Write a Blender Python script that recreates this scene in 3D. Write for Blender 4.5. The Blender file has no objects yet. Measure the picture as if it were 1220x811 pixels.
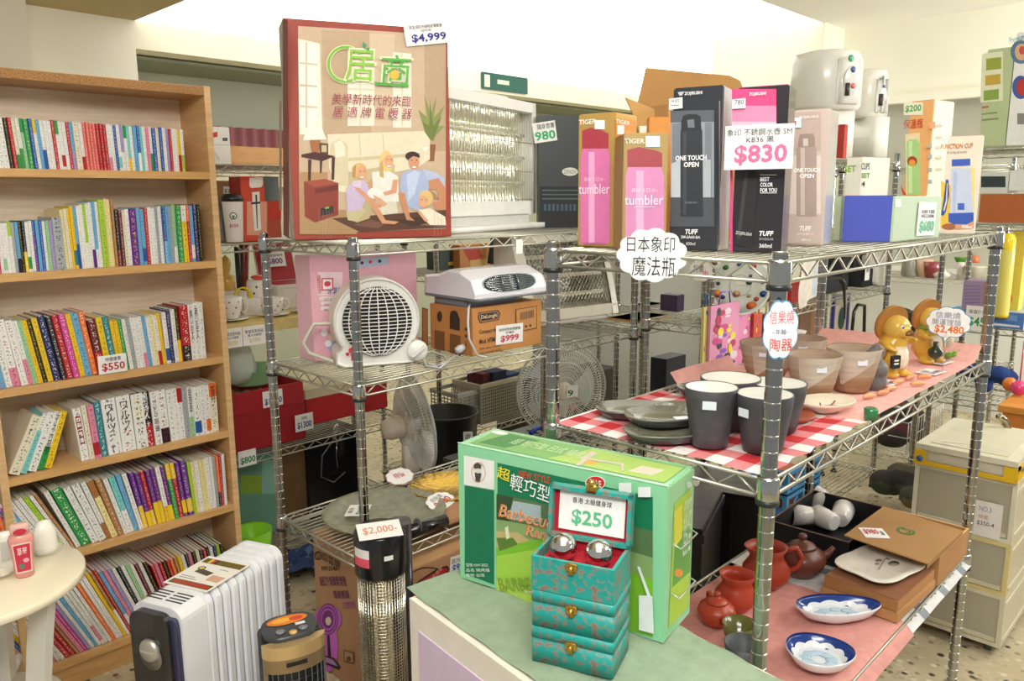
import bpy, bmesh, math, random
from mathutils import Vector, Matrix
random.seed(7)
R = math.radians
# ---------------------------------------------------------------- camera
# World axes: X runs along the long side of the wire racks, Y along their short side, Z up (metres, floor at 0).
FPX, TILT, ROLL, ANG, EYE = 942.0, R(10.25), R(-0.367), R(45.8), 1.45
sc = bpy.context.scene
C = sc.collection
cam = bpy.data.objects.new('camera', bpy.data.cameras.new('camera'))
C.objects.link(cam)
cam.data.sensor_width = 36
cam.data.lens = 36 * FPX / 1220
cam.data.clip_start = .02
fwd = Vector((math.sin(ANG) * math.cos(TILT), math.cos(ANG) * math.cos(TILT), -math.sin(TILT)))
rgt = Vector((math.cos(ANG), -math.sin(ANG), 0))
upv = rgt.cross(fwd)
cr, sr = math.cos(ROLL), math.sin(ROLL)
r2 = rgt * cr + upv * sr
u2 = upv * cr - rgt * sr
mc = Matrix((r2, u2, -fwd)).transposed().to_4x4()
mc.translation = (0, 0, EYE)
cam.matrix_world = mc
sc.camera = cam
# ---------------------------------------------------------------- light and exposure
sc.view_settings.view_transform = 'Standard'
sc.view_settings.look = 'None'
sc.view_settings.gamma = 1
sc.view_settings.use_curve_mapping = False
sc.view_settings.exposure = 0.32
sc.cycles.max_bounces = 8
sc.cycles.diffuse_bounces = 5
sc.cycles.sample_clamp_indirect = 6
w = bpy.data.worlds.new('world'); sc.world = w; w.use_nodes = True
w.node_tree.nodes['Background'].inputs[0].default_value = (1.0, .98, .95, 1)
w.node_tree.nodes['Background'].inputs[1].default_value = 0.27

def area(name, loc, target, size, power, col=(1, .985, .95), sy=None):
    l = bpy.data.lights.new(name, 'AREA'); l.energy = power; l.color = col
    l.shape = 'RECTANGLE'; l.size = size; l.size_y = sy or size
    o = bpy.data.objects.new(name, l); C.objects.link(o); o.location = loc
    o.rotation_euler = (Vector(target) - Vector(loc)).to_track_quat('-Z', 'Y').to_euler()
    return o
# added fill lamps out of view, no fixtures of the shop
area('fill_light_near', (-.3, -.3, 2.5), (1.3, 1.2, .5), 1.3, 46, sy=.6)
area('fill_light_right', (2.6, -1.0, 2.5), (2.2, 1.0, .4), 1.2, 20, sy=.5)
area('fill_light_far_right', (4.4, -1.1, 2.5), (5.2, 1.0, 1.9), 1.2, 30, sy=.5)  # added to brighten the right wall
area('fill_uplight_right', (4.6, -1.0, 1.5), (5.0, 1.9, 2.7), .8, 48)  # added uplight that lifts the ceiling and wall on the right
# added spot that brightens the opaque ceiling and bounces off it
fl = bpy.data.lights.new('ceiling_wash_spot', 'SPOT'); fl.energy = 300; fl.color = (1, .98, .93)
fl.spot_size = R(82); fl.spot_blend = .9; fl.shadow_soft_size = .05
flo = bpy.data.objects.new('ceiling_wash_spot', fl); C.objects.link(flo); flo.location = (.02, .02, 1.72)
flo.rotation_euler = (Vector((.85, .50, 2.95)) - Vector(flo.location)).to_track_quat('-Z', 'Y').to_euler()

# ---------------------------------------------------------------- placing: where the line of sight through a photo pixel meets a real plane
def ray(px, py):
    a, b = px - 610, py - 405.5
    a, b = a * cr + b * sr, -a * sr + b * cr
    return fwd + rgt * (a / FPX) - upv * (b / FPX)
def W(px, py, u=None, v=None, z=None):
    r = ray(px, py)
    k = u / r.x if u is not None else v / r.y if v is not None else (z - EYE) / r.z
    return Vector((0, 0, EYE)) + r * k
def height_at(px, py, p):
    """height of the point above p (x,y) seen at pixel row py"""
    r = ray(px, py); k = math.hypot(p[0], p[1]) / math.hypot(r.x, r.y)
    return EYE + r.z * k
# ---------------------------------------------------------------- colour
def lin(h):
    h = h.lstrip('#')
    if len(h) == 3: h = ''.join(c * 2 for c in h)
    o = []
    for i in (0, 2, 4):
        c = int(h[i:i + 2], 16) / 255
        o.append(c / 12.92 if c <= .04045 else ((c + .055) / 1.055) ** 2.4)
    return (*o, 1)
_M = {}
def mat(key):
    if key in _M: return _M[key]
    m = bpy.data.materials.new(key); m.use_nodes = True
    nt = m.node_tree; b = nt.nodes['Principled BSDF']; N = nt.nodes.new; L = nt.links.new
    at = N('ShaderNodeAttribute'); at.attribute_name = 'Col'
    src = at.outputs['Color']
    tc = N('ShaderNodeTexCoord')
    def noise(scale, detail=3, stretch=None, coord='Object'):
        n = N('ShaderNodeTexNoise'); n.inputs['Scale'].default_value = scale; n.inputs['Detail'].default_value = detail
        if stretch:
            mp = N('ShaderNodeMapping'); mp.inputs['Scale'].default_value = stretch
            L(tc.outputs[coord], mp.inputs[0]); L(mp.outputs[0], n.inputs[0])
        else: L(tc.outputs[coord], n.inputs[0])
        return n.outputs['Fac']
    def ramp(fac, stops):
        r = N('ShaderNodeValToRGB'); e = r.color_ramp.elements
        while len(e) < len(stops): e.new(.5)
        for q, (p, c) in zip(e, stops): q.position = p; q.color = c if len(c) == 4 else (*c, 1)
        L(fac, r.inputs[0]); return r.outputs[0]
    def mul(a, bb, fac=1, mode='MULTIPLY'):
        x = N('ShaderNodeMix'); x.data_type = 'RGBA'; x.blend_type = mode
        if isinstance(fac, (int, float)): x.inputs[0].default_value = fac
        else: L(fac, x.inputs[0])
        for i, s in ((6, a), (7, bb)):
            if isinstance(s, tuple): x.inputs[i].default_value = s
            else: L(s, x.inputs[i])
        return x.outputs[2]
    def bump(fac, strength, dist=.001):
        bp = N('ShaderNodeBump'); bp.inputs['Strength'].default_value = strength; bp.inputs['Distance'].default_value = dist
        L(fac, bp.inputs['Height']); L(bp.outputs[0], b.inputs['Normal'])
    rough, metal = .55, 0
    if key == 'matte': src = mul(src, ramp(noise(60), [(.3, (.93, .93, .93)), (.7, (1, 1, 1))]))
    elif key == 'gloss': rough = .22; b.inputs['Coat Weight'].default_value = .25
    elif key == 'plastic': rough = .35; src = mul(src, ramp(noise(25), [(.35, (.95, .95, .95)), (.65, (1, 1, 1))]))
    elif key == 'wood':
        src = mul(src, ramp(noise(6, 5, (1.5, 1.5, 14)), [(.3, (.86, .8, .72)), (.7, (1.05, 1.02, 1))])); rough = .45
    elif key == 'woodh':
        src = mul(src, ramp(noise(6, 5, (2, 14, 14)), [(.3, (.88, .82, .74)), (.7, (1.05, 1.02, 1))])); rough = .42
    elif key == 'chip':
        src = mul(src, ramp(noise(260, 4), [(.35, (.55, .45, .36)), (.6, (1.1, 1.05, 1))])); rough = .8
    elif key == 'card':
        src = mul(src, ramp(noise(8, 6, (1, 1, 1)), [(.3, (.9, .87, .84)), (.7, (1.03, 1.02, 1))])); rough = .8
        bump(noise(90), .15)
    elif key == 'chrome':
        metal = 1; rough = .11; src = mul(src, ramp(noise(30, 3), [(.3, (.8, .8, .8)), (.7, (1, 1, 1))]))
    elif key == 'wire': metal = .75; rough = .3
    elif key == 'brushed': metal = .7; rough = .38
    elif key == 'foil':
        metal = .85; rough = .3
        v = N('ShaderNodeTexVoronoi'); v.inputs['Scale'].default_value = 70; L(tc.outputs['Object'], v.inputs[0]); bump(v.outputs['Distance'], .6, .0022)
    elif key == 'gold':
        metal = .9; rough = .25; bump(noise(55, 2), .8, .004)
    elif key == 'ceramic': rough = .18; src = mul(src, ramp(noise(40), [(.35, (.94, .94, .94)), (.65, (1, 1, 1))])); b.inputs['Coat Weight'].default_value = .3
    elif key == 'stone':
        src = mul(src, ramp(noise(38, 6), [(.3, (.72, .72, .7)), (.7, (1.12, 1.12, 1.1))])); rough = .5; bump(noise(120), .3)
    elif key == 'earthen':
        src = mul(src, ramp(noise(10, 6, (1, 1, 9)), [(.3, (.82, .79, .75)), (.7, (1.08, 1.07, 1.05))])); rough = .6; bump(noise(30, 3, (1, 1, 14)), .35, .002)
    elif key == 'clay': rough = .33; bump(noise(150), .2)
    elif key == 'cloth':
        src = mul(src, ramp(noise(45, 4), [(.3, (.88, .88, .88)), (.7, (1.05, 1.05, 1.05))])); rough = .9
        wv = N('ShaderNodeTexWave'); wv.inputs['Scale'].default_value = 110; wv.inputs['Distortion'].default_value = 2; L(tc.outputs['Object'], wv.inputs[0])
        bump(wv.outputs['Fac'], .35, .0015)
    elif key == 'brocade':
        f = noise(85, 5); src = mul(ramp(f, [(.50, lin('#1f9c93')), (.57, lin('#7d8a7c')), (.66, lin('#8b6a62'))]), (1, 1, 1, 1)); rough = .42
        bump(f, .4)
    elif key == 'floor':
        base = ramp(noise(5, 4), [(.3, lin('#b3a584')), (.7, lin('#c9bd9d'))])
        v = N('ShaderNodeTexVoronoi'); v.inputs['Scale'].default_value = 42; v.inputs['Randomness'].default_value = 1; L(tc.outputs['Object'], v.inputs[0])
        sep = N('ShaderNodeSeparateColor'); L(v.outputs['Color'], sep.inputs[0])
        chips = ramp(sep.outputs[0], [(.0, lin('#8f7c5c')), (.35, lin('#d8cfb4')), (.6, lin('#9c8f76')), (.8, lin('#cdbfa0')), (.93, lin('#453f3a'))])
        chips_n = ramp(v.outputs['Distance'], [(.30, (1, 1, 1)), (.5, (0, 0, 0))])
        src = mul(base, chips, chips_n, 'MIX')
        v2 = N('ShaderNodeTexVoronoi'); v2.inputs['Scale'].default_value = 17; L(tc.outputs['Object'], v2.inputs[0])
        s2 = N('ShaderNodeSeparateColor'); L(v2.outputs['Color'], s2.inputs[0])
        pick = ramp(s2.outputs[1], [(.62, (0, 0, 0)), (.66, (1, 1, 1))])
        near = ramp(v2.outputs['Distance'], [(.14, (1, 1, 1)), (.24, (0, 0, 0))])
        src = mul(src, lin('#3b3631'), mul(pick, near), 'MIX'); rough = .4
    elif key == 'wall':
        src = mul(src, ramp(noise(3, 4), [(.3, (.96, .96, .95)), (.7, (1, 1, 1))])); rough = .8
    elif key == 'ceiling':
        src = mul(src, ramp(noise(2, 3), [(.3, (.95, .95, .94)), (.7, (1, 1, 1))])); rough = .95; bump(noise(130, 2), .6, .006)
    elif key == 'glass':
        b.inputs['Transmission Weight'].default_value = 1; rough = .05; b.inputs['IOR'].default_value = 1.3
    elif key == 'frosted':
        b.inputs['Transmission Weight'].default_value = .35; rough = .45; b.inputs['IOR'].default_value = 1.2
    elif key == 'film':
        b.inputs['Alpha'].default_value = .22; rough = .08
    elif key == 'lit':
        b.inputs['Emission Color'].default_value = (1, .985, .945, 1); b.inputs['Emission Strength'].default_value = 1.35
    elif key == 'book':
        # spine printing: attribute Ink over Col where the glyph pattern of the UV strip says so
        ik = N('ShaderNodeAttribute'); ik.attribute_name = 'Ink'
        uv = N('ShaderNodeUVMap'); sp = N('ShaderNodeSeparateXYZ'); L(uv.outputs[0], sp.inputs[0])
        n = N('ShaderNodeTexNoise'); n.inputs['Scale'].default_value = 4.2; n.inputs['Detail'].default_value = 1.5; L(uv.outputs[0], n.inputs[0])
        g = ramp(n.outputs['Fac'], [(.54, (0, 0, 0)), (.58, (.85, .85, .85))])
        def win(sock, lo, hi):
            a = N('ShaderNodeMath'); a.operation = 'GREATER_THAN'; L(sock, a.inputs[0]); a.inputs[1].default_value = lo
            c = N('ShaderNodeMath'); c.operation = 'LESS_THAN'; L(sock, c.inputs[0]); c.inputs[1].default_value = hi
            d = N('ShaderNodeMath'); d.operation = 'MULTIPLY'; L(a.outputs[0], d.inputs[0]); L(c.outputs[0], d.inputs[1]); return d.outputs[0]
        fr = N('ShaderNodeMath'); fr.operation = 'FRACT'; L(sp.outputs[1], fr.inputs[0])
        m1 = win(sp.outputs[0], .2, .8); m2 = win(fr.outputs[0], .06, .86)
        mm = N('ShaderNodeMath'); mm.operation = 'MULTIPLY'; L(m1, mm.inputs[0]); L(m2, mm.inputs[1])
        m3 = N('ShaderNodeMath'); m3.operation = 'MULTIPLY'; L(mm.outputs[0], m3.inputs[0]); L(g, m3.inputs[1])
        src = mul(src, ik.outputs['Color'], m3.outputs[0], 'MIX'); rough = .3
    L(src, b.inputs['Base Color']); b.inputs['Roughness'].default_value = rough; b.inputs['Metallic'].default_value = metal
    _M[key] = m; return m
# ---------------------------------------------------------------- mesh building
class MB:
    def __init__(s, mat='matte'): s.v = []; s.f = []; s.c = []; s.m = []; s.sm = []; s.d = mat; s.k = []
    def add(s, vs, fs, col='#fff', mt=None, smooth=False):
        o = len(s.v); s.v += [tuple(p) for p in vs]; mt = mt or s.d
        if mt not in s.k: s.k.append(mt)
        mi = s.k.index(mt); c = lin(col) if isinstance(col, str) else col
        for f in fs: s.f.append([i + o for i in f]); s.c.append(c); s.m.append(mi); s.sm.append(smooth)
        return s
    def box(s, x0, y0, z0, x1, y1, z1, col='#fff', mt=None, cols=None):
        vs = [(x0,y0,z0),(x1,y0,z0),(x1,y1,z0),(x0,y1,z0),(x0,y0,z1),(x1,y0,z1),(x1,y1,z1),(x0,y1,z1)]
        fs = dict(front=(0,1,5,4), right=(1,2,6,5), back=(2,3,7,6), left=(3,0,4,7), top=(4,5,6,7), bottom=(3,2,1,0))
        for n, f in fs.items(): s.add([vs[i] for i in f], [(0,1,2,3)], (cols or {}).get(n, col), mt)
        return s
    def rbox(s, x0, y0, z0, x1, y1, z1, r, col='#fff', mt=None, seg=3, axis='z', smooth=True):
        """box with the four edges along an axis rounded"""
        A, B = {'z': (0, 1), 'y': (0, 2), 'x': (1, 2)}[axis]
        lo, hi = (x0, y0, z0), (x1, y1, z1); ax = {'z': 2, 'y': 1, 'x': 0}[axis]
        pts = []
        for cx, cy, a0 in ((hi[A]-r, hi[B]-r, 0), (lo[A]+r, hi[B]-r, 90), (lo[A]+r, lo[B]+r, 180), (hi[A]-r, lo[B]+r, 270)):
            for i in range(seg + 1):
                a = R(a0 + 90 * i / seg); pts.append((cx + r * math.cos(a), cy + r * math.sin(a)))
        return s.prism(pts, lo[ax], hi[ax], col, mt, A, B, ax, smooth)
    def prism(s, pts, z0, z1, col='#fff', mt=None, A=0, B=1, ax=2, smooth=False):
        n = len(pts); vs = []
        for z in (z0, z1):
            for p in pts:
                q = [0, 0, 0]; q[A] = p[0]; q[B] = p[1]; q[ax] = z; vs.append(tuple(q))
        s.add(vs, [(i, (i+1) % n, n + (i+1) % n, n + i) for i in range(n)], col, mt, smooth)
        o = len(s.v) - 2 * n
        for f in (list(range(n))[::-1], list(range(n, 2*n))):
            s.f.append([i + o for i in f]); s.c.append(s.c[-1]); s.m.append(s.m[-1]); s.sm.append(False)
        return s
    def lathe(s, prof, n=24, col='#fff', mt=None, c=(0, 0, 0), smooth=True, sx=1, sy=1, cols=None, wob=None, cap=True):
        vs = []
        for r, z in prof:
            for i in range(n):
                a = 2 * math.pi * i / n; k = 1 + (wob(a, z) if wob else 0)
                vs.append((c[0] + r * k * math.cos(a) * sx, c[1] + r * k * math.sin(a) * sy, c[2] + z))
        for j in range(len(prof) - 1):
            fs = [(j*n+i, j*n+(i+1) % n, (j+1)*n+(i+1) % n, (j+1)*n+i) for i in range(n)]
            if j == 0: o = len(s.v); s.add(vs, fs, cols[j] if cols else col, mt, smooth)
            else:
                c4 = cols[j] if cols else col; c4 = lin(c4) if isinstance(c4, str) else c4
                for f in fs: s.f.append([q + o for q in f]); s.c.append(c4); s.m.append(s.m[-1]); s.sm.append(smooth)
        for j, rev in ((0, True), (len(prof) - 1, False)):
            if prof[j][0] > 1.5e-4 and cap != 'none' and (cap or j == 0):
                f = [o + j*n + i for i in range(n)]; s.f.append(f[::-1] if rev else f); s.c.append(s.c[-1] if j else s.c[-1]); s.m.append(s.m[-1]); s.sm.append(False)
        return s
    def tube(s, pts, r, n=6, col='#fff', mt=None, closed=False, rs=None):
        P = [Vector(p) for p in pts]; m = len(P); vs = []; ref = None
        for i in range(m):
            a = P[(i-1) % m] if (closed or i) else P[0]; b = P[(i+1) % m] if (closed or i < m-1) else P[-1]
            t = (b - a).normalized()
            if ref is None: ref = t.orthogonal().normalized()
            ref = (ref - t * ref.dot(t)); ref = ref.normalized() if ref.length > 1e-6 else t.orthogonal().normalized()
            q = t.cross(ref); rr = rs[i] if rs else r
            for k in range(n):
                an = 2 * math.pi * k / n; vs.append(P[i] + (ref * math.cos(an) + q * math.sin(an)) * rr)
        fs = []
        for i in range(m if closed else m - 1):
            j = (i + 1) % m
            fs += [(i*n+k, i*n+(k+1) % n, j*n+(k+1) % n, j*n+k) for k in range(n)]
        if not closed: fs += [tuple(range(n))[::-1], tuple((m-1)*n + k for k in range(n))]
        return s.add(vs, fs, col, mt, True)
    def cyl(s, p0, p1, r, n=12, col='#fff', mt=None): return s.tube([p0, p1], r, n, col, mt)
    def sphere(s, c, r, n=12, col='#fff', mt=None, sx=1, sy=1, sz=1):
        m = max(4, n // 2); pr = [(max(1e-6, r * math.sin(math.pi * j / m)), -r * math.cos(math.pi * j / m) * sz) for j in range(m + 1)]
        return s.lathe(pr, n, col, mt, c, True, sx, sy)
    def poly(s, pts, col='#fff', mt=None): return s.add(pts, [tuple(range(len(pts)))], col, mt)
    def grid(s, fn, nu, nv, col='#fff', mt=None, smooth=True, cfn=None, thick=0):
        vs = [fn(i / nu, j / nv) for j in range(nv + 1) for i in range(nu + 1)]
        o = len(s.v); s.add(vs, [], col, mt); mi = s.k.index(mt or s.d)
        for j in range(nv):
            for i in range(nu):
                a = j*(nu+1)+i; s.f.append([o+a, o+a+1, o+a+nu+2, o+a+nu+1])
                cc = cfn(i, j) if cfn else col; s.c.append(lin(cc) if isinstance(cc, str) else cc); s.m.append(mi); s.sm.append(smooth)
        return s
    def mesh(s, name):
        me = bpy.data.meshes.new(name); me.from_pydata(s.v, [], s.f)
        for k in s.k: me.materials.append(mat(k))
        a = me.attributes.new('Col', 'FLOAT_COLOR', 'FACE')
        a.data.foreach_set('color', [x for c in s.c for x in c])
        me.polygons.foreach_set('material_index', s.m); me.polygons.foreach_set('use_smooth', s.sm)
        me.update(); return me
    def build(s, name, parent=None, M=None, rel=True, **kw):
        return link(name, s.mesh(name), parent, M, rel, **kw)
WM = {}
def T3(x, y=0, z=0, rz=0): return Matrix.Translation((x, y, z)) @ Matrix.Rotation(rz, 4, 'Z')
def link(name, data, parent=None, M=None, rel=True, label=None, cat=None, group=None, kind=None):
    """M is relative to the parent when rel, else a world matrix"""
    o = bpy.data.objects.new(name, data); C.objects.link(o); M = M or Matrix()
    if parent is not None:
        o.parent = parent
        L_ = M if rel else WM[parent.name].inverted() @ M
        o.matrix_basis = L_; WM[o.name] = WM[parent.name] @ L_
    else: o.matrix_basis = M; WM[o.name] = M.copy()
    return tag(o, label, cat, group, kind)
def tag(o, label=None, cat=None, group=None, kind=None):
    if label: o['label'] = label
    if cat: o['category'] = cat
    if group: o['group'] = group
    if kind: o['kind'] = kind
    return o
def thing(name, label, cat, M=None, group=None): return link(name, None, None, M, label=label, cat=cat, group=group)
def copy_tree(o, M, label=None, parent=None):
    c = o.copy(); C.objects.link(c); c.parent = parent
    if parent is None: c.matrix_basis = M; WM[c.name] = M.copy()
    else: WM[c.name] = WM[parent.name] @ c.matrix_basis
    if label: c['label'] = label
    for ch in list(o.children): copy_tree(ch, None, None, c)
    return c
# ---------------------------------------------------------------- flat faces that carry printing
class Face:
    def __init__(s, O, ex, ez, thing_=None, w=1, h=1):
        s.O = Vector(O); s.x = Vector(ex).normalized(); s.z = Vector(ez).normalized(); s.n = s.x.cross(s.z); s.t = thing_; s.w = w; s.h = h; s.k = 0
        s.M = Matrix((s.x, s.z, s.n)).transposed().to_4x4(); s.M.translation = s.O
    def P(s, px, py):
        r = ray(px, py); e = Vector((0, 0, EYE)); k = (s.O - e).dot(s.n) / r.dot(s.n); q = e + r * k - s.O
        return q.dot(s.x), q.dot(s.z)
    def up(s): s.k += 1; return .0006 + s.k * .00025
    def art(s, name, items, mt='matte', parent=None, local=False, label=None):
        """items: (colour, [(px,py)...]) polygons or (colour, cx, cy, rx, ry) ellipses, in photo pixels or local metres"""
        mb = MB(mt); z = s.up(); k = 0; f = (lambda a, b: (a, b)) if local else s.P
        for it in items:
            if len(it) == 2: pts = [f(*p) for p in it[1]]
            else:
                _, cx, cy, rx, ry = it
                pts = [f(cx + rx * math.cos(t * math.pi / 10), cy + ry * math.sin(t * math.pi / 10)) for t in range(20)]
            ar = sum(pts[i-1][0] * pts[i][1] - pts[i][0] * pts[i-1][1] for i in range(len(pts)))
            if ar < 0: pts = pts[::-1]
            mb.add([(a, b, z + k * .00004) for a, b in pts], [tuple(range(len(pts)))], it[0]); k += 1
        s.k += int(k * .00004 / .00025) + 1
        return mb.build(name, parent or s.t, s.M, rel=False, label=label)
    def text(s, txt, px0, py0, px1, py1, col='#222', name='lettering', parent=None, bold=.0, local=False, rot=0, mt='matte', shear=0, fit=True):
        if local: (a0, b0, a1, b1) = (px0, py0, px1, py1); ca, cb, w_, h_ = (a0+a1)/2, (b0+b1)/2, abs(a1-a0), abs(b1-b0)
        else:
            cx, cy = (px0+px1)/2, (py0+py1)/2; ca, cb = s.P(cx, cy)
            l, r = s.P(px0, cy), s.P(px1, cy); w_ = math.hypot(r[0]-l[0], r[1]-l[1]); t, b = s.P(cx, py0), s.P(cx, py1); h_ = math.hypot(t[0]-b[0], t[1]-b[1])
            if rot == 0: rot = math.atan2(r[1]-l[1], r[0]-l[0]) if abs(r[1]-l[1]) > .25 * abs(r[0]-l[0]) else 0
        me, bb = glyphs(txt, bold, shear); me = me.copy()
        sx = w_ / max(1e-6, bb[2]-bb[0]); sy = h_ / max(1e-6, bb[3]-bb[1]); mx, my = (bb[0]+bb[2])/2, (bb[1]+bb[3])/2
        if not fit: sx = sy = min(sx, sy)
        ma = mat(mt); me.materials.clear(); me.materials.append(ma)
        at = me.attributes.new('Col', 'FLOAT_COLOR', 'FACE'); at.data.foreach_set('color', list(lin(col)) * len(me.polygons))
        L_ = Matrix.Translation((ca, cb, s.up())) @ Matrix.Rotation(rot, 4, 'Z') @ Matrix.Diagonal((sx, sy, 1, 1)) @ Matrix.Translation((-mx, -my, 0))
        me.transform(L_)
        return link(name, me, parent or s.t, s.M, rel=False)
    def rect(s, px0, py0, px1, py1, col, name='printed_panel', **k): return s.art(name, [(col, [(px0, py1), (px1, py1), (px1, py0), (px0, py0)])], **k)
_G = {}
def glyphs(txt, bold, shear):
    bold = max(-.02, min(bold * .3, .008)) if any(ord(ch) > 0x2E80 for ch in txt) else min(bold * .7, .024)
    key = (txt, bold, shear)
    if key in _G: return _G[key]
    cu = bpy.data.curves.new('t', 'FONT'); cu.body = txt; cu.resolution_u = 2; cu.offset = bold; cu.shear = shear; cu.size = 1; cu.space_line = .9
    ob = bpy.data.objects.new('t', cu); C.objects.link(ob)
    dg = bpy.context.evaluated_depsgraph_get()
    me = bpy.data.meshes.new_from_object(ob.evaluated_get(dg)); bpy.data.objects.remove(ob)
    xs = [v.co.x for v in me.vertices] or [0, 1]; ys = [v.co.y for v in me.vertices] or [0, 1]
    _G[key] = (me, (min(xs), min(ys), max(xs), max(ys))); return _G[key]
def remeshed(mb, voxel, smooth=6):
    """weld overlapping shapes into one continuous skin, keeping nothing of the inside"""
    me = mb.mesh('t'); ob = bpy.data.objects.new('t', me); C.objects.link(ob)
    m = ob.modifiers.new('r', 'REMESH'); m.mode = 'VOXEL'; m.voxel_size = voxel; m.use_smooth_shade = True
    m = ob.modifiers.new('s', 'SMOOTH'); m.iterations = smooth; m.factor = .6
    dg = bpy.context.evaluated_depsgraph_get(); out = bpy.data.meshes.new_from_object(ob.evaluated_get(dg)); bpy.data.objects.remove(ob)
    return out
def colour_mesh(me, mt, fn):
    me.materials.clear(); me.materials.append(mat(mt))
    if 'Col' in me.attributes: me.attributes.remove(me.attributes['Col'])
    a = me.attributes.new('Col', 'FLOAT_COLOR', 'FACE')
    a.data.foreach_set('color', [x for p in me.polygons for x in lin(fn(p.center, p.normal))])
    me.polygons.foreach_set('use_smooth', [True] * len(me.polygons)); return me

class Carton: pass
def facing_pair(px0, px1, p, yaw=0):
    """feet of a front edge that starts at p (on pixel column px0), faces the reader (turned by yaw) and ends at column px1"""
    d = Vector((p[0], p[1], 0)).normalized(); ex = Matrix.Rotation(yaw, 3, 'Z') @ Vector((d.y, -d.x, 0)); lo, hi = 0, 1.0
    for _ in range(40):
        m = (lo + hi) / 2; q = Vector((p[0], p[1], 1.4 - EYE)) + ex * m
        if q.dot(r2) / q.dot(fwd) * FPX + 610 < px1: lo = m
        else: hi = m
    return Vector((p[0], p[1], 0)), Vector((p[0], p[1], 0)) + ex * lo
def carton(name, label, cat, p0, p1, ytop, Z, depth, cols, group=None, mt='matte', px=None, flaps=True, h=None, edge=None):
    """upright box standing on height Z; p0, p1 = left and right foot of its front face (pixel pair with Z, or world xy via Vector)"""
    A = p0 if isinstance(p0, Vector) else W(*p0, z=Z); B = p1 if isinstance(p1, Vector) else W(*p1, z=Z)
    A = Vector((A.x, A.y, Z)); B = Vector((B.x, B.y, Z))
    ex = (B - A); w_ = ex.length; ex.normalize(); ey = Vector((-ex.y, ex.x, 0))
    if h is None: h = height_at(px if px is not None else (p0[0] if not isinstance(p0, Vector) else 610), ytop, A) - Z
    M = Matrix((ex, ey, Vector((0, 0, 1)))).transposed().to_4x4(); M.translation = A
    if isinstance(cols, str): cols = {k: cols for k in ('front', 'right', 'left', 'top', 'back', 'bottom')}
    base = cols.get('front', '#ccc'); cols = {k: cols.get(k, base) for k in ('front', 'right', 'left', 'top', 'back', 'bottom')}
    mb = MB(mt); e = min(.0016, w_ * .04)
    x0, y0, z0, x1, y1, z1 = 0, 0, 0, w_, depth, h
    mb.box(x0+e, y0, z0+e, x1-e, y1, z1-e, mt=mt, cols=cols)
    mb.box(x0, y0+e, z0+e, x1, y1-e, z1-e, mt=mt, cols=cols)
    mb.box(x0+e, y0+e, z0, x1-e, y1-e, z1, mt=mt, cols=cols)
    root = mb.build(name, None, M, label=label, cat=cat, group=group)
    if flaps:
        f = MB(mt); tc = cols['top']
        f.box(e*2, e, h, w_ - e*2, depth * .5 - .0008, h + .0009, tc); f.box(e*2, depth * .5 + .0008, h, w_ - e*2, depth - e, h + .0009, tc)
        f.build('lid_flap', root)
    c = Carton(); c.root = root; c.w, c.h, c.d = w_, h, depth; U = Vector((0, 0, 1))
    c.front = Face(A, ex, U, root, w_, h); c.right = Face(B, ey, U, root, depth, h)
    c.left = Face(A + ey * depth, -ey, U, root, depth, h); c.top = Face(A + U * (h + .001), ex, ey, root, w_, depth)
    c.A, c.B, c.ex, c.ey = A, B, ex, ey
    return c
def card(name, label, M, w_, h, lines, back='#f4f4f0', group=None, parent=None, thick=.0008, border=None, cat='price tag'):
    """a paper card; M = frame with x right, y up, z towards the reader, origin at its lower left corner"""
    mb = MB('matte'); mb.box(0, 0, -thick, w_, h, 0, back)
    if parent is None: o = mb.build(name, None, M, label=label, cat=cat, group=group)
    else: o = mb.build(name, parent, M, rel=False, label=label)
    f = Face(M.translation, M.col[0].to_3d(), M.col[1].to_3d(), o, w_, h); f.k = -1
    for t, x0, y0, x1, y1, c, b in lines: f.text(t, x0*w_, y0*h, x1*w_, y1*h, c, local=True, bold=b)
    return o, f
def frame(O, ex, ey):
    ex = Vector(ex).normalized(); ey = Vector(ey); ey = (ey - ex * ex.dot(ey)).normalized(); n = ex.cross(ey)
    m = Matrix((ex, ey, n)).transposed().to_4x4(); m.translation = Vector(O); return m
def card_px(name, label, fc, corners, lines, off=.002, parent='x', **k):
    """card stuck on a Face; corners = pixel of lower left, lower right, upper left"""
    a, b, c = (Vector((*fc.P(*p), 0)) for p in corners)
    tow = lambda q: fc.O + fc.x * q.x + fc.z * q.y + fc.n * off
    A, B, D = tow(a), tow(b), tow(c)
    return card(name, label, frame(A, B - A, D - A), (B-A).length, (D-A).length, lines, parent=fc.t if parent == 'x' else parent, **k)
# ================================================================ the room
def struct(name, mb, M=None): return mb.build(name, None, M, kind='structure')
struct('floor', MB('floor').box(-1.5, -1.8, -.05, 9.4, 6.4, 0, '#c9bd9d'))
struct('ceiling', MB('ceiling').box(-1.5, -1.8, 2.6, 6.4, 2.42, 2.65, '#fbf9f0').box(-1.5, 2.42, 2.6, 2.20, 6.4, 2.65, '#bfab82'))  # tan stretch: the shade on this ceiling is put into its colour
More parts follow.
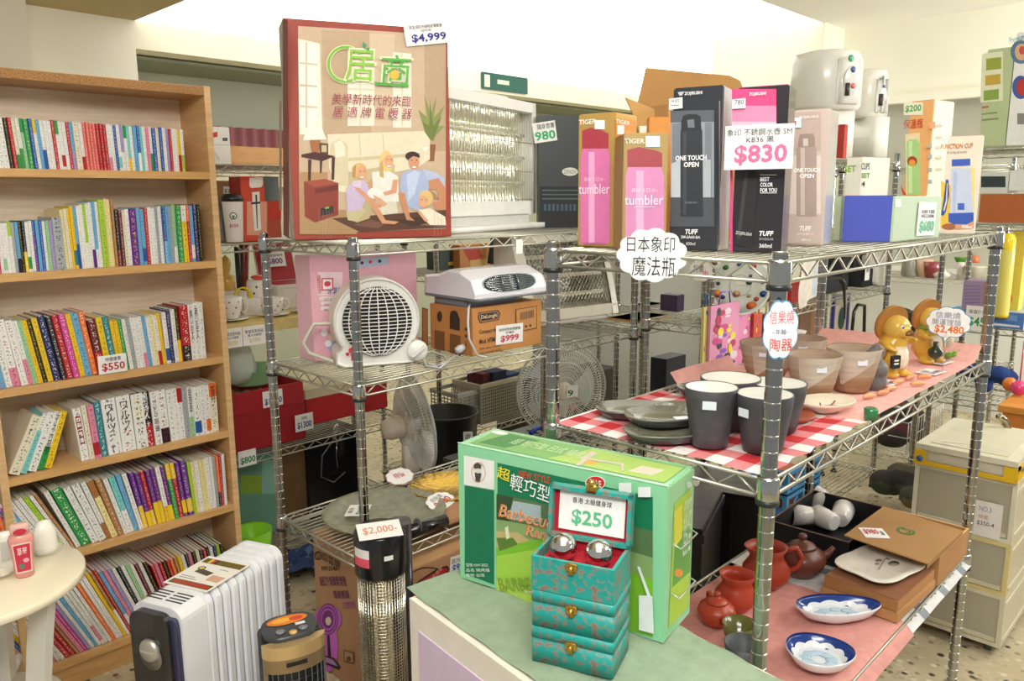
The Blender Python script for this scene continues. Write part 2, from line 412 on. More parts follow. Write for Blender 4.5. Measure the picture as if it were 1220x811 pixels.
# middle ceiling made to glow by added emission, two panels with a joint
for k, (x0, x1) in enumerate(((2.20, 4.40), (4.405, 9.4))):
    tag(MB('lit').box(x0, 2.425, 2.602, x1, 5.56, 2.64, '#fff8e4').build('ceiling_glow_panel'), ('white ceiling panel with added glow beside the darkened ceiling over the bookcase', 'white ceiling panel with added glow running up to the pillar')[k], 'ceiling panel')
struct('wall_far_left', MB('wall').box(-1.5, 5.55, 0, 2.19, 6.4, 2.6, '#f3efdf').box(-1.5, 5.3, 0, 1.50, 5.56, 2.6, '#efebd8'))
struct('trim_beam', MB('wall').box(2.19, 5.55, 2.425, 9.4, 6.4, 2.6, '#f3efda'))
struct('wall_far', MB('wall').box(2.19, 6.3, 0, 9.4, 6.4, 2.425, '#b9bcaa'))
struct('wall_pillar', MB('wall').box(5.52, 2.40, 0, 9.4, 3.25, 2.6, '#f4f1de'))
wr = MB('wall')
wr.box(5.85, -1.8, 2.10, 6.2, 2.4, 2.6, '#efeddb').box(5.85, -1.8, 0, 6.2, 2.4, .95, '#dcdcd0')
wr.box(5.85, 2.14, .95, 6.2, 2.4, 2.10, '#e6e6d6').box(6.0, -1.8, .95, 6.2, 2.14, 2.10, '#b7b5a6')
struct('wall_right', wr)
struct('wall_far_right', MB('wall').box(9.2, 3.25, 0, 9.4, 6.4, 2.6, '#e9ead8'))
struct('trim_ledge', MB('wall').box(5.80, -1.8, 2.06, 5.86, 2.14, 2.12, '#efeddb'))
# grey green lining boards under the beam, with their joint
tb = MB('wall'); tb.box(2.25, 5.75, 2.395, 4.05, 6.3, 2.415, '#8f9581').box(4.06, 5.75, 2.395, 9.2, 6.3, 2.415, '#8f9581')
struct('trim_soffit', tb)
struct('wall_partition', MB('wall').box(3.60, 3.26, 0, 5.52, 3.32, 1.30, '#9a9b94'))
# ================================================================ wire racks
def post_mesh(h):
    n = 14; k = int(h / .0254); mb = MB('chrome')
    for i in range(k):
        z0 = i * .0254 + (.0016 if i else 0); z1 = (i + 1) * .0254 - .0010 if i < k - 1 else h - .004
        mb.lathe([(.0127, z0), (.0127, z1)], n, '#b4b6b2'); del mb.f[-2:], mb.c[-2:], mb.m[-2:], mb.sm[-2:]
        mb.lathe([(.0127, z1), (.0106, z1 + .0008), (.0106, z1 + .0018), (.0127, z1 + .0026)], n, '#fafaf6'); del mb.f[-2:], mb.c[-2:], mb.m[-2:], mb.sm[-2:]
    mb.lathe([(.0127, h - .004), (.010, h)], n, '#c9cbc6'); return mb.mesh('post')
_PM = {}
def rack(label, u, v, L, D, H_, shelves, wires=True, group=None, along='x'):
    """u, v = near left post centre; L along X, D along Y"""
    t = thing('wire_rack', label, 'rack', T3(u, v, 0), group)
    key = round(H_, 3)
    if key not in _PM: _PM[key] = post_mesh(H_ - .03)
    foot = _PM.get('f')
    if foot is None:
        foot = MB('plastic').lathe([(.014, 0), (.016, .004), (.013, .014), (.007, .016), (.007, .032)], 12, '#2c2c2a').mesh('foot'); _PM['f'] = foot
        cm = MB('chrome').lathe([(.0165, -.030), (.0172, -.027), (.0172, .004), (.0160, .007), (.0128, .008)], 16, '#d3d5d0')
        cm.lathe([(.0180, -.037), (.0182, -.030), (.0166, -.029)], 16, '#26282a', 'plastic'); _PM['c'] = cm.mesh('collar')
    for x, y in ((0, 0), (L, 0), (L, D), (0, D)):
        p = link('post', _PM[key], t, T3(x, y, .03)); link('foot', foot, p, T3(0, 0, -.03))
        for z in shelves: link('collar', _PM['c'], p, T3(0, 0, z - .036))
    for z in shelves:
        mb = MB('wire'); g = '#bdbcae'; e = .0165
        def rod(a, b, r=.0032, n=6): mb.cyl(a, b, r, n, g)
        for (a, b) in (((e, -.004), (L-e, -.004)), ((e, D+.004), (L-e, D+.004)), ((-.004, e), (-.004, D-e)), ((L+.004, e), (L+.004, D-e))):
            ln = math.hypot(b[0]-a[0], b[1]-a[1]); m = max(4, int(ln / .036)); m += m % 2
            rod((*a, z - .004), (*b, z - .004)); rod((*a, z - .031), (*b, z - .031))
            pts = [(a[0] + (b[0]-a[0]) * i / m, a[1] + (b[1]-a[1]) * i / m, z - .005 if i % 2 else z - .030) for i in range(m + 1)]
            mb.tube(pts, .0023, 4, g)
        if wires:
            m = int(D / .021)
            for i in range(1, m): mb.cyl((-.004, D * i / m, z - .0035), (L + .004, D * i / m, z - .0035), .0017, 4, g)
            for i in range(1, 4): mb.cyl((L * i / 4, 0, z - .010), (L * i / 4, D, z - .010), .0026, 5, g)
        mb.build('wire_shelf', t)
    return t
ZB, ZB2, ZB3 = 1.358, 1.030, .496
ZA, ZA2, ZA3 = 1.342, .985, .505
rack('chrome wire rack in the foreground right, holding the flask boxes and pottery', 1.09, .519, 1.19, .435, 1.372, (ZB, ZB2, ZB3))
rack('chrome wire rack under the large red heater carton, left of centre', 1.132, 1.645, 1.19, .435, 1.357, (ZA, ZA2, ZA3))
ZC = (1.575, 1.292, .992, .486, .10)
rack('wire rack just behind the bookcase with cups and red gift boxes', .95, 2.74, 1.20, .44, 1.75, ZC)
rack('wire rack against the back, behind the folding heater box', 2.33, 2.74, 1.20, .44, 1.75, (1.575, 1.10, .33, .10))
rack('narrow wire rack next to the far end of the heater rack, nearly empty', 2.38, 1.645, .42, .43, 1.32, (1.30, .985, .5))
rack('wire rack beyond the pottery rack with black bags and blue crates', 2.34, 1.35, 1.65, .255, 1.645, (1.60, 1.27, 1.02, .10))
rack('wire rack on the right with yellow flask and blue case', 4.0, -.32, .44, 1.44, 1.66, (1.655, 1.325, .865, .52, .12))
rack('low wire rack along the far right wall with bowls', 5.28, 1.15, .44, 1.20, 1.66, (1.62, .94, .40))
# ================================================================ bookcase
BV = 2.468; BL, BR = .505, 1.190; BT = 1.797
SH = (1.535, 1.255, .940, .686, .425, .092)
bk = thing('bookcase', 'pale wood bookcase full of paperbacks and magazines at the left', 'bookcase', T3(0, 0, 0))
t_ = .020; BD = .19
wd = '#d9b17c'
MB('wood').box(BR - t_, BV, 0, BR, BV + BD, BT, wd, cols={'front': '#e0bd8b'}).build('side_panel', bk)
MB('wood').box(BL, BV, 0, BL + t_, BV + BD, BT, wd, cols={'front': '#e0bd8b'}).build('side_panel', bk)
MB('wood').box(BL + t_, BV + BD - .006, .02, BR - t_, BV + BD, BT - .02, '#efe0c8').build('back_panel', bk)
MB('woodh').box(BL + t_, BV + .002, BT - .028, BR - t_, BV + BD - .006, BT - .002, '#c99f68').add([(BL + t_, BV + .0012, BT - .028), (BR - t_, BV + .0012, BT - .028), (BR - t_, BV + .0012, BT - .004), (BL + t_, BV + .0012, BT - .004)], [(0, 1, 2, 3)], '#b58a58', 'chip').build('top_board', bk)
for z in SH:
    MB('woodh').box(BL + t_, BV + .001, z - .022, BR - t_, BV + BD - .006, z, '#ddb683', cols={'front': '#d7ac70'}).build('shelf_board', bk)
MB('woodh').box(BL + t_, BV + .012, 0, BR - t_, BV + .028, SH[5] - .022, '#cfa56c').build('kick_board', bk)
PAL = dict(W='#efeee8', w='#e9e2c8', K='#1b1a1e', R='#b92127', r='#e2695f', P='#e58ba6', G='#2f9a4a', g='#9fcf9b', L='#a9d13f', B='#2458a6', b='#6fb0d8',
           N='#232c63', Y='#f0c92a', y='#efe2a0', O='#ee7426', V='#66268c', v='#a99cc9', T='#2a8590', t='#a9733f', S='#a8adb0', M='#6b2226', C='#7fd0cd', m='#d2449a')
NAME = dict(W='white', w='cream', K='black', R='dark red', r='coral red', P='pink', G='green', g='pale green', L='lime green', B='blue', b='light blue', N='navy blue',
            Y='yellow', y='pale yellow', O='orange', V='purple', v='lilac', T='teal', t='tan', S='silver grey', M='maroon', C='turquoise', m='magenta')
DARK = set('KRBGNVTMmOtr')
def ordinal(n): return str(n) + ('th' if 10 < n % 100 < 14 else {1: 'st', 2: 'nd', 3: 'rd'}.get(n % 10, 'th'))
def book_mesh(wd_, hh, dd, base, band, bp, ink, mag=False):
    """spine to the front (-Y), standing on z=0, pages recessed at top and fore edge"""
    mb = MB('book'); t = min(.0012, wd_ * .15); tp = hh - .002
    def q(pts, col): mb.add(pts, [(0, 1, 2, 3)], col)
    b0, b1 = bp
    segs = [(0, b0 * hh, base), (b0 * hh, b1 * hh, band or base), (b1 * hh, hh, base)]
    uvs = []
    nu = random.random() * 50
    for z0, z1, c in segs:
        if z1 - z0 < 1e-4: continue
        x = wd_ / 2; r = min(.0015, wd_ * .2)
        mb.add([(-x, r, z0), (-x + r, 0, z0), (x - r, 0, z0), (x, r, z0), (-x, r, z1), (-x + r, 0, z1), (x - r, 0, z1), (x, r, z1)], [(0, 1, 5, 4), (1, 2, 6, 5), (2, 3, 7, 6)], c)
        for k in range(3):
            if k == 1: uvs += [(nu * 0, z0 / wd_ + int(nu)), (1, z0 / wd_ + int(nu)), (1, z1 / wd_ + int(nu)), (0, z1 / wd_ + int(nu))]
            else: uvs += [(-1, 0)] * 4
    x = wd_ / 2
    n0 = len(mb.f)
    mb.box(-x, .0015, 0, -x + t, dd, hh, base).box(x - t, .0015, 0, x, dd, hh, base)
    mb.box(-x + t, .001, .002, x - t, dd - .003, tp, '#d9d4c4')
    uvs += [(-1, 0)] * (4 * (len(mb.f) - n0))
    me = mb.mesh('book')
    ink_a = me.attributes.new('Ink', 'FLOAT_COLOR', 'FACE'); ink_a.data.foreach_set('color', list(lin(ink)) * len(me.polygons))
    ul = me.uv_layers.new(name='UVMap'); ul.data.foreach_set('uv', [k for p in uvs for k in p])
    return me
SN = ('top', 'second', 'third', 'fourth', 'fifth', 'bottom')
shelf_books = {i: [] for i in range(6)}
def books(si, x0, x1, toks, h0, h1, lean=0, lean1=None, depth=.125, mag=False, titles=None, front=.014):
    """fill shelf si from photo column x0 to x1 (pixel at the shelf front) with the tokens: base, optional band letter, optional relative width"""
    yb = {0: 203, 1: 318, 2: 440, 3: 545, 4: 640, 5: 770}[si]
    Z = SH[si]; V = BV + front
    def ux(px):
        r = ray(px, 0); a = ray(px, yb)
        lo, hi = .3, 1.3
        for _ in range(30):
            m = (lo + hi) / 2
            # pixel column of point (m, V, Z)
            d = Vector((m, V, Z - EYE)); k = d.dot(fwd); X = d.dot(r2) / k * FPX + 610
            if X < px: lo = m
            else: hi = m
        return lo
    a, b = ux(x0), ux(x1); T = toks.split(); ws = []
    for t in T: ws.append(float(''.join(c for c in t if c.isdigit() or c == '.') or 1))
    n = len(T); lean1 = lean if lean1 is None else lean1
    leans = [R(lean + (lean1 - lean) * i / max(1, n - 1)) for i in range(n)]
    tot = sum(w_ / math.cos(l) for w_, l in zip(ws, leans)); k = (b - a) / tot; x = a
    for i, t in enumerate(T):
        L_ = [c for c in t if c.isalpha()]; bs = L_[0]; bd = L_[1] if len(L_) > 1 else None
        wd_ = ws[i] * k; th = leans[i]; hh = h0 + (h1 - h0) * i / max(1, n - 1); hh *= random.uniform(.985, 1.015)
        ink = '#f4f0e6' if bs in DARK else random.choice(['#2a2a30', '#2a2a30', '#3a3f6a', '#8e2030'])
        if bs == 'V' or bs == 'K': ink = random.choice(['#f2d84a', '#f4f0e6'])
        bp = random.choice([(.0, .28), (.06, .3), (.72, 1), (0, .4)]) if bd else (.0, .0)
        dd = depth * random.uniform(.95, 1.04)
        me = book_mesh(wd_ * .965, hh, dd, PAL[bs], PAL.get(bd), bp, ink, mag)
        px_ = x if th > 0 else x + wd_ / math.cos(th)   # lean > 0: top to the left, stands on its lower left corner... pivot
        # rotation about +Y by -th tips the top towards -X
        M = Matrix.Translation((px_, V + random.uniform(0, .006), Z + .0004)) @ Matrix.Rotation(-th, 4, 'Y') @ Matrix.Translation(((wd_ / 2) if th > 0 else (-wd_ / 2), 0, 0))
        if th == 0: M = Matrix.Translation((x + wd_ / 2, V + random.uniform(0, .006), Z + .0004))
        shelf_books[si].append((me, M, bs, bd, mag, wd_, hh))
        x += wd_ / math.cos(th)
S = books
S(0, -14, 222, 'W W g W1.4 W1.4 K R wG WG gG G1.3 B WY b WB W W R WG WR W R bv w1.6 WR r r r r R R R WP W B WC vW WG CY W b BW C W P WG B1.3 w B W v R W W YR WL', .133, .128, 3, 0, .11)
S(1, -6, 68, 'R R W Wg W WL S bK K KY WG W VB b B W g v', .136, .14, 0, 0, .12)
S(1, 68, 80, 'S2.2', .15, .15, 0, 0, .13)
S(1, 80, 142, 'y w Y YT bB W W LW W WV bW W L2 y y t', .17, .20, 1, 0, .14)
S(1, 142, 243, 'KM M w W V2 b bB R W W S W Bb b S gW G1.6 YW1.5 RO bW N1.2 K', .165, .18, 0, 0, .14)
S(2, -18, 58, 'w Bv1.2 v b W1.3 WP1.6 W1.4 WP g Y K', .19, .185, 6, 8, .13)
S(2, 58, 118, 'Y N1.4 K R1.2 m1.2 Y b1.3 O1.2', .19, .19, 8, 7, .13)
S(2, 118, 142, 'MR2 YR1.5 T1.5', .165, .17, 6, 6, .13)
S(2, 142, 200, 'Y Y G W S W1.2 W WP b W y WR Y', .155, .16, 5, 4, .13)
S(2, 200, 247, 'WB N W KY RK2.2 W1.3 W1.3 W1.2', .165, .185, 2, 0, .13)
S(3, 8, 62, 'w2.2 CW1.2 W1.7 WG1.4 Y1.4', .175, .17, -26, -20, .12)
S(3, 98, 130, 'W1.6 w PR1.3 T1.4', .165, .17, 4, 3, .13)
S(3, 130, 178, 'W1.5 W1.5 W1.3', .175, .175, 3, 2, .13)
S(3, 163, 186, 'K1.4 KR1.4', .175, .175, 2, 2, .13)
S(3, 186, 262, 'W1.4 WK1.7 W1.1 W WR S Wg WB1.4 W WO wO1.6', .172, .165, 2, 0, .13)
S(4, 12, 40, 'R O P V w1.6', .185, .18, 9, 12, .13)
S(4, 40, 92, 'b B WR bB WB1.4 W WG L1.3 W t', .21, .21, 27, 24, .14)
S(4, 92, 172, 'W G2 W1.4 W1.6 Wt yt1.3 t1.3 W CW1.3 b W', .205, .195, 20, 11, .14)
S(4, 172, 232, 'VY VY RY VY VY WY VY GY RY VY VY1.3', .19, .19, 9, 5, .14)
S(4, 232, 272, 'L y W1.4 y y W1.3 W S OK R W', .18, .18, 4, 0, .14)
S(5, 44, 92, 'B Y WB W P W W R1.4 R1.3', .27, .27, 27, 25, .15, mag=True)
S(5, 92, 160, 't P1.2 m vB W b W WP W W O1.2 W W1.2 Y tW R', .27, .26, 25, 20, .15, mag=True)
S(5, 160, 205, 'bW P v W K W g W M W K', .25, .23, 20, 16, .15, mag=True)
S(5, 205, 276, 'R P R K R O t Y W K P K w K R K W N L K', .21, .20, 14, 5, .15, mag=True)
seen_b = {}
for si, lst in shelf_books.items():
    n = len(lst)
    for i, (me, M, bs, bd, mag, wd_, hh) in enumerate(lst):
        kind = 'magazine' if mag else 'book' if wd_ > .02 else 'paperback'
        desc = f"{NAME[bs]} {kind}" + (f" with {NAME[bd].split()[-1]} band" if bd else '')
        rnk = n - i
        if rnk <= n / 2 + 1: pos = f"{ordinal(rnk)} from the right" if rnk > 1 else 'rightmost'
        else: pos = f"{ordinal(rnk)} counted from the right"
        link('magazine' if mag else 'book', me, None, M, label=f"{desc} on the {SN[si]} bookcase shelf, {pos}", cat='magazine' if mag else 'book', group=f"{'magazines' if mag else 'books'} on the {SN[si]} shelf")
# readable spines and the shelf tag
def spine_text(px0, py0, px1, py1, txt, col, near):
    best = None
    for o in C.objects:
        if o.name.split('.')[0] in ('book', 'magazine'):
            c = WM[o.name] @ Vector((0, 0, .08)); d = c - Vector((0, 0, EYE)); k = d.dot(fwd)
            q = (d.dot(r2) / k * FPX + 610, 405.5 - d.dot(u2) / k * FPX)
            e = abs(q[0] - near[0]) + .6 * abs(q[1] - near[1])
            if best is None or e < best[0]: best = (e, o)
    o = best[1]; M = WM[o.name]; me = o.data; xs = [v.co.x for v in me.vertices]; hh = max(v.co.z for v in me.vertices); ww = max(xs) - min(xs)
    if len(o.children): return
    f = Face(M.translation, M.col[0].to_3d(), M.col[2].to_3d(), o)
    t = '\n'.join(txt) if ord(txt[0]) > 255 else txt
    if ord(txt[0]) > 255: f.text(t, -ww * .32, hh * py1, ww * .32, hh * py0, col, 'title_lettering', local=True, bold=.015)
    else: f.text(t, 0 - hh * .3, hh * .55 - ww * .3, hh * .3, hh * .55 + ww * .3, col, 'title_lettering', local=True, bold=.01, rot=-math.pi / 2)
for near, txt, col, a, b in (((138, 500), 'ワルツ', '#222', .9, .4), ((151, 498), 'ワルツ', '#222', .9, .4), ((160, 496), 'ワルツ', '#222', .9, .4), ((170, 492), 'ジウ', '#f2e6a0', .95, .5),
                       ((177, 488), '黒の狩人', '#fff', .97, .5), ((187, 484), '7つの習慣', '#222', .9, .45), ((228, 476), '国語', '#334', .95, .5), ((252, 470), '孤舟', '#222', .95, .6),
                       ((230, 385), '黒い巨人', '#222', .9, .35), ((238, 383), '黒い巨人', '#222', .9, .35), ((62, 520), 'マネロ銀', '#222', .95, .3), ((100, 500), '白日', '#911', .9, .3)):
    spine_text(0, a, 0, b, txt, col, near)
def spot(px, Z, V):  # X of a pixel column on the shelf front
    lo, hi = -1, 8
    for _ in range(40):
        m = (lo + hi) / 2; d = Vector((m, V, Z - EYE))
        if d.dot(r2) / d.dot(fwd) * FPX + 610 < px: lo = m
        else: hi = m
    return lo
def spotv(px, Z, U):  # Y of a pixel column on a plane X = U
    lo, hi = -2, 8
    for _ in range(40):
        m = (lo + hi) / 2; d = Vector((U, m, Z - EYE))
        if d.dot(r2) / d.dot(fwd) * FPX + 610 > px: lo = m
        else: hi = m
    return lo
xa, xb = spot(117, .96, BV), spot(151, .96, BV)
card('price_card', 'white card reading $550 clipped to the third bookcase shelf', frame((xa, BV - .003, .942), (1, 0, 0), (0, 0, 1)), xb - xa, .055,
     [('特價優惠', .25, .66, .8, .88, '#445', .01), ('$550', .12, .1, .92, .58, '#c2263c', .03)])
# ================================================================ things on the heater rack (left rack)
def P3(M, x, y, z): return M @ Vector((x, y, z))
# --- big red heater carton
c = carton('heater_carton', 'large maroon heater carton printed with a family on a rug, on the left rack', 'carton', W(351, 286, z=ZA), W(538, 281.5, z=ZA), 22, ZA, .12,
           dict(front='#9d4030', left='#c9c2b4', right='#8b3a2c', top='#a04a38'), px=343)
f = c.front
C1 = f
f.art('printed_picture', [
 ('#cbb295', [(355,31),(531,42),(531,272),(357,279)]),
 ('#c0a585', [(383,36),(440,38),(442,165),(386,165)]), ('#d6c0a4', [(440,40),(470,41),(470,150),(442,150)]), ('#b99f80', [(505,42),(531,43),(531,180),(507,180)]),
 ('#f1ecd9', [(355,46),(381,52),(384,160),(357,160)]), ('#f4f2e6', [(357,50),(377,54),(378,150),(357,150)]),
 ('#cfc3a6', [(364,50),(366,50),(366,152),(364,152)]), ('#cfc3a6', [(357,74),(378,76),(378,78),(357,76)]), ('#cfc3a6', [(357,100),(378,102),(378,104),(357,103)]), ('#cfc3a6', [(357,125),(378,127),(378,129),(357,128)]),
 ('#ece6d4', [(414,60),(446,62),(446,150),(414,150)]), ('#ddd2b6', [(428,62),(430,62),(430,150),(428,150)]), ('#ddd2b6', [(414,105),(446,106),(446,108),(414,107)]),
 ('#ece6d4', [(468,62),(490,64),(490,152),(468,152)]), ('#ddd2b6', [(478,64),(480,64),(480,150),(478,150)]),
 ('#8a9250', [(507,160),(498,130),(509,140),(505,112),(513,135),(520,115),(517,140),(530,125),(520,150),(530,150),(516,165)]), ('#6f7c3c', [(509,165),(503,145),(511,150),(512,120),(516,150),(526,138),(516,168)]),
 ('#8f5a34', [(507,172),(519,172),(517,192),(509,192)]),
 ('#b58f63', [(357,205),(390,205),(395,279),(357,279)]),
 ('#e6dcc0', [(390,160),(505,156),(512,166),(512,190),(496,200),(470,205),(420,230),(404,228),(392,200)]),
 ('#d8cba8', [(394,172),(404,165),(414,172),(416,222),(398,220),(392,190)]), ('#efe6cd', [(398,170),(406,167),(411,175),(411,186),(400,188)]),
 ('#cdbf9b', [(427,158),(428,158),(430,186),(429,186)]), ('#cdbf9b', [(455,157),(456,157),(458,184),(457,184)]), ('#d2c49d', [(415,188),(500,182),(500,186),(415,192)]), ('#c9b98f', [(415,205),(470,196),(470,212),(415,224)]),
 ('#f4efe0', [(367,147),(381,147),(389,166),(361,167)]), ('#a9683e', [(369,167),(382,167),(379,186),(372,186)]),
 ('#5a4630', [(380,170),(391,171),(391,184),(381,184)]), ('#c4b48c', [(383,173),(389,173),(389,181),(383,181)]),
 ('#4a2420', [(359,184),(375,181),(399,186),(384,192),(359,187)]), ('#4a2420', [(367,190),(371,190),(370,215),(367,215)]), ('#4a2420', [(395,187),(399,187),(398,214),(395,214)]), ('#4a2420', [(381,190),(384,190),(383,206),(381,206)]),
 ('#b08d62', [(357,250),(420,250),(425,279),(357,279)]),
 ('#5b3a2c', [(395,260),(531,250),(531,271),(428,276)]), ('#7a5240', [(420,268),(440,262),(460,266),(450,272)]), ('#452c24', [(470,262),(500,258),(520,266),(490,270)]), ('#8b6a50', [(500,268),(520,262),(531,266),(531,270)]),
 ('#8c3a2a', [(362,216),(387,213),(403,218),(403,256),(375,265),(363,258)]), ('#a24c36', [(362,216),(387,213),(403,218),(374,223)]), ('#6c2a20', [(375,225),(403,220),(403,226),(375,231)]), ('#2f2522', [(382,248),(397,245),(397,254),(382,257)]), ('#7cc04a', [(387,247),(392,246),(392,248),(387,249)]),
 ('#d9a07c', [(437,218),(444,212),(455,234),(451,240)]), ('#e9e6dc', [(443,205),(462,203),(474,210),(475,240),(450,242),(444,225)]), ('#e8c982', 460, 192, 8.5, 12.5), ('#e0aa84', 463, 192, 5.6, 8), ('#d9a07c', [(468,214),(474,214),(472,230),(458,233),(456,229),(466,226)]),
 ('#c9a76a', [(452,195),(456,190),(457,212),(452,210)]),
 ('#dcd6c2', [(444,240),(472,240),(474,254),(455,256)]),
 ('#a9b8d8', [(478,207),(492,200),(510,206),(511,236),(500,252),(484,246),(476,224)]), ('#c2cfe8', [(484,208),(494,203),(500,206),(494,230),(486,240)]), ('#b7c4e0', [(503,201),(520,206),(530,213),(529,221),(510,215)]),
 ('#3a2a22', 491, 186, 8.5, 5.5), ('#d79a76', 493, 193, 6.4, 9.5), ('#3a2a22', [(484,184),(499,183),(500,188),(492,186),(486,190)]), ('#c98c66', [(510,215),(522,212),(531,225),(531,240),(524,240),(520,225),(512,226)]), ('#c98c66', [(474,230),(482,230),(488,258),(494,263),(484,262)]),
 ('#a9815c', [(510,225),(520,232),(523,238),(514,236)]), ('#c98c66', [(516,240),(531,239),(531,250),(518,250)]),
 ('#bcae84', [(414,250),(432,232),(446,236),(440,260),(425,265),(414,260)]), ('#c6bb92', [(412,250),(425,244),(436,250),(425,264),(414,262)]), ('#cbb8d6', [(412,225),(420,216),(434,214),(440,226),(430,250),(414,252)]), ('#d9c9e0', [(420,216),(430,215),(430,224),(421,226)]),
 ('#d49a74', [(420,222),(428,224),(450,243),(456,242),(454,247),(446,248)]), ('#d49a74', [(442,246),(450,246),(459,262),(475,264),(470,267),(455,266)]), ('#dcb87a', 428, 203, 8.8, 9), ('#dea57e', 431, 206, 6.2, 8.5), ('#b88c50', [(420,200),(424,196),(423,212),(420,210)]),
 ('#f0ece2', 446, 230, 8.5, 6.5), ('#d8a886', [(444,232),(453,236),(461,243),(457,246),(449,242)]),
 ('#e2c07c', 507, 236, 8.5, 9.5), ('#e0aa84', 504, 240, 6, 7.5), ('#efe6cf', [(498,250),(512,248),(530,258),(531,268),(512,268),(504,260)]), ('#dea57e', [(495,250),(500,251),(510,263),(506,264)]),
 ('#4a3a30', 461, 190, .7, .6), ('#4a3a30', 466, 190, .7, .6), ('#2a201c', 490, 191, .8, .7), ('#2a201c', 496, 191, .8, .7), ('#4a3a30', 429, 204, .7, .6), ('#4a3a30', 434, 204, .7, .6), ('#4a3a30', 502, 238, .7, .6), ('#4a3a30', 507, 238, .7, .6), ('#fff', 463, 198, 2.2, .9), ('#fff', 493, 199, 2.2, .9), ('#fff', 431, 211, 2, .8), ('#f7f4ea', [(501,175),(511,175),(506,181)]), ('#e9e4d4', [(505,181),(507,181),(507,192),(505,192)]),
])
def ring(f, name, cx, cy, rx, ry, th, a0, a1, col, n=28, rot=0):
    out = []; inn = []
    for i in range(n + 1):
        a = R(a0 + (a1 - a0) * i / n)
        out.append((cx + rx * math.cos(a), cy + ry * math.sin(a))); inn.append((cx + (rx - th) * math.cos(a), cy + (ry - th) * math.sin(a)))
    its = [(col, [out[i], out[i+1], inn[i+1], inn[i]]) for i in range(n)]
    return f.art(name, its)
ring(f, 'logo_ring', 411, 77, 22.5, 23, 5, 45, 325, '#eef4c0'); ring(f, 'logo_ring', 411, 77, 21.5, 22, 3, 45, 325, '#7cba3e')
f.text('居', 408, 58, 448, 99, '#f2f7cf', bold=.045, shear=.1); f.text('居', 410, 60, 446, 97, '#8cc63f', 'logo_character', bold=.012, shear=.1)
f.text('商', 452, 64, 492, 103, '#f2f7cf', bold=.045, shear=.1); f.text('商', 454, 66, 490, 101, '#5cb04a', 'logo_character', bold=.012, shear=.1)
f.art('logo_underline', [('#58a84a', [(444,98),(486,101),(486,104),(448,102)]), ('#f0b93a', 469, 90, 5.5, 5.5), ('#3f9a6a', [(432,50),(436,54),(434,60),(431,55)]), ('#3f9a6a', [(434,59),(440,57),(439,61)])])
f.text('美學新時代的來臨', 395, 113, 490, 126, '#fff', bold=.05, shear=.2); f.text('美學新時代的來臨', 395, 113, 490, 126, '#a02a3c', 'slogan_lettering', bold=.01, shear=.2)
f.text('居 適 牌 電 暖 器', 396, 128, 490, 141, '#fff', bold=.05, shear=.2); f.text('居 適 牌 電 暖 器', 396, 128, 490, 141, '#a02a3c', 'slogan_lettering', bold=.01, shear=.2)
f.art('shrink_wrap_crease', [('#d8c4b8', [(x, 250), (x + .8, 250), (x + .8, 284), (x, 284)]) for x in (379, 384, 388, 391, 394, 516, 520, 524)], mt='film')
card_px('price_label', 'white price label reading $4,999', f, ((484,56),(535,51),(481,30)), [('居商遠紅外線陶瓷電暖器', .12, .76, .88, .92, '#333', .01), ('HZW-001', .38, .60, .62, .72, '#333', .01), ('$4,999', .14, .1, .94, .52, '#2b1f8f', .05)], off=.006)
c.left.art('side_print', [('#b9a58c', [(333,120),(336,120),(336,250),(333,250)]), ('#8d3a30', [(337,22),(343,24),(345,284),(338,280)])], label='cream side panel with product drawings')
# --- quartz heater with foil reflector
def heater_frame(p0, p1, Z, ytop, px):
    A = W(*p0, z=Z); B = W(*p1, z=Z); ex = (B - A); w_ = ex.length; ex.normalize(); ey = Vector((-ex.y, ex.x, 0)); h = height_at(px, ytop, A) - Z
    M = Matrix((ex, ey, Vector((0, 0, 1)))).transposed().to_4x4(); M.translation = A; return M, w_, h
M, w_, h = heater_frame((536, 278), (645, 270), ZA, 100, 540)
t = thing('quartz_heater', 'white upright radiant heater with foil reflector and wire guard, beside the large maroon carton', 'heater', M)
ex0, x1 = -.02, w_
hb = MB('plastic'); fr = '#ecebe4'
hb.rbox(ex0, .02, .05, ex0 + .03, .115, h, .008, fr).rbox(x1 - .032, .02, .05, x1, .115, h, .008, fr).box(ex0 + .02, .02, h - .035, x1 - .02, .115, h, fr).box(ex0 + .02, .02, .045, x1 - .02, .115, .095, fr).box(ex0 + .01, .10, .06, x1 - .01, .115, h - .02, '#dcdbd4')
hb.build('housing', t)
MB('plastic').rbox(ex0 - .01, -.03, 0, x1 - .005, .15, .018, .03, fr).box(ex0 + .05, .02, .016, x1 - .06, .11, .05, '#cfcfc8').build('base', t)
MB('foil').grid(lambda a, b: (ex0 + .03 + a * (x1 - ex0 - .062), .098 - .03 * abs(math.cos(b * math.pi * 3)) ** .5 + .003 * math.sin(a * 150), .095 + b * (h - .13)), 110, 36, '#f4f2dc').build('reflector', t)
g = MB('wire')
n = 34
for i in range(n + 1): x = ex0 + .032 + i * (x1 - ex0 - .066) / n; g.cyl((x, .024, .095), (x, .024, h - .035), .0011, 4, '#cfcfc4')
for z in (.1, .1 + (h - .14) * .33, .1 + (h - .14) * .66, h - .04): g.cyl((ex0 + .03, .022, z), (x1 - .032, .022, z), .0014, 4, '#cfcfc4')
g.build('wire_guard', t)
for z in (.16, .25, .33):
    if z < h - .06: MB('ceramic').cyl((ex0 + .035, .055, z), (x1 - .035, .055, z), .005, 8, '#f2efd8').build('quartz_tube', t)
MB('plastic').rbox(w_ * .45, .05, h, w_ * .75, .09, h + .012, .01, '#e4e3dc').build('handle', t)
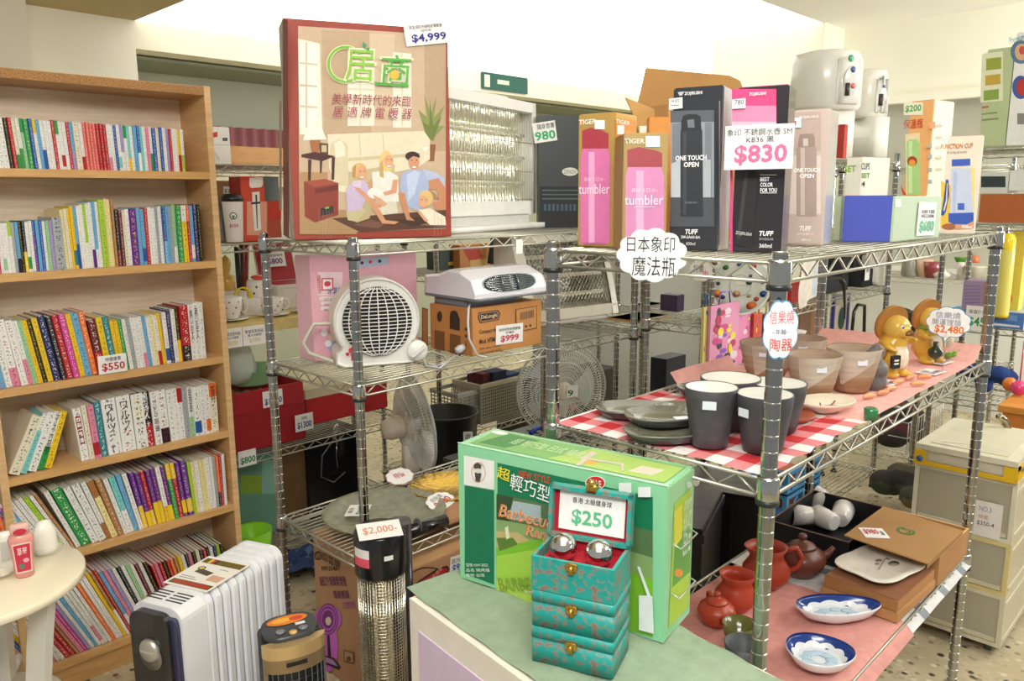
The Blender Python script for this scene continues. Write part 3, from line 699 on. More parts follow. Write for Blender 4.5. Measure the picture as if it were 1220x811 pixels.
# --- small box in green behind it
pb = None
def pbox(name, label, cat, plane, val, Z, x0, x1, ytop, depth, cols, group=None, mt='matte', flaps=False):
    """box whose front lies in the plane X = val ('u', facing -X) or Y = val ('v', facing -Y), standing on height Z"""
    if plane == 'v': A = Vector((spot(x0, Z, val), val, Z)); B = Vector((spot(x1, Z, val), val, Z))
    else: A = Vector((val, spotv(x0, Z, val), Z)); B = Vector((val, spotv(x1, Z, val), Z))
    return carton(name, label, cat, A, B, ytop, Z, depth, cols, group, mt, px=x0, flaps=flaps)
# --- black printer-like player with price card
c = carton('media_player', 'black portable player standing behind the pink tumbler boxes', 'player', *facing_pair(641, 733, (spot(641, ZA, 1.98), 1.98), R(6)), 137, ZA, .06, dict(front='#3b3f40', top='#4b4f50', right='#2e3132', left='#2e3132'), mt='plastic', px=641, flaps=False)
c.front.rect(643, 222, 700, 272, '#1d2022', 'control_panel'); c.front.art('control_keys', [('#3e5868', [(648 + i*5, 243), (651 + i*5, 243), (651 + i*5, 251), (648 + i*5, 251)]) for i in range(8)] + [('#54606a', [(646, 226 + k*5), (690, 226 + k*5), (690, 227.5 + k*5), (646, 227.5 + k*5)]) for k in range(3)])
c.front.art('oval_badge', [('#d8dccf', 679, 204.5, 9.5, 5)], label='oval silver badge'); c.front.text('DENON', 672, 202, 686, 207, '#777')
card_px('price_label', 'white price label ending in green 80', c.front, ((637,171),(664,167),(637,147)), [('隨身音響', .2, .65, .95, .92, '#333', .01), ('980', .05, .1, .95, .55, '#2fae6e', .04)], off=.003)
# --- green poster behind
MB('matte').box(0, 0, 0, .62, .012, .17, '#1f5a50').box(.03, -.001, .02, .10, .0, .13, '#e9e4d0').box(.2, -.001, .06, .36, 0, .10, '#cfe0c8').build('green_poster', None, T3(spot(575, 2.2, 5.53), 5.53, 2.45), label='dark green poster hanging on the beam above the quartz heater', cat='poster')
# --- pink box on the second shelf
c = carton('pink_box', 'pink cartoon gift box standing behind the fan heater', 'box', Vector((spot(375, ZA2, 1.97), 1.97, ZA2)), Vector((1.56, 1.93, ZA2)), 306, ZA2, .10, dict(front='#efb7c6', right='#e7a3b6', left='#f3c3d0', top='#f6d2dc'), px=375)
# (front spans to 465)
f = c.front
f.art('panel_print', [('#f9dfe6', [(378,324),(408,324),(408,352),(378,352)]), ('#d94a5a', [(383,331),(397,331),(397,346),(383,346)]), ('#fff', [(384.5,332.5),(395.5,332.5),(395.5,344.5),(384.5,344.5)]), ('#d94a5a', 390, 338, 4, 3.2),
   ('#f7e9ee', [(380,353),(412,353),(412,358),(380,358)]), ('#f7e9ee', [(382,359),(412,359),(412,363),(382,363)]), ('#f7e9ee', [(382,365),(412,365),(412,369),(382,369)]),
   ('#f4f0f2', 386, 396, 4, 4.6), ('#f3dcc0', 399, 400, 8, 7), ('#a9bfe0', 400, 413, 10, 7), ('#fff', 391, 409, 4, 4), ('#ecd3b2', 406, 408, 4, 5), ('#b9cfe8', [(427,309),(462,305),(462,315),(427,319)]), ('#333', 431, 313, 2, 2), ('#c33', 441, 312, 2, 2), ('#333', 452, 311, 2, 2)])
f.text('冰淇淋機', 390, 342, 413, 350, '#3a5ba8', bold=.02); f.text('材質精緻', 378, 327, 382, 350, '#c33')
for k in range(3): f.text('安全溫控保護設計', 386, 354.2 + 6*k, 410, 357.2 + 6*k, '#888')
# --- round fan heater
def fan_heater():
    cen = W(452, 436, z=ZA2); d = Vector((cen.x, cen.y, 0)).normalized(); n_ = Vector((-.62, -.78, 0)).normalized()   # towards the reader
    n_ = (-d + Vector((d.y, -d.x, 0)) * .20).normalized()
    ex = Vector((-n_.y, n_.x, 0)); ey = -n_
    M = Matrix((ex, ey, Vector((0, 0, 1)))).transposed().to_4x4(); M.translation = (cen.x, cen.y, ZA2); dist = cen.xy.length
    u1 = dist / FPX * 1.02
    rr = 51 * u1; H_ = 104 * u1; cz = H_ - rr; dp = .12
    t = thing('fan_heater', 'round white fan heater with a red flower emblem, on the left rack', 'heater', M)
    pts = []
    for i in range(30): a = R(-35 + 250 * i / 29); pts.append((rr * math.cos(a), cz + rr * math.sin(a)))
    pts += [(-rr * .95, cz * .35), (-rr * .98, .012), (-rr * .80, 0), (rr * .80, 0), (rr * 1.12, .012), (rr * 1.16, .035), (rr * 1.05, cz * .45)]
    mb = MB('plastic'); n = len(pts)
    cx, cy = 0, cz
    lay = [(0.006, .93), (0, .965), (.004, .99), (.012, 1), (dp - .02, 1), (dp - .006, .96), (dp, .88)]
    vs = [(cx + (p[0]-cx) * k, y, cy + (p[1]-cy) * k) for y, k in lay for p in pts]
    for j in range(len(lay) - 1): 
        mb.add([vs[j*n+i] for i in range(n)] + [vs[(j+1)*n+i] for i in range(n)], [((i+1) % n, i, n+i, n+(i+1) % n) for i in range(n)], '#f2f1ec' if j < 3 else '#e3dcc8', smooth=True)
    mb.add([vs[i] for i in range(n)], [tuple(range(n))], '#f2f1ec'); mb.add([vs[(len(lay)-1)*n+i] for i in range(n)], [tuple(range(n))[::-1]], '#e3dcc8')
    mb.build('housing', t)
    r1 = rr * .80
    MB('matte').prism([(r1 * math.cos(R(a)), cz + r1 * math.sin(R(a))) for a in range(0, 360, 12)], -.0005, .004, '#1c1d1f', A=0, B=2, ax=1).build('grille_opening', t)
    g = MB('plastic'); col = '#f5f4ef'
    def dome(x, z): return -.003 - .010 * max(0, 1 - (x*x + z*z) / (r1*r1))
    for i in range(-9, 10):
        z = i * r1 / 9.6; hw = math.sqrt(max(0, r1*r1 - z*z))
        if hw > .004: g.tube([(x, dome(x, z), cz + z) for x in [(-hw + 2*hw*k/8) for k in range(9)]], .0017, 4, col)
    for k in range(-3, 4):
        b = k / 3.6
        g.tube([(b * math.sqrt(max(0, r1*r1 - z*z)), dome(b * math.sqrt(max(0, r1*r1 - z*z)), z) - .001, cz + z) for z in [(-r1 * .98 + 2 * r1 * .98 * q / 14) for q in range(15)]], .0019, 4, col)
    g.build('grille', t)
    k = MB('plastic').lathe([(rr*.25, 0), (rr*.25, .004), (rr*.22, .010), (0.0001, .011)], 20, '#eeede8').box(-rr*.20, -.004, .008, rr*.20, .004, .020, '#e4e4e0')
    k.build('thermostat_knob', t, Matrix.Translation((rr*.90, -.001, rr*.30)) @ Matrix.Rotation(R(90), 4, 'X') @ Matrix.Rotation(R(35), 4, 'Z'))
    e = MB('matte').sphere((-rr*.62, -.001, rr*.42), .0085, 10, '#cf3350', sy=.15).sphere((-rr*.72, -.001, rr*.34), .005, 8, '#cf3350', sy=.15).sphere((-rr*.52, -.001, rr*.34), .005, 8, '#cf3350', sy=.15).box(-rr*.64, -.0015, rr*.18, -rr*.60, 0, rr*.34, '#cf3350')
    e.build('emblem', t, label='red tree emblem')
    MB('gloss').sphere((-rr*.05, 0, rr*.33), .005, 10, '#7c1c24', sy=.5).build('pilot_lamp', t)
    hp = [(-rr*.72, dp*.5, cz + rr*.1)]
    MB('plastic').tube([M.inverted() @ Vector(p) for p in []] or [(-rr*.9, dp*.5, cz*.95), (-rr*1.35, dp*.6, cz*.95), (-rr*1.62, dp*.6, cz*.55), (-rr*1.5, dp*.55, .04), (-rr*1.0, dp*.5, .012), (-rr*.7, dp*.5, .01)], .006, 8, '#cfcabc').build('handle', t)
    return t, M
fan_heater()
# --- compact heater box and the heater lying on it
ZP = ZA2
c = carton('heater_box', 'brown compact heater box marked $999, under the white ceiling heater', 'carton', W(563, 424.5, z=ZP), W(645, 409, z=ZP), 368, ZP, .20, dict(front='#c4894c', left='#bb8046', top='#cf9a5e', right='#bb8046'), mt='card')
f = c.front
f.art('logo_plate', [('#2b2320', [(570,372),(593,369),(596,373),(594,381),(572,385),(569,379)]), ('#c4894c', [(571,373),(592,370.4),(594.6,374),(593,380),(573,383.5),(570.6,379)]), ('#2b2320', [(571.6,373.8),(591.5,371.2),(593.8,374.6),(592.4,379.4),(573.4,382.7),(571.4,378.6)])])
f.text("DeLonghi", 573, 374, 592, 380, '#e6c79a', bold=.02)
f.text('Compact heater', 571, 391, 598, 397, '#3a2c22', bold=.02); f.text('Mod. HTM03', 571, 402, 593, 408, '#3a2c22', bold=.04); f.text('120V 60Hz 1200W', 571, 412, 596, 415, '#3a2c22'); f.text('WALL MOUNTED HEATER', 571, 417, 597, 420, '#3a2c22')
f.art('code_frame', [('#4a3526', [(614,368),(639,364),(639,391),(614,396)]), ('#c4894c', [(614.7,368.8),(638.3,364.9),(638.3,390.2),(614.7,395)])] + [('#4a3526', [(619 + i*1.5, 372 - i*.3), (619.8 + i*1.5, 372 - i*.3), (619.8 + i*1.5, 381 - i*.3), (619 + i*1.5, 381 - i*.3)]) for i in range(11)] + [('#4a3526', 626, 388.5, 1.5, 1.5), ('#4a3526', 631, 387.5, 1.5, 1.5)])
card_px('price_label', 'white price label reading $999', f, ((590,411),(622,406.5),(590,388)), [('迪朗奇陶瓷電暖器', .1, .68, .9, .84, '#333', .01), ('HTM03', .35, .52, .65, .64, '#333', .01), ('$999', .16, .08, .84, .46, '#cc3355', .04)], off=.003)
g = c.left
g.art('side_print', [('#4a3526', [(503,366),(510,368),(510,412),(503,408)]), ('#bb8046', [(503.8,367.4),(509.2,369),(509.2,410.6),(503.8,407.2)]), ('#4a3526', 524, 377, 3.2, 6.5), ('#3a2a20', [(536,378),(537,371),(541,369.5),(545,371.5),(548,380),(548,394),(536,391.5)]), ('#7a4f2a', [(518,393),(530,395),(530,418),(518,414)]), ('#7a4f2a', [(536,397),(549,400),(549,424),(536,420)]), ('#4a3526', 555.5, 392, 1.6, 2), ('#4a3526', 555.5, 400, 1.6, 2), ('#4a3526', [(555,406),(556,406),(556,413),(555,413)])])
# heater on it: pale wedge body with oval grille
Zt = ZP + c.h + .0012
M = Matrix((c.ex, c.ey, Vector((0, 0, 1)))).transposed().to_4x4(); M.translation = c.A + Vector((0, 0, c.h + .0012))
t = thing('ceiling_heater', 'white bathroom heater with oval chrome grille lying on the brown box', 'heater', M)
w_ = c.w
MB('plastic').rbox(.005, .03, 0, w_*.80, .20, .026, .03, '#7f868e').build('base', t)
prof = [(-.03, .032), (-.032, .046), (-.012, .088), (.045, .112), (.10, .112), (.15, .096), (.22, .088), (.225, .034)]
mb = MB('gloss'); xs = [(-.012, .90), (0, .98), (.02, 1), (w_*.88, 1), (w_*.95, .97), (w_*.99, .82)]
vs = [(x, p[0] * (1 if k > .9 else .9), .030 + (p[1]-.030) * k) for x, k in xs for p in prof]; n = len(prof)
for i in range(len(xs)-1):
    for j in range(n-1): mb.add([vs[i*n+j], vs[(i+1)*n+j], vs[(i+1)*n+j+1], vs[i*n+j+1]], [(0, 1, 2, 3)], '#eceaf0' if j < 6 else '#d8d6dc')
mb.add([vs[j] for j in range(n)], [tuple(range(n))], '#dddbe2'); mb.add([vs[(len(xs)-1)*n+j] for j in range(n)], [tuple(range(n))[::-1]], '#e4e2e8')
mb.build('housing', t)
MB('plastic').rbox(-.008, -.030, .024, w_*.99, .225, .034, .02, '#8d949c').build('rim', t)
sl = math.atan2(.042, .020)
Mg = Matrix.Translation((w_*.46, -.020, .068)) @ Matrix.Rotation(R(68), 4, 'X')
ov = [(w_*.36 * (abs(math.cos(a))**.7) * (1 if math.cos(a) > 0 else -1), .026 * (abs(math.sin(a))**.8) * (1 if math.sin(a) > 0 else -1)) for a in [2*math.pi*i/28 for i in range(28)]]
MB('plastic').prism([(x*1.06, y*1.1) for x, y in ov], -.004, .002, '#9aa1a6').build('grille_surround', t, Mg)
MB('chrome').prism(ov, .002, .0035, '#3a4248').build('grille_backing', t, Mg)
g = MB('chrome')
for i in range(-4, 5): hw = w_*.35 * math.sqrt(max(0, 1 - (i/5)**2)); g.cyl((-hw, i*.0052, .006), (hw, i*.0052, .006), .0011, 4, '#cdd2d4')
for x in (-w_*.12, w_*.1): g.cyl((x, -.025, .008), (x, .025, .008), .0022, 5, '#aab0b4')
g.build('grille', t, Mg)
MB('plastic').tube([(.01, .02, .012), (-.03, -.02, .006), (-.055, -.045, -.03), (-.06, -.055, -.075), (-.035, -.06, -.125), (-.01, -.062, -.134), (.0, -.064, -.136)], .0035, 6, '#c9ccd0').build('power_cord', t)
# --- coil of grey cord with plug on the shelf
def xform(px, py, Z): return W(px, py, z=Z)
pc = [W(x, y, z=ZA2 + .006) for x, y in ((506,432),(520,438),(533,434),(530,424),(514,420),(504,426),(508,436),(524,440),(538,430),(545,423))]
t = thing('coiled_cord', 'grey coiled power cord with plug in front of the brown heater box', 'cord', T3(0, 0, 0))
MB('plastic').tube([(p.x, p.y, ZA2 + .006 + .004 * (i % 3)) for i, p in enumerate(pc)], .0035, 6, '#c3c5c4').build('cord', t)
q = pc[-1]; MB('plastic').lathe([(.004, 0), (.011, .004), (.0125, .018), (.009, .03), (.0001, .032)], 10, '#c9ccd0').build('plug', t, Matrix.Translation((q.x - .004, q.y, ZA2 + .018)) @ Matrix.Rotation(R(70), 4, 'Y'))
# --- beige halogen heater, tilted face
A = W(606, 414, z=ZA2); B = Vector((spot(736, ZA2, 1.70), 1.70, ZA2)); 
A = Vector((spot(628, ZA2, 1.90), 1.90, ZA2)); B = Vector((spot(737, ZA2, 1.83), 1.83, ZA2))
ex = (B - A); w_ = ex.length; ex.normalize(); ey = Vector((-ex.y, ex.x, 0)); h = height_at(625, 282, A) - ZA2; h = min(h, .335)
M = Matrix((ex, ey, Vector((0, 0, 1)))).transposed().to_4x4(); M.translation = A
t = thing('halogen_heater', 'beige radiant heater with a mesh guard, at the right end of the left rack', 'heater', M)
def yb(z): return .10 * (z / h) ** 1.4      # the face leans back as it rises
mb = MB('plastic'); col = '#d9d3c0'; Zs = [0.02 + (h - .02) * i / 10 for i in range(11)]
for x0, x1 in ((0, .042), (w_ - .028, w_)):
    for i in range(10):
        a, b = Zs[i], Zs[i+1]
        mb.add([(x0, yb(a), a), (x1, yb(a), a), (x1, yb(b), b), (x0, yb(b), b)], [(0, 1, 2, 3)], col)
for x in (0, w_):
    for i in range(10):
        a, b = Zs[i], Zs[i+1]; mb.add([(x, yb(a), a), (x, .17, a), (x, .17, b), (x, yb(b), b)], [(3, 2, 1, 0) if x == 0 else (0, 1, 2, 3)], '#dedad0' if x == 0 else col)
mb.box(0, yb(.05), .02, w_, .2, .06, col).box(0, yb(h) - .012, h - .03, w_, .2, h, col).box(.0, .17, .02, w_, .2, h, col)
mb.build('housing', t)
MB('plastic').rbox(-.06, .02, 0, w_ - .02, .19, .022, .03, '#e0dccf').build('base', t)
MB('foil').grid(lambda a, b: (.045 + a * (w_ - .075), .14, .06 + b * (h - .095)), 8, 8, '#8a8878').build('reflector', t)
for z in (.10, .17, .24):
    if z < h - .05: MB('plastic').box(.045, yb(z) + .02, z, w_ - .03, yb(z) + .035, z + .014, '#cfc8ae').build('heating_bar', t)
g = MB('wire')
z0, z1 = .062, h - .032; xw = w_ - .075
def pt(x, z): return (x, yb(z) + .002, z)
n = 22
for k in range(-12, n + 1):
    for sg in (1, -1):
        pts = []
        for i in range(9):
            s_ = i / 8; x = .045 + (k / n + s_ * .55 * (1 if sg > 0 else 1)) * xw; 
            x = x if sg > 0 else .045 + xw - (x - .045)
            if .044 < x < .046 + xw: pts.append(pt(x, z0 + (z1 - z0) * s_))
        if len(pts) > 1: g.tube(pts, .0010, 3, '#b9b6a4')
g.tube([pt(.045, z0 + (z1-z0)*i/6) for i in range(7)], .002, 4, '#e4e0cc'); g.tube([pt(.045 + xw, z0 + (z1-z0)*i/6) for i in range(7)], .002, 4, '#3a3a34')
g.build('mesh_guard', t)
card('blank_tag', 'small blank white tag hanging above the beige heater', frame((spot(615, 1.30, 1.635), 1.635, 1.285), (1, 0, 0), (0, 0, 1)), .028, .042, [])
# ================================================================ floor and lower left
def rot_frame(p, towards, Z=0):
    """frame at p whose -Y axis points along 'towards' (xy)"""
    n_ = Vector((towards[0], towards[1], 0)).normalized(); ex = Vector((-n_.y, n_.x, 0)); M = Matrix((ex, -n_, Vector((0, 0, 1)))).transposed().to_4x4(); M.translation = (p[0], p[1], Z); return M
# --- oil radiator
fl_ = Vector((.566, 1.70, 0)); frr = Vector((.612, 1.571, 0)); bl_ = Vector((.905, 1.74, 0))
ax = (Vector((.93, 1.70, 0)) - frr).normalized(); L_ = .33; wd_ = .135; M = Matrix((ax, Vector((-ax.y, ax.x, 0)), Vector((0, 0, 1)))).transposed().to_4x4(); M.translation = frr
t = thing('oil_radiator', 'white oil-filled radiator with black control panel, on the floor before the bookcase', 'radiator', M)
H_ = .60
def fin_prof(w_, h0, h1, r):
    pts = []
    for cx, cy, a0 in ((w_ - r, h0 + r, -90), (w_ - r, h1 - r, 0), (r, h1 - r, 90), (r, h0 + r, 180)):
        for i in range(6): a = R(a0 + 18 * i); pts.append((cx + r * math.cos(a), cy + r * math.sin(a)))
    return pts
fm = MB('gloss')
out = fin_prof(wd_, .06, H_, .03); inn = [(wd_/2 + (p[0]-wd_/2) * .93, .33 + (p[1]-.33) * .975) for p in out]
vs = []
for x, pr in ((-.011, inn), (-.007, out), (.007, out), (.011, inn)): vs += [(x, p[0], p[1]) for p in pr]
n = len(out)
for j in range(3): fm.add([vs[j*n+i] for i in range(n)] + [vs[(j+1)*n+i] for i in range(n)], [((i+1) % n, i, n+i, n+(i+1) % n) for i in range(n)], '#eceef0', smooth=False)
fm.add(vs[:n], [tuple(range(n))], '#c9d0e0'); fm.add(vs[3*n:], [tuple(range(n))[::-1]], '#c9d0e0')
fmm = fm.mesh('fin'); NF = 10
for i in range(NF): link('fin', fmm, t, T3(.085 + i * (L_ - .09) / (NF - 1), 0, 0))
sp = MB('gloss'); inn2 = [(wd_/2 + (p[0]-wd_/2) * .84, .33 + (p[1]-.33) * .93) for p in out]
sp.prism(inn2, .08, L_, '#aab4cc', A=1, B=2, ax=0); sp.build('core', t)
MB('gloss').prism([(p[0], p[1]) for p in out], 0, .072, '#eceef0', A=1, B=2, ax=0).build('end_housing', t)
pp = fin_prof(wd_ * .80, .05, H_ - .012, .028)
MB('gloss').prism([(p[0] + wd_*.10 + .008, p[1]) for p in pp], -.018, .004, '#2a2624', A=1, B=2, ax=0).prism([(p[0]*.3 + wd_*.04 , p[1]*.97+.01) for p in pp], -.010, .004, '#3a3a58', A=1, B=2, ax=0).build('control_panel', t)
kn = MB('brushed').lathe([(.026, 0), (.026, .006), (.023, .010), (.020, .012), (.0001, .0125)], 24, '#c9c5bc').box(-.002, -.017, .0115, .002, .017, .0135, '#e6e4e0')
kn.build('dial', t, Matrix.Translation((-.018, wd_*.55, .505)) @ Matrix.Rotation(R(-90), 4, 'Y'))
MB('brushed').lathe([(.030, 0), (.030, .003), (.0001, .004)], 24, '#8c8a88').build('dial_ring', t, Matrix.Translation((-.0175, wd_*.55, .488)) @ Matrix.Rotation(R(-90), 4, 'Y'))
MB('gloss').rbox(-.020, wd_*.35, .38, -.017, wd_*.75, .40, .003, '#d8d2bc').build('badge', t)
tp = Face(M @ Vector((0, 0, H_ + .0005)), ax, Vector((-ax.y, ax.x, 0)), t)
ve = MB('matte')
for i in range(4):
    for y0 in (.02, .075): ve.box(.022 + i*.011, y0, H_, .026 + i*.011, y0 + .045, H_ + .0006, '#2b2b2e')
tag(ve.build('vent_slots', t), kind='stuff')
st = tp.art('top_sticker', [('#f4f1e8', [(.080, .004), (.225, .004), (.225, .131), (.080, .131)]), ('#6b5a1e', [(.088, .010), (.108, .010), (.108, .125), (.088, .125)]), ('#b4382a', [(.092, .015), (.105, .02), (.103, .118), (.091, .11)]), ('#6b5f20', [(.192, .010), (.215, .010), (.215, .125), (.192, .125)]), ('#222', [(.194, .085), (.213, .085), (.213, .092), (.194, .092)]), ('#c22f28', [(.194, .092), (.213, .092), (.213, .101), (.194, .101)]), ('#e6c23a', [(.194, .101), (.213, .101), (.213, .109), (.194, .109)]),
   ('#d8a98c', [(.122, .015), (.148, .012), (.150, .05), (.124, .05)]), ('#54503c', [(.140, .06), (.158, .055), (.166, .1), (.148, .105)]), ('#3c3c70', .168, .100, .009, .010), ('#e0c33a', .168, .100, .006, .007), ('#555', [(.116, .07), (.118, .07), (.118, .12), (.116, .12)]), ('#555', [(.124, .08), (.126, .08), (.126, .12), (.124, .12)]), ('#555', [(.175, .03), (.177, .03), (.177, .055), (.175, .055)])], mt='gloss', local=True)
for x in (.07, L_ - .03): MB('plastic').rbox(x - .012, -.03, .035, x + .012, wd_ + .03, .06, .01, '#2a2a2c').cyl((x, -.025, .02), (x, -.010, .02), .02, 12, '#1e1e20').cyl((x, wd_ + .01, .02), (x, wd_ + .025, .02), .02, 12, '#1e1e20').build('foot', t)
# --- ceramic tower fan heater
M = rot_frame((.827, 1.512), (-.30, -.95)); t = thing('ceramic_heater', 'small champagne and black ceramic fan heater, to the right of the oil radiator', 'heater', M)
def tw(w_, d_, z0, z1, r=.03): return (-w_/2, -d_*.45, z0, w_/2, d_*.55, z1, r)
H_ = .5
MB('plastic').rbox(*tw(.135, .13, .02, H_ - .02, .045), '#24262a', seg=5).rbox(-.06, -.045, H_ - .02, .06, .055, H_, .04, '#3a3d40', seg=5).build('body', t)
n = 15; pts = [(-.0665 * math.cos(math.pi * i / (n-1)), -.030 - .036 * math.sin(math.pi * i / (n-1))) for i in range(n)]
fs = MB('brushed')
def curved(mb, k0, k1, z0, z1, col, off=0, mt=None):
    for i in range(k0, k1):
        (xa, ya), (xb, yb_) = pts[i], pts[i+1]
        mb.add([(xa*(1+off), ya*(1+off), z0), (xb*(1+off), yb_*(1+off), z0), (xb*(1+off), yb_*(1+off), z1), (xa*(1+off), ya*(1+off), z1)], [(0, 1, 2, 3)], col, mt, True)
curved(fs, 0, n-1, .02, .10, '#b39a72', .04); curved(fs, 0, n-1, .425, H_ - .012, '#a8906c', .04); curved(fs, 0, 2, .1, .43, '#a8906c', .04); curved(fs, n-3, n-1, .1, .43, '#a8906c', .04); curved(fs, 0, n-1, .458, H_ - .012, '#e2c48e', .055)
fs.add([(p[0]*1.055, p[1]*1.055, H_ - .012) for p in pts], [tuple(range(n))], '#e2c48e')
fs.build('front_shell', t, label='champagne front shell')
sl_ = MB('plastic'); curved(sl_, 2, n-3, .10, .425, '#15161a', .0); 
for i in range(2, n-2): sl_.cyl((pts[i][0]*1.03, pts[i][1]*1.03, .10), (pts[i][0]*1.03, pts[i][1]*1.03, .425), .0016, 4, '#3a3c44')
for k in range(16): sl_.tube([(pts[i][0]*1.02, pts[i][1]*1.02, .105 + k*.02) for i in range(2, n-2)], .0012, 4, '#2c2e34')
sl_.build('grille', t)
MB('matte').box(-.025, -.0712, .442, .02, -.067, .450, '#1e1e1c').build('slot', t)
tf = Face(M @ Vector((0, 0, H_ + .0005)), M.col[0].to_3d(), M.col[1].to_3d(), t)
tf.art('top_sticker', [('#e8862a', 0, .026, .046, .020), ('#f4b43c', -.012, .028, .022, .010), ('#d9452a', .02, .026, .016, .009)], local=True, label='orange oval sticker'); tf.art('price_dot', [('#e8ecf0', [(.012, -.008), (.034, -.008), (.034, .004), (.012, .004)])], local=True)
for x, y, r_, cc in ((-.025, -.020, .011, '#777c80'), (0, -.034, .009, '#e2b670'), (.025, -.024, .011, '#777c80')): MB('gloss').lathe([(r_, 0), (r_ * .9, .004), (.0001, .005)], 16, cc).build('button', t, T3(x, y, H_))
# --- tall quartz tower heater with price card on top
cx, cy = 1.085, 1.515; M = rot_frame((cx, cy), (-.50, -.87)); t = thing('tower_heater', 'tall black tower heater with a chrome wire guard, marked $2,000', 'heater', M)
H_ = .655
MB('plastic').rbox(-.11, -.09, 0, .11, .11, .03, .04, '#1c1c1e').build('base', t)
MB('gloss').lathe([(.062, H_ - .115), (.064, H_ - .11), (.064, H_ - .012), (.058, H_ - .002), (.0001, H_)], 28, '#1b1b1e').build('head', t)
MB('gloss').rbox(.028, .0, .03, .082, .062, H_ - .004, .02, '#232327').build('spine', t)
MB('foil').grid(lambda a, b: (.052 * math.cos(R(20 + 140 * a)), -.004 + .052 * math.sin(R(20 + 140 * a)), .04 + b * (H_ - .16)), 10, 30, '#cfc8a8').build('reflector', t)
for x in (-.018, .018): MB('ceramic').cyl((x, .0, .04), (x, .0, H_ - .12), .006, 8, '#d9c9a0').build('quartz_tube', t)
g = MB('chrome')
for i in range(30):
    a = R(160 + 220 * i / 29); g.cyl((.058 * math.cos(a), .058 * math.sin(a), .03), (.058 * math.cos(a), .058 * math.sin(a), H_ - .115), .0010, 4, '#e6e0cc')
for k in range(60):
    z = .035 + k * (H_ - .155) / 59; g.tube([(.0585 * math.cos(R(150 + 24 * i)), .0585 * math.sin(R(150 + 24 * i)), z) for i in range(11)], .0011, 3, '#d8d2be')
g.build('wire_guard', t)
hf = Face(M @ Vector((-.04, -.0655, H_ - .1)), M.col[0].to_3d(), (0, 0, 1), t)
def bent(name, a0, a1, z0, z1, col, label=None):
    m = MB('matte'); m.grid(lambda a, b: (.0652 * math.sin(R(a0 + (a1-a0) * a)), -.0652 * math.cos(R(a0 + (a1-a0) * a)), z0 + (z1 - z0) * b), 6, 2, col, cfn=(lambda i, j: '#e8546a' if (j == 0 and col == '#f3f1ea') else col)); m.build(name, t, label=label)
bent('warranty_sticker', -75, -30, H_ - .08, H_ - .035, '#f3f1ea', 'white and red round sticker'); bent('white_sticker', 2, 22, H_ - .062, H_ - .050, '#f1f1ee')
card('price_card', 'white card reading $2,000 lying on top of the black tower heater', Matrix.Translation((0, 0, 0)) @ frame(M @ Vector((-.055, -.075, H_ + .002)), M.col[0].to_3d() + M.col[1].to_3d() * .05, M.col[1].to_3d() + Vector((0, 0, .28))), .105, .062, [('$2,000-', .12, .25, .9, .72, '#e2896a', .01)])
# --- cardboard fan carton on the floor
c = carton('fan_carton', 'large brown fan carton with purple fan drawing, on the floor under the left rack', 'carton', Vector((1.205, 1.60, .001)), Vector((1.205 + .62, 1.60, .001)), 0, .001, .43, dict(front='#b58a66', left='#bb906a', top='#c79c70'), mt='card', h=.452)
g = c.left
ring(g, 'logo_ring', 379.5, 661.5, 4.6, 5.4, 1.2, 0, 360, '#3a2a20'); g.text('亞', 377, 658, 382, 665, '#3a2a20', bold=.02)
g.text('亞普牌', 385, 662, 405, 672, '#3a2a20', bold=.03, rot=-.001); g.text('HY-214A', 384, 674, 404, 679, '#3a2a20', bold=.04)
g.text('遠紅外線碳素燈管', 381, 686, 413, 697, '#6a2a5a', bold=.03); g.text('護網擺頭', 398, 703, 417, 712, '#6a2a5a', bold=.03); g.text('上下角度可調', 408, 716, 424, 724, '#a03aa0', bold=.02)
fan_ = [('#d06ad0', 392, 737, 16, 17), ('#d06ad0', 391, 770, 13, 30), ('#8a3a92', 392, 737, 12.5, 19), ('#c86ac8', 392, 737, 11, 17.2), ('#7a3484', 392, 737, 10, 15.5), ('#c86ac8', 392, 737, 8.6, 13.4), ('#7a3484', 392, 737, 7, 11), ('#e8d8b8', 392.5, 739, 3.4, 5), ('#2a2420', [(391,756),(394,756),(396,782),(392,782)]), ('#2a2420', [(385,779),(400,783),(407,794),(405,797),(388,790)]), ('#b58ac0', [(387,781),(398,785),(404,793),(390,788)])]
g.art('fan_drawing', fan_)
g.art('safety_marks', [('#6a4a34', [(411,773),(423,776),(423,790),(411,787)]), ('#bb906a', [(412,774.5),(422,777),(422,788.5),(412,786)]), ('#6a4a34', 417, 784, 3, 3)])
f = c.front
ring(f, 'oval_logo', 510, 695, 26, 20, 1.2, 0, 360, '#2a1a18')
f.art('oval_logo', [('#2a1a18', [(484.5,711),(486,703),(500,690),(520,677),(532,673),(535,677),(530,687),(514,700),(496,711),(487,714)]), ('#b02a2a', [(486.5,709.5),(488,703),(501,691.5),(520,679.5),(531,675.5),(533,678),(528.5,686.5),(513,698.5),(496,709),(488,712)])])
f.text('遠紅外線碳素燈管', 492, 684, 528, 703, '#d8a080', bold=.02, rot=.52, fit=False)
card_px('price_label', 'white price label with blue print', f, ((535,685),(556,678),(535,664)), [('遠紅外線碳素', .05, .6, .9, .9, '#333', .01), ('$999', .1, .08, .95, .55, '#2f5ab0', .04)], off=.003)
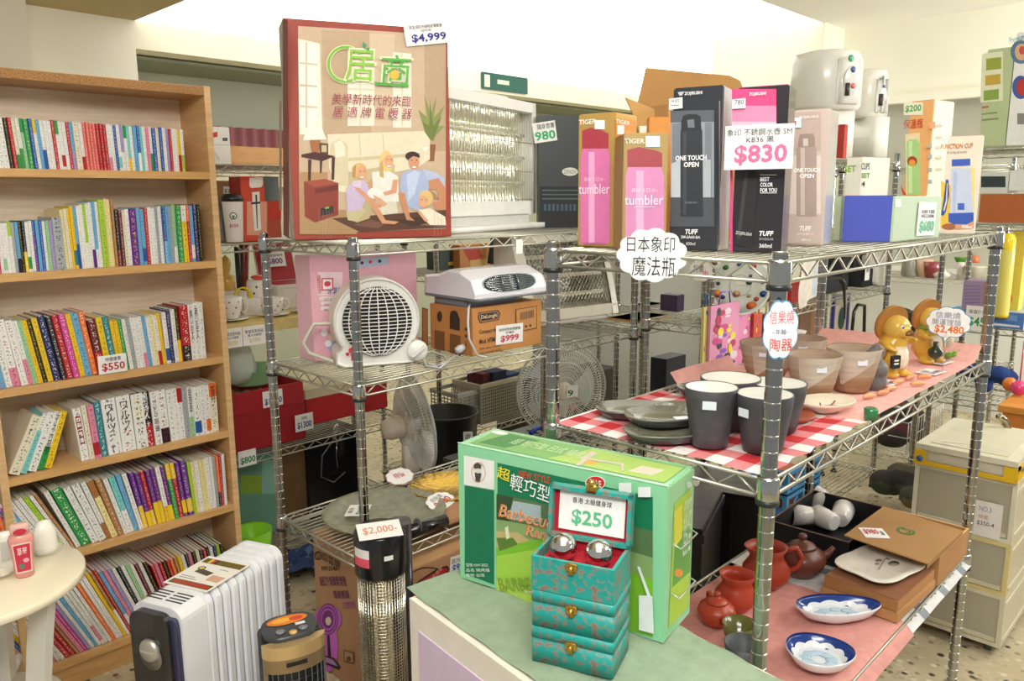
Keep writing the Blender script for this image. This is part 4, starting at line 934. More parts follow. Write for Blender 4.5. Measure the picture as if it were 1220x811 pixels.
# --- stand fan seen from its side
def fan(name, label, cen, face_dir, rad, tilt=0, side=True, table=False, base_z=0):
    """cen = centre of the head, face_dir = xy direction the fan blows towards"""
    M = rot_frame((cen[0], cen[1]), face_dir, 0); M.translation.z = 0
    t = thing(name, label, 'fan', Matrix.Translation((cen[0], cen[1], base_z)) @ M.to_3x3().to_4x4()); z = cen[2] - base_z
    hd = Matrix.Translation((0, 0, z)) @ Matrix.Rotation(R(90 + tilt), 4, 'X')     # local Z of hd -> -Y (blowing direction)
    MB('plastic').lathe([(.001, -.085 - .06), (.035, -.14), (.044, -.11), (.046, -.05), (.05, -.03)], 20, '#ece3d2').cyl((0, .035, -.09), (0, .055, -.09), .006, 8, '#efe8da').build('motor_housing', t, hd)
    MB('plastic').lathe([(.001, .012), (.03, .010), (.034, -.01), (.034, -.03)], 16, '#d9dee0').build('hub', t, hd)
    for k in range(3):
        b = MB('gloss'); b.grid(lambda a, q: ((.03 + (rad*.78 - .03) * a) * math.cos(R(120*k + (q-.5) * 75 * (0.5 + a*.5))), (.03 + (rad*.78 - .03) * a) * math.sin(R(120*k + (q-.5) * 75 * (0.5 + a*.5))), -.02 + (q-.5) * .03), 6, 6, '#c9d2d0')
        b.build('blade', t, hd)
    for nm, s_, dz in (('front_grille', 1, .045), ('rear_grille', -1, -.05)):
        g = MB('plastic'); m = 96; cc = '#fbf9f0'
        for i in range(m):
            a = 2*math.pi*i/m; g.tube([(r_ * math.cos(a + tw_), r_ * math.sin(a + tw_), s_ * 0 + (dz - .01) * (1 - (r_/rad)**4)) for r_, tw_ in ((.045, .0), (rad*.45, .10), (rad*.75, .15), (rad*.93, .18), (rad, .18))], .0014, 3, cc)
        g.tube([(rad*math.cos(R(a)), rad*math.sin(R(a)), 0) for a in range(0, 360, 10)], .0055, 6, '#b9c6d4' if s_ > 0 else cc, closed=True)
        for q in (.3, .62, .88): g.tube([(rad*q*math.cos(R(a)), rad*q*math.sin(R(a)), (dz - .01) * (1 - q**4)) for a in range(0, 360, 12)], .0014, 4, cc, closed=True)
        g.build(nm, t, hd)
    MB('plastic').lathe([(.045, 0), (.045, .004), (.038, .008), (.0001, .009)], 24, '#e3ddc6').build('centre_cap', t, hd @ Matrix.Translation((0, 0, .033)))
    if not table:
        MB('plastic').cyl((0, .03, .02), (0, .03, z - .05), .016, 12, '#e8e2d2').build('pole', t)
        MB('plastic').lathe([(.15, 0), (.155, .012), (.12, .028), (.03, .045), (.022, .07)], 28, '#e8e2d2', c=(0, .03, 0)).build('base', t)
        MB('plastic').rbox(-.03, -.005, z - .22, .03, .06, z - .08, .015, '#e8e2d2').build('control_box', t)
    return t, M, hd
F1 = W(496, 503, v=2.40); t, M, hd = fan('stand_fan', 'white stand fan seen from its side, between the left rack posts', F1, (.95, -.32), .20, tilt=-6)
card_px_f = Matrix(WM[t.name] @ hd @ Matrix.Translation((0, 0, .043)))
card('price_label', 'small price label on the fan cap', card_px_f @ Matrix.Translation((-.03, -.02, .0)), .05, .045, [('$780', .1, .1, .9, .6, '#c33', .03)], parent=t)
F2 = W(669, 464, v=2.48); t, M, hd = fan('stand_fan', 'white stand fan facing forward behind the chrome rack post in the centre', F2, (-F2.x + .35*F2.y, -F2.y - .35*F2.x), .232, tilt=0)
card('price_label', 'small price label on the grille', WM[t.name] @ hd @ Matrix.Translation((.01, -.03, .045)), .06, .06, [('9', .1, .1, .6, .6, '#2a7a3a', .03)], parent=t)
MB('matte').lathe([(.014, 0), (.014, .001)], 14, '#e8b0a8').build('round_sticker', t, hd @ Matrix.Translation((.045, -.085, .038)))
# --- on the bottom shelf of the heater rack
Z3 = ZA3
pc_ = W(430, 600, z=Z3 + .02)
def dish(name, label, cen, r, prof, col, mt='stone', sx=1, sy=1, rot=0, cat='plate', wob=None, group=None):
    t = MB(mt).lathe([(r * a, b) for a, b in prof], 40, col, sx=sx, sy=sy, wob=wob).build(name, None, T3(cen[0], cen[1], cen[2], rot), label=label, cat=cat, group=group); return t
plate_prof = [(.30, 0), (.36, .002), (.9, .020), (1.0, .026), (.985, .029), (.88, .024), (.34, .006), (.0001, .005)]
dish('stone_plate', 'grey-green round stone plate with a $590 card, on the lowest left rack shelf', (1.34, 1.84, Z3), .185, plate_prof, '#8c8c76')
ca = W(404, 600, z=Z3 + .035)
card('price_card', 'white card with green digits lying on the grey-green stone plate', frame((ca.x + .02, ca.y - .03, Z3 + .034), (-.8, -.75, .0), (.6, -.65, .02)), .085, .065, [('$590', .1, .4, .9, .85, '#3fa05a', .04), ('石盤', .3, .08, .8, .3, '#444', .01)])
def flute(a, z): return .03 * math.cos(24 * a)
dish('brass_platter', 'gold embossed round platter beside the stone plate', (1.62, 1.86, Z3), .135, [(.2, 0), (.75, .004), (1.0, .022), (.97, .025), (.74, .009), (.45, .010), (.40, .006), (.0001, .008)], '#c09a3a', 'gold', wob=lambda a, z: flute(a, z) if z > .003 else 0)
def cloud_pts(w_, h_, n=9, amp=.10, seg=6):
    pts = []
    for i in range(n * seg):
        a = 2 * math.pi * i / (n * seg); k = 1 + amp * (abs(math.sin(n * a / 2)) - .5); pts.append((w_/2 * k * math.cos(a), h_/2 * k * math.sin(a)))
    return pts
def cloud(name, label, M, w_, h_, lines, border='#6aa6d0', n=9, parent=None, cat='sign', tail=False):
    pts = cloud_pts(w_, h_, n); mb = MB('matte'); mb.prism(pts, -.0012, 0, border); mb.prism([(x*.96, y*.95) for x, y in pts], -.0006, .0003, '#fbfbf8')
    if tail: mb.prism([(-w_*.1, -h_*.48), (w_*.06, -h_*.48), (-w_*.06, -h_*.66)], -.0012, 0, border).prism([(-w_*.08, -h_*.44), (w_*.045, -h_*.44), (-w_*.05, -h_*.62)], -.0006, .0003, '#fbfbf8')
    o = mb.build(name, None, M, label=label, cat=cat); f = Face(M.translation, M.col[0].to_3d(), M.col[1].to_3d(), o); f.k = 1
    for t_, x0, y0, x1, y1, c_, b_ in lines: f.text(t_, x0*w_, y0*h_, x1*w_, y1*h_, c_, local=True, bold=b_)
    return o, f
b = W(525, 598, z=Z3 + .02)
cloud('cloud_card', 'cloud-shaped price card lying in front of the gold platter', frame((b.x, b.y, Z3 + .024), (.82, .30, 0), (-.35, .8, .30)), .125, .075, [('銅盤價', -.25, .12, .25, .34, '#999', .01), ('$680', -.33, -.3, .33, .08, '#c8303f', .04)], border='#e8e0d8')
cloud('cloud_card', 'reddish cloud-shaped card behind the grey-green stone plate', frame((1.545, 2.03, Z3 + .03), (1, .1, 0), (0, .8, .45)), .11, .07, [('特價', -.2, -.1, .2, .25, '#d05a5a', .03)], border='#e6b8ae')
a, b = W(478, 632, z=Z3 + .03), W(531, 616, z=Z3 + .03)
t = thing('telescope', 'black cylindrical telescope lying on the lowest left rack shelf', 'telescope', T3(0, 0, 0))
MB('gloss').cyl((a.x, a.y, Z3 + .020), (b.x, b.y, Z3 + .020), .019, 16, '#17171a').build('tube', t)
MB('gloss').cyl(tuple(a.lerp(b, .35)), tuple(a.lerp(b, .38)), .0215, 16, '#4a4a50').build('ring', t)
# flattened cardboard on that shelf's right part, blue quilted bag and yellow bits
c = carton('flat_carton', 'flattened brown carton lying at the right of the lowest left rack shelf', 'carton', Vector((1.42, 1.66, Z3)), Vector((2.25, 1.66, Z3)), 0, Z3 + .0005, .13, '#b58a62', mt='card', h=.012)
c.top.art('printed_marks', [('#4a3526', [(.25 + i*.03, .02), (.262 + i*.03, .02), (.262 + i*.03, .10), (.25 + i*.03, .10)]) for i in range(6)], local=True)
# ================================================================ foreground table and what stands on it
TZ = .75
A = Vector((.805, 1.042)); Dd = (Vector((.77, .76)) - A); Dd.normalize()
rt = Vector((-Dd.y, Dd.x)); 
if rt.x < 0: rt = -rt
M = Matrix(((rt.x, rt.y, 0), (-Dd.x, -Dd.y, 0), (0, 0, 1))).transposed().to_4x4()
M = Matrix((Vector((rt.x, rt.y, 0)), Vector((-Dd.x, -Dd.y, 0)), Vector((0, 0, 1)))).transposed().to_4x4(); M.translation = (A.x, A.y, 0)
# local: x to the right/back, y from front (negative) to back (0)
CW, CD = .295, .62
t = thing('white_cabinet', 'low white cabinet with lilac panel under the green cloth, in the foreground', 'cabinet', M)
MB('plastic').box(0, -CD, TZ - .022, CW, 0, TZ, '#efe6d6').build('top_board', t)
MB('plastic').box(.0, -CD, .0, .014, -.0, TZ - .022, '#f0e8da').build('side_frame', t)
MB('plastic').box(-.002, -CD + .03, .03, .003, -.03, TZ - .05, '#dcc6de').build('side_panel', t, label='lilac side panel')
MB('plastic').box(CW - .014, -CD, 0, CW, 0, TZ - .022, '#e8e0d2').box(.014, -.014, 0, CW - .014, 0, TZ - .022, '#e8e0d2').box(.014, -CD, 0, CW - .014, 0 - CD + .014, TZ - .022, '#e0d2e4').build('carcass', t)
# cloth: drapes over the top, sags over the near left edge a little and over the right end
def cl(a, b):
    x = .010 + a * (CW + .10); y = -CD + .02 + b * (CD + .005)
    z = TZ + .0045 + .0012 * math.sin(18*x + 9*y) 
    # left edge curls along a diagonal
    e = .006 + .10 * max(0, .55 - b) * 0
    if x > CW: z -= (x - CW) * 1.5; x = CW + (x - CW) * .45 + .004 * math.sin(30*y)
    z += .002 * math.sin(55*y + 8*x)
    return (x, y, z)
MB('cloth').grid(cl, 34, 50, '#93a68c').build('green_cloth', None, M.copy(), label='grey-green cloth draped over the white cabinet in the foreground', cat='cloth')
TZc = TZ + .0062
# --- barbecue carton
P0b, P1b = W(548, 688, z=TZc), W(790, 767, z=TZc)
c = carton('barbecue_carton', 'green barbecue range carton standing on the foreground cabinet', 'carton', (548, 688), (790, 767), 528, TZc, .112, dict(front='#8fd3a4', left='#b9dcb4', right='#93d39c', top='#9ad0a2'), mt='gloss')
f = c.front
f.art('printed_panel', [('#0f7a52', [(593,551),(778,592),(778,672),(593,604)]), ('#f2f2ec', [(553,542),(589,549),(589,583),(553,577)]), ('#0f7650', [(554,578),(589,584),(589,696),(554,683)])])
f.art('photo_print', [('#9fb8c8', [(592,588),(778,632),(778,690),(592,640)]), ('#56784a', [(592,588),(625,594),(650,600),(672,606),(700,612),(778,632),(778,668),(592,622)]), ('#34502e', [(592,588),(612,592),(606,622),(592,622)]), ('#3c5a34', [(655,603),(700,612),(700,640),(672,636)]), ('#a9bcc0', [(612,596),(645,602),(645,622),(606,618)]),
   ('#8aa86a', [(592,618),(650,628),(700,640),(778,664),(778,700),(592,650)]), ('#c4b078', [(592,632),(618,634),(636,646),(592,662)]), ('#7ebf2e', [(592,652),(650,640),(778,690),(778,758),(592,708)]), ('#a4d24a', [(592,662),(650,652),(720,680),(700,730),(592,704)]), ('#bfe05a', [(592,690),(700,720),(690,736),(592,708)]),
   ('#5c7f34', [(592,640),(612,640),(618,648),(596,656)]), ('#dfe9c0', [(602,628),(606,626),(608,640),(604,642)])])
ring(f, 'emblem_ring', 571, 562, 8.5, 12, .6, 0, 360, '#d8786a')
f.art('emblem', [('#4a4440', [(567,562),(575,563),(573,573),(568,572)]), ('#4a4440', [(566,553),(570,550),(575,553),(574,558),(566,557)]), ('#e9e4dc', 571, 560, 3, 3)])
f.text('超', 594, 556, 609, 571, '#f4e23a', bold=.06, rot=-.12); f.text('NEW STYLE', 620, 563, 656, 571, '#c84a3a', bold=.03)
f.text('輕巧型', 610, 570, 656, 590, '#fff', bold=.0, rot=-.12); f.text('日 式', 660, 578, 694, 595, '#fff', bold=.03, rot=-.12)
f.art('sale_badge', [('#fff', 711, 574, 12, 8.5), ('#d42a2a', 711, 574, 11, 7.6)]); f.text('SALE', 704, 570, 718, 578, '#fff', bold=.04)
f.text('Barbecue', 596, 606, 660, 622, '#f6ead8', bold=.05, shear=.3); f.text('Barbecue', 596, 606, 660, 622, '#e08848', bold=.01, shear=.3)
f.text('Range', 628, 628, 668, 645, '#f6ead8', bold=.05, shear=.3); f.text('Range', 628, 628, 668, 645, '#e08848', bold=.01, shear=.3)
f.text('BARBECUE', 596, 686, 660, 702, '#8aa83a', bold=.03)
f.text('型號 NW-2025', 558, 669, 584, 673, '#e8f2e0'); f.text('品名 燒烤爐', 558, 675, 586, 679, '#e8f2e0'); f.text('產地 台灣', 558, 681, 580, 685, '#e8f2e0'); f.text('Barbecue', 628, 700, 640, 704, '#e8f2e0')
f.rect(740, 573, 755, 586, '#f4f4f4', 'white_sticker', mt='gloss'); f.rect(763, 578, 778, 590, '#f4f4f4', 'white_sticker', mt='gloss')
f.art('carry_label', [('#eef3f2', [(764,706),(780,707),(782,752),(764,747)]), ('#eef3f2', [(762,672),(765,672),(778,707),(774,707)])])
g = c.right
g.art('side_print', [('#b6d84a', [(803,600),(822,582),(820,722),(796,748)]), ('#6aa84a', [(804,640),(822,625),(822,680),(800,700)]), ('#e89a3a', 808, 682, 5, 5), ('#e8e04a', [(803,610),(812,600),(812,640),(803,652)]), ('#f4f4ee', 829, 573, 4, 6), ('#d8e8e0', 820, 577, 3, 4)])
g.text('超輕巧型', 814, 592, 822, 660, '#e8f4e0', rot=-.001)
h = c.top
h.art('top_print', [('#7fb06a', [(.02,.012),(c.w-.01,.012),(c.w-.01,.10),(.02,.10)]), ('#a9c86a', [(c.w*.45,.012),(c.w-.012,.012),(c.w-.012,.09),(c.w*.55,.10)]), ('#4f8a50', [(.03,.02),(.09,.02),(.12,.09),(.05,.095)]), ('#e0a84a', c.w*.62, .035, .014, .012), ('#f2efe8', .03, .09, .018, .009), ('#d8ccb8', [(c.w*.80,.03),(c.w*.90,.03),(c.w*.92,.065),(c.w*.82,.065)])], local=True)
h.text('超 輕巧型 日式 燒烤爐', c.w*.20, .045, c.w*.60, .078, '#cfe4b8', local=True)
h.art('wire_frame_print', [('#c9c2b0', [(690,545),(742,553),(742,555),(690,547)]), ('#c9c2b0', [(740,553),(743,553),(743,562),(740,562)]), ('#c9c2b0', [(704,538),(712,541),(690,556),(686,555)])])
MB('gloss').box(0, 0, c.h + .001, c.w, .0035, c.h + .0018, '#bfe8c8').build('edge_tape', c.root)
MB('wire').tube([(c.w + .003, .02, c.h*.62), (c.w + .016, .02, c.h*.60), (c.w + .016, .09, c.h*.60), (c.w + .003, .09, c.h*.62)], .0014, 5, '#dfe5e0').build('wire_handle', c.root)
MB('wire').tube([(c.w + .003, .02, c.h*.30), (c.w + .016, .02, c.h*.28), (c.w + .016, .09, c.h*.28), (c.w + .003, .09, c.h*.30)], .0014, 5, '#dfe5e0').build('wire_handle', c.root)
# --- three teal brocade boxes, the top one open with two steel balls
p0, p1 = W(633, 786, z=TZc), W(735, 811, z=TZc)
p1 = p0 + (p1 - p0).normalized() * .128
ex = (p1 - p0).normalized(); ey = Vector((-ex.y, ex.x, 0)); Z = TZc
topZ = height_at(632, 657, p0); hb_ = (topZ - Z) / 3
lab = ('lowest teal brocade box of the stack of three, closed', 'middle teal brocade box of the stack, closed with brass clasp')
wB, dB = .128, .088
def clasp(t, z):
    k = MB('gold'); k.rbox(-.009, -.004, -.006, .009, 0, .006, .003, '#c9a24a', axis='y').sphere((0, -.005, -.002), .004, 8, '#dcb860').box(-.004, -.006, -.010, .004, -.003, -.002, '#b08c3a')
    k.build('clasp', t, T3(wB/2, 0, z))
for k in range(2):
    j = Vector(((random.random() - .5) * .004, 0, 0)); M = Matrix((ex, ey, Vector((0, 0, 1)))).transposed().to_4x4(); M.translation = p0 + j + Vector((0, 0, k * hb_))
    t = thing('brocade_box', lab[k], 'box', M, 'brocade boxes in the stack')
    MB('brocade').rbox(0, 0, 0, wB, dB, hb_ * .66, .003, seg=2).build('box_body', t); MB('brocade').rbox(-.001, -.001, hb_ * .68, wB + .001, dB + .001, hb_ - .001, .003, seg=2).build('box_lid', t)
    MB('matte').box(.001, .001, hb_*.655, wB - .001, dB - .001, hb_*.685, '#2c5a50').build('seam', t); clasp(t, hb_ * .66)
M = Matrix((ex, ey, Vector((0, 0, 1)))).transposed().to_4x4(); M.translation = p0 + Vector((0, 0, 2 * hb_))
t = thing('brocade_box', 'open teal brocade box on top of the stack, lined in red', 'box', M, 'brocade boxes in the stack')
b = MB('brocade'); th_ = .005
b.box(0, 0, 0, wB, dB, .006).box(0, 0, .006, wB, th_, hb_ * .9).box(0, dB - th_, .006, wB, dB, hb_ * .9).box(0, th_, .006, th_, dB - th_, hb_ * .9).box(wB - th_, th_, .006, wB, dB - th_, hb_ * .9)
b.build('box_body', t)
MB('cloth').box(th_, th_, .006, wB - th_, dB - th_, hb_ * .60, '#b3182c').box(th_, th_, hb_*.6, wB - th_, th_ + .002, hb_*.88, '#b3182c').box(th_, dB - th_ - .002, hb_*.6, wB - th_, dB - th_, hb_*.88, '#b3182c').build('red_lining', t, label='red satin lining')
clasp(t, hb_ * .80)
lidM = Matrix.Translation((0, dB - .002, hb_ * .9)) @ Matrix.Rotation(R(-6), 4, 'X')
lh = .082
MB('brocade').box(-.002, 0, 0, wB + .002, .005, lh).box(-.002, -.014, 0, .004, 0, lh).box(wB - .004, -.014, 0, wB + .002, 0, lh).box(-.002, -.014, lh - .006, wB + .002, 0, lh).box(-.002, -.014, 0, wB + .002, 0, .006).build('box_lid', t, lidM)
MB('cloth').box(.004, -.002, .006, wB - .004, -.0005, lh - .006, '#b3182c').build('lid_lining', t, lidM, label='red satin lid lining')
k = MB('gold').rbox(-.008, -.018, -.003, .008, .0, .010, .002, '#c9a24a').sphere((0, -.016, .012), .006, 10, '#dcb860'); k.build('clasp', t, lidM @ T3(wB*.52, 0, lh))
card('price_card', 'white card reading $250 standing in the open teal box lid', M @ lidM @ frame((.012, -.004, .012), (1, 0, 0), (0, .03, 1)), wB - .022, lh - .016,
     [('香港 太極健身球', .2, .66, .8, .80, '#333', .02), ('$250', .2, .12, .82, .52, '#5fbf8c', .05)], back='#f6f6f2')
for k, x in enumerate((.036, .092)):
    sb = MB('chrome').sphere((0, 0, 0), .0205, 28, '#f0efe8').build('steel_ball', None, M @ T3(x, dB*.46, hb_ * .60 + .0205), label=('left shiny steel ball in the open teal box', 'right shiny steel ball in the open teal box')[k], cat='ball', group='steel exercise balls')
# ================================================================ flask boxes on top of the pottery rack
def bottle_art(f, cx, top, bot, hw, cap, capc, body, caph, shine=None, parent_name='flask_print'):
    its = [(capc, [(cx-hw*.9, top + caph), (cx-hw*.9, top+cap*.3), (cx-hw*.3, top), (cx+hw*.55, top + cap*.35), (cx+hw*.9, top+cap*.6), (cx+hw*.9, top+caph)]),
           (body, [(cx-hw*.85, top+caph), (cx+hw*.85, top+caph), (cx+hw, top+caph+10), (cx+hw, bot-4), (cx+hw*.85, bot), (cx-hw*.85, bot), (cx-hw, bot-4), (cx-hw, top+caph+10)])]
    if shine: its += [(shine, [(cx-hw*.45, top+caph+4), (cx-hw*.05, top+caph+4), (cx-hw*.05, bot-2), (cx-hw*.45, bot-2)])]
    f.art(parent_name, its)
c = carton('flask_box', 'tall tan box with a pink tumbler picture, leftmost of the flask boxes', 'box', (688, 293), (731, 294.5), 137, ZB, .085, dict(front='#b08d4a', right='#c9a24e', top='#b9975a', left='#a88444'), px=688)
f = c.front; bottle_art(f, 709.5, 152, 291, 17.5, 12, '#a83a48', '#d673a8', 25, '#e9a6cb')
f.text('TIGER', 690, 142, 711, 148, '#f2ead8', bold=.04); f.rect(709, 143, 721, 154, '#dfeef2', 'price_sticker'); f.text('真味う口ゥ~', 696, 211, 722, 216, '#f4dbe6'); f.text('tumbler', 690, 219, 727, 231, '#f4e2ec'); f.text('TIGER CORPORATION', 695, 288.5, 722, 291, '#8f5a70')
c.right.art('photo_strip', [('#d98a34', [(733,141),(757,143),(757,200),(733,198)]), ('#e9c98a', [(733,185),(757,187),(757,240),(733,240)]), ('#b05a2c', [(736,240),(757,240),(757,283),(736,286)]), ('#efe6d2', [(734,255),(745,255),(745,280),(734,281)]), ('#e3f0f2', [(735,149),(743,149),(743,160),(735,160)])]); c.right.text('TIGER', 733, 143, 750, 148, '#f4ecd8', bold=.03)
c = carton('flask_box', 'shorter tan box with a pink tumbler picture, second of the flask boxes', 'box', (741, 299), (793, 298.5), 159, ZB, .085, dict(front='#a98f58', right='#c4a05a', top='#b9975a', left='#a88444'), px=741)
f = c.front; bottle_art(f, 768, 175, 290, 23, 12, '#a0434a', '#cf86b2', 24, '#e0a9cb')
f.text('TIGER', 744, 165, 768, 171, '#e9e2cc', bold=.04); f.rect(769, 162, 786, 175, '#d7ecf2', 'price_sticker'); f.text('真味う口ゥ~', 752, 224, 784, 229, '#f1dde8'); f.text('tumbler', 744, 232, 790, 244, '#f1e2ee'); f.rect(755, 246, 780, 247, '#e6c8da', 'fine_print')
c = carton('flask_box', 'tall black and grey flask box reading ONE TOUCH OPEN', 'box', (797, 297.5), (855, 299), 106, ZB, .075, dict(front='#34373c', right='#c8ccd0', top='#2a2c30', left='#4a4e52'), px=797, mt='gloss')
f = c.front
f.art('background_print', [('#565c64', [(799,132),(851,131),(851,170),(799,170)]), ('#8e969e', [(799,146),(851,145),(851,235),(799,235)]), ('#747b83', [(801,148),(812,146),(812,250),(801,250)]), ('#747b83', [(840,146),(848,146),(848,250),(840,250)]), ('#b9c0c6', [(800,195),(811,190),(811,245),(800,245)]), ('#a9b0b6', [(838,190),(847,190),(847,245),(838,245)]), ('#4a4e54', [(799,235),(851,235),(851,270),(799,270)])])
f.art('flask_print', [('#24272c', [(812,145),(814,138),(820,136),(830,136),(835,139),(836,155),(812,155)]), ('#2c2f35', [(811,155),(837,155),(838,258),(811,258)]), ('#6e757d', [(819,143),(827,142),(828,152),(820,152)]), ('#3e4248', [(814,158),(818,158),(818,255),(814,255)])])
f.text('ONE TOUCH', 805, 185, 842, 191, '#fff', bold=.05); f.text('OPEN', 815, 193, 833, 199, '#fff', bold=.05); f.text('ZOJIRUSHI', 816, 109, 837, 114, '#e9e9e9', bold=.04); f.art('elephant_logo', [('#b8bcc0', [(808,110),(816,109),(813,114),(810,114)])])
f.text('TUFF', 817, 273, 832, 279, '#fff', bold=.06, shear=.2); f.text('SM-SA60-BA', 812, 280.5, 835, 284, '#ddd', bold=.03); f.text('600ml', 818, 288, 829, 292, '#ccc', bold=.02); f.text('ZOJIRUSHI', 817, 240, 831, 243, '#8a9096')
f.art('price_sticker', [('#f2f4f2', [(798,118),(814,116),(814,129),(798,131)])]); f.text('9折', 801, 118.5, 811, 123, '#333'); f.rect(800, 125, 810, 126.5, '#99a', 'barcode')
c.right.art('side_print', [('#9aa0a6', [(856,120),(857.5,120),(857.5,292),(856,292)])])
c = carton('flask_box', 'tall pink and black flask box reading BEST COLOR FOR YOU', 'box', (871, 300), (930, 301.5), 105, ZB, .07, dict(front='#2f2b2f', right='#3a3638', top='#e0568c', left='#d84a86'), px=871, mt='gloss')
f = c.front
f.art('background_print', [('#e0417c', [(872,106),(925,106),(925,128),(872,128)]), ('#eb86a8', [(872,126),(925,126),(925,150),(872,150)]), ('#f2b8c8', [(872,145),(925,145),(925,160),(872,160)]), ('#d6407e', [(870,160),(873,160),(873,300),(870,300)])])
f.art('flask_print', [('#1e1b1f', [(886,203),(903,203),(903,206),(896,296),(875,290)]), ('#3a363a', [(888,204),(892,204),(882,285),(878,284)])])
for i, s_ in enumerate(('BEST', 'COLOR', 'FOR YOU')): f.text(s_, 906, 211 + i*6.5, 906 + (11, 15, 20)[i], 216 + i*6.5, '#fff', bold=.05)
f.rect(906, 208, 926, 208.7, '#ddd', 'rule'); f.rect(906, 229.5, 926, 230.2, '#ddd', 'rule')
f.text('TUFF', 905, 275, 922, 281, '#fff', bold=.06, shear=.2); f.text('SM-KB36-BA', 905, 283, 922, 286, '#bbb'); f.text('360ml', 905, 290, 920, 295, '#ddd', bold=.03); f.text('ZOJIRUSHI', 877, 276, 896, 281, '#ccc', bold=.02, rot=-.12); f.text('ZOJIRUSHI', 893, 110, 913, 115, '#f8e2ea', bold=.04)
f.art('price_sticker', [('#f2f4f2', [(873,119),(889,117),(889,129),(873,130)])]); f.text('780', 876, 119, 887, 125, '#333')
card('price_sign', 'large white price sign reading $830 propped before the pink and black flask box', Matrix.Translation(f.n * .022) @ frame(f.O + f.x * f.P(867, 203)[0] + f.z * f.P(867, 203)[1] + f.n * .006, f.x, f.z), f.P(947, 203)[0] - f.P(867, 203)[0], f.P(867, 152)[1] - f.P(867, 203)[1],
     [('象印 不銹鋼水壺 SM', .03, .76, .97, .92, '#333', .0), ('KB36 黑', .32, .60, .72, .74, '#333', .0), ('$830', .15, .10, .92, .56, '#e06a96', .05)])
c = carton('flask_box', 'beige flask box in clear wrap reading ONE TOUCH OPEN', 'box', (938, 291.5), (980, 292.5), 132, ZB, .09, dict(front='#cdbab0', right='#c9ced0', top='#b8a69c', left='#c4b0a6'), px=938, mt='gloss')
f = c.front
f.art('background_print', [('#bba69c', [(939,134),(978,133),(978,180),(939,180)]), ('#d9cbc2', [(939,185),(978,185),(978,255),(939,255)]), ('#c2b0a6', [(939,255),(978,255),(978,290),(939,290)])])
f.art('flask_print', [('#9a857c', [(951,170),(953,160),(969,159),(971,164),(971,175),(951,175)]), ('#a8948a', [(949,175),(973,175),(973,258),(949,258)]), ('#c8b8ae', [(954,176),(959,176),(959,256),(954,256)]), ('#c9bfb8', [(957,165),(963,165),(963,174),(957,174)])])
f.text('ONE TOUCH', 946, 200, 977, 205, '#fff', bold=.05); f.text('OPEN', 953, 207, 970, 212, '#fff', bold=.05); f.text('ZOJIRUSHI', 952, 138, 975, 142, '#f2ece8', bold=.04); f.text('TUFF', 953, 269, 967, 275, '#fff', bold=.06, shear=.2); f.text('SM-SA48-CC', 950, 277, 970, 280, '#f4eee8'); f.text('480ml', 955, 284, 966, 287, '#eee')
f.art('price_sticker', [('#cfe6ee', [(941,141),(955,140),(955,152),(941,153)]), ('#d03a50', [(943,144),(949,144),(949,149),(943,149)])])
# lower row: blue and green low boxes
c = carton('low_box', 'plain glossy blue low box beside the beige flask box', 'box', (1003, 288), (1060, 288.5), 233, ZB, .16, dict(front='#4c58b4', right='#4450a8', top='#5a66c0', left='#4450a8'), px=1003, mt='gloss', flaps=False)
c = carton('low_box', 'pale green low box marked $680 on the pottery rack top', 'box', c.B + c.ex * .004 - c.ey * .0, Vector((1.905, .545, 0)), 234, ZB, .12, dict(front='#b9cfae', right='#aac2a0', top='#c8dabe', left='#b9cfae'), px=1061, flaps=False)
card_px('price_label', 'white price label reading $680 in green', c.front, ((1090,281),(1111,280),(1091,241)), [('保溫杯 不鏽鋼', .15, .66, .9, .78, '#333', .03), ('450CC/680ML', .15, .54, .9, .64, '#333', .02), ('$680', .1, .08, .92, .46, '#4fbf86', .05)], off=.003)
c.front.rect(1066, 237, 1073, 247, '#e4ecde', 'white_sticker')
c = carton('function_cup_box', 'white and yellow box with a blue drinking cup, right end of the rack top', 'box', *facing_pair(1119, 1163, W(1119, 278, z=ZB), R(-3)), 163, ZB, .06, dict(front='#ece2d0', right='#e4d8b4', top='#d98a4a', left='#e4d8b4'), px=1119)
f = c.front
f.art('background_print', [('#e8c23a', [(1121,215),(1140,225),(1140,268),(1121,272)]), ('#f0dc8a', [(1150,200),(1161,200),(1161,250),(1150,250)]), ('#a8683a', 1131, 270, 9, 4), ('#d9a07a', [(1138,264),(1160,262),(1160,272),(1138,274)])])
f.art('cup_print', [('#c3cee6', [(1133,201),(1156,200),(1158,225),(1160,262),(1131,263),(1133,225)]), ('#aebfe0', [(1136,205),(1140,205),(1138,258),(1135,258)]), ('#2f56b8', [(1134,190),(1156,189),(1156,197),(1134,198)]), ('#2f56b8', [(1130,254),(1160,253),(1160,263),(1152,267),(1136,267),(1130,264)]), ('#3f62c0', [(1141,242),(1149,242),(1149,250),(1141,250)]), ('#2446a0', [(1127,214),(1130,214),(1131,232),(1127,252),(1124,257),(1121,256),(1124,240)]), ('#e0d8c8', [(1128.2,218),(1129,218),(1128.5,240),(1125,252),(1124,250),(1127,238)])])
f.text('FUNCTION CUP', 1121, 171, 1159, 177, '#c9782e', bold=.04); f.text('多功能密封杯', 1128, 180, 1152, 183, '#8a6a4a'); f.text('800ml', 1146, 268, 1158, 272, '#fff', bold=.04)
f.rect(1121, 165, 1129, 170, '#dfe8ee', 'white_sticker')
c = carton('thermos_box', 'tall orange and white thermos box marked $200, behind the green box', 'box', *facing_pair(1073, 1102, (spot(1073, 1.36, .71), .71), R(-28)), 122, ZB, .10, dict(front='#e8b070', right='#efe8cc', top='#d9763a', left='#e8b070'), px=1073)
f = c.front
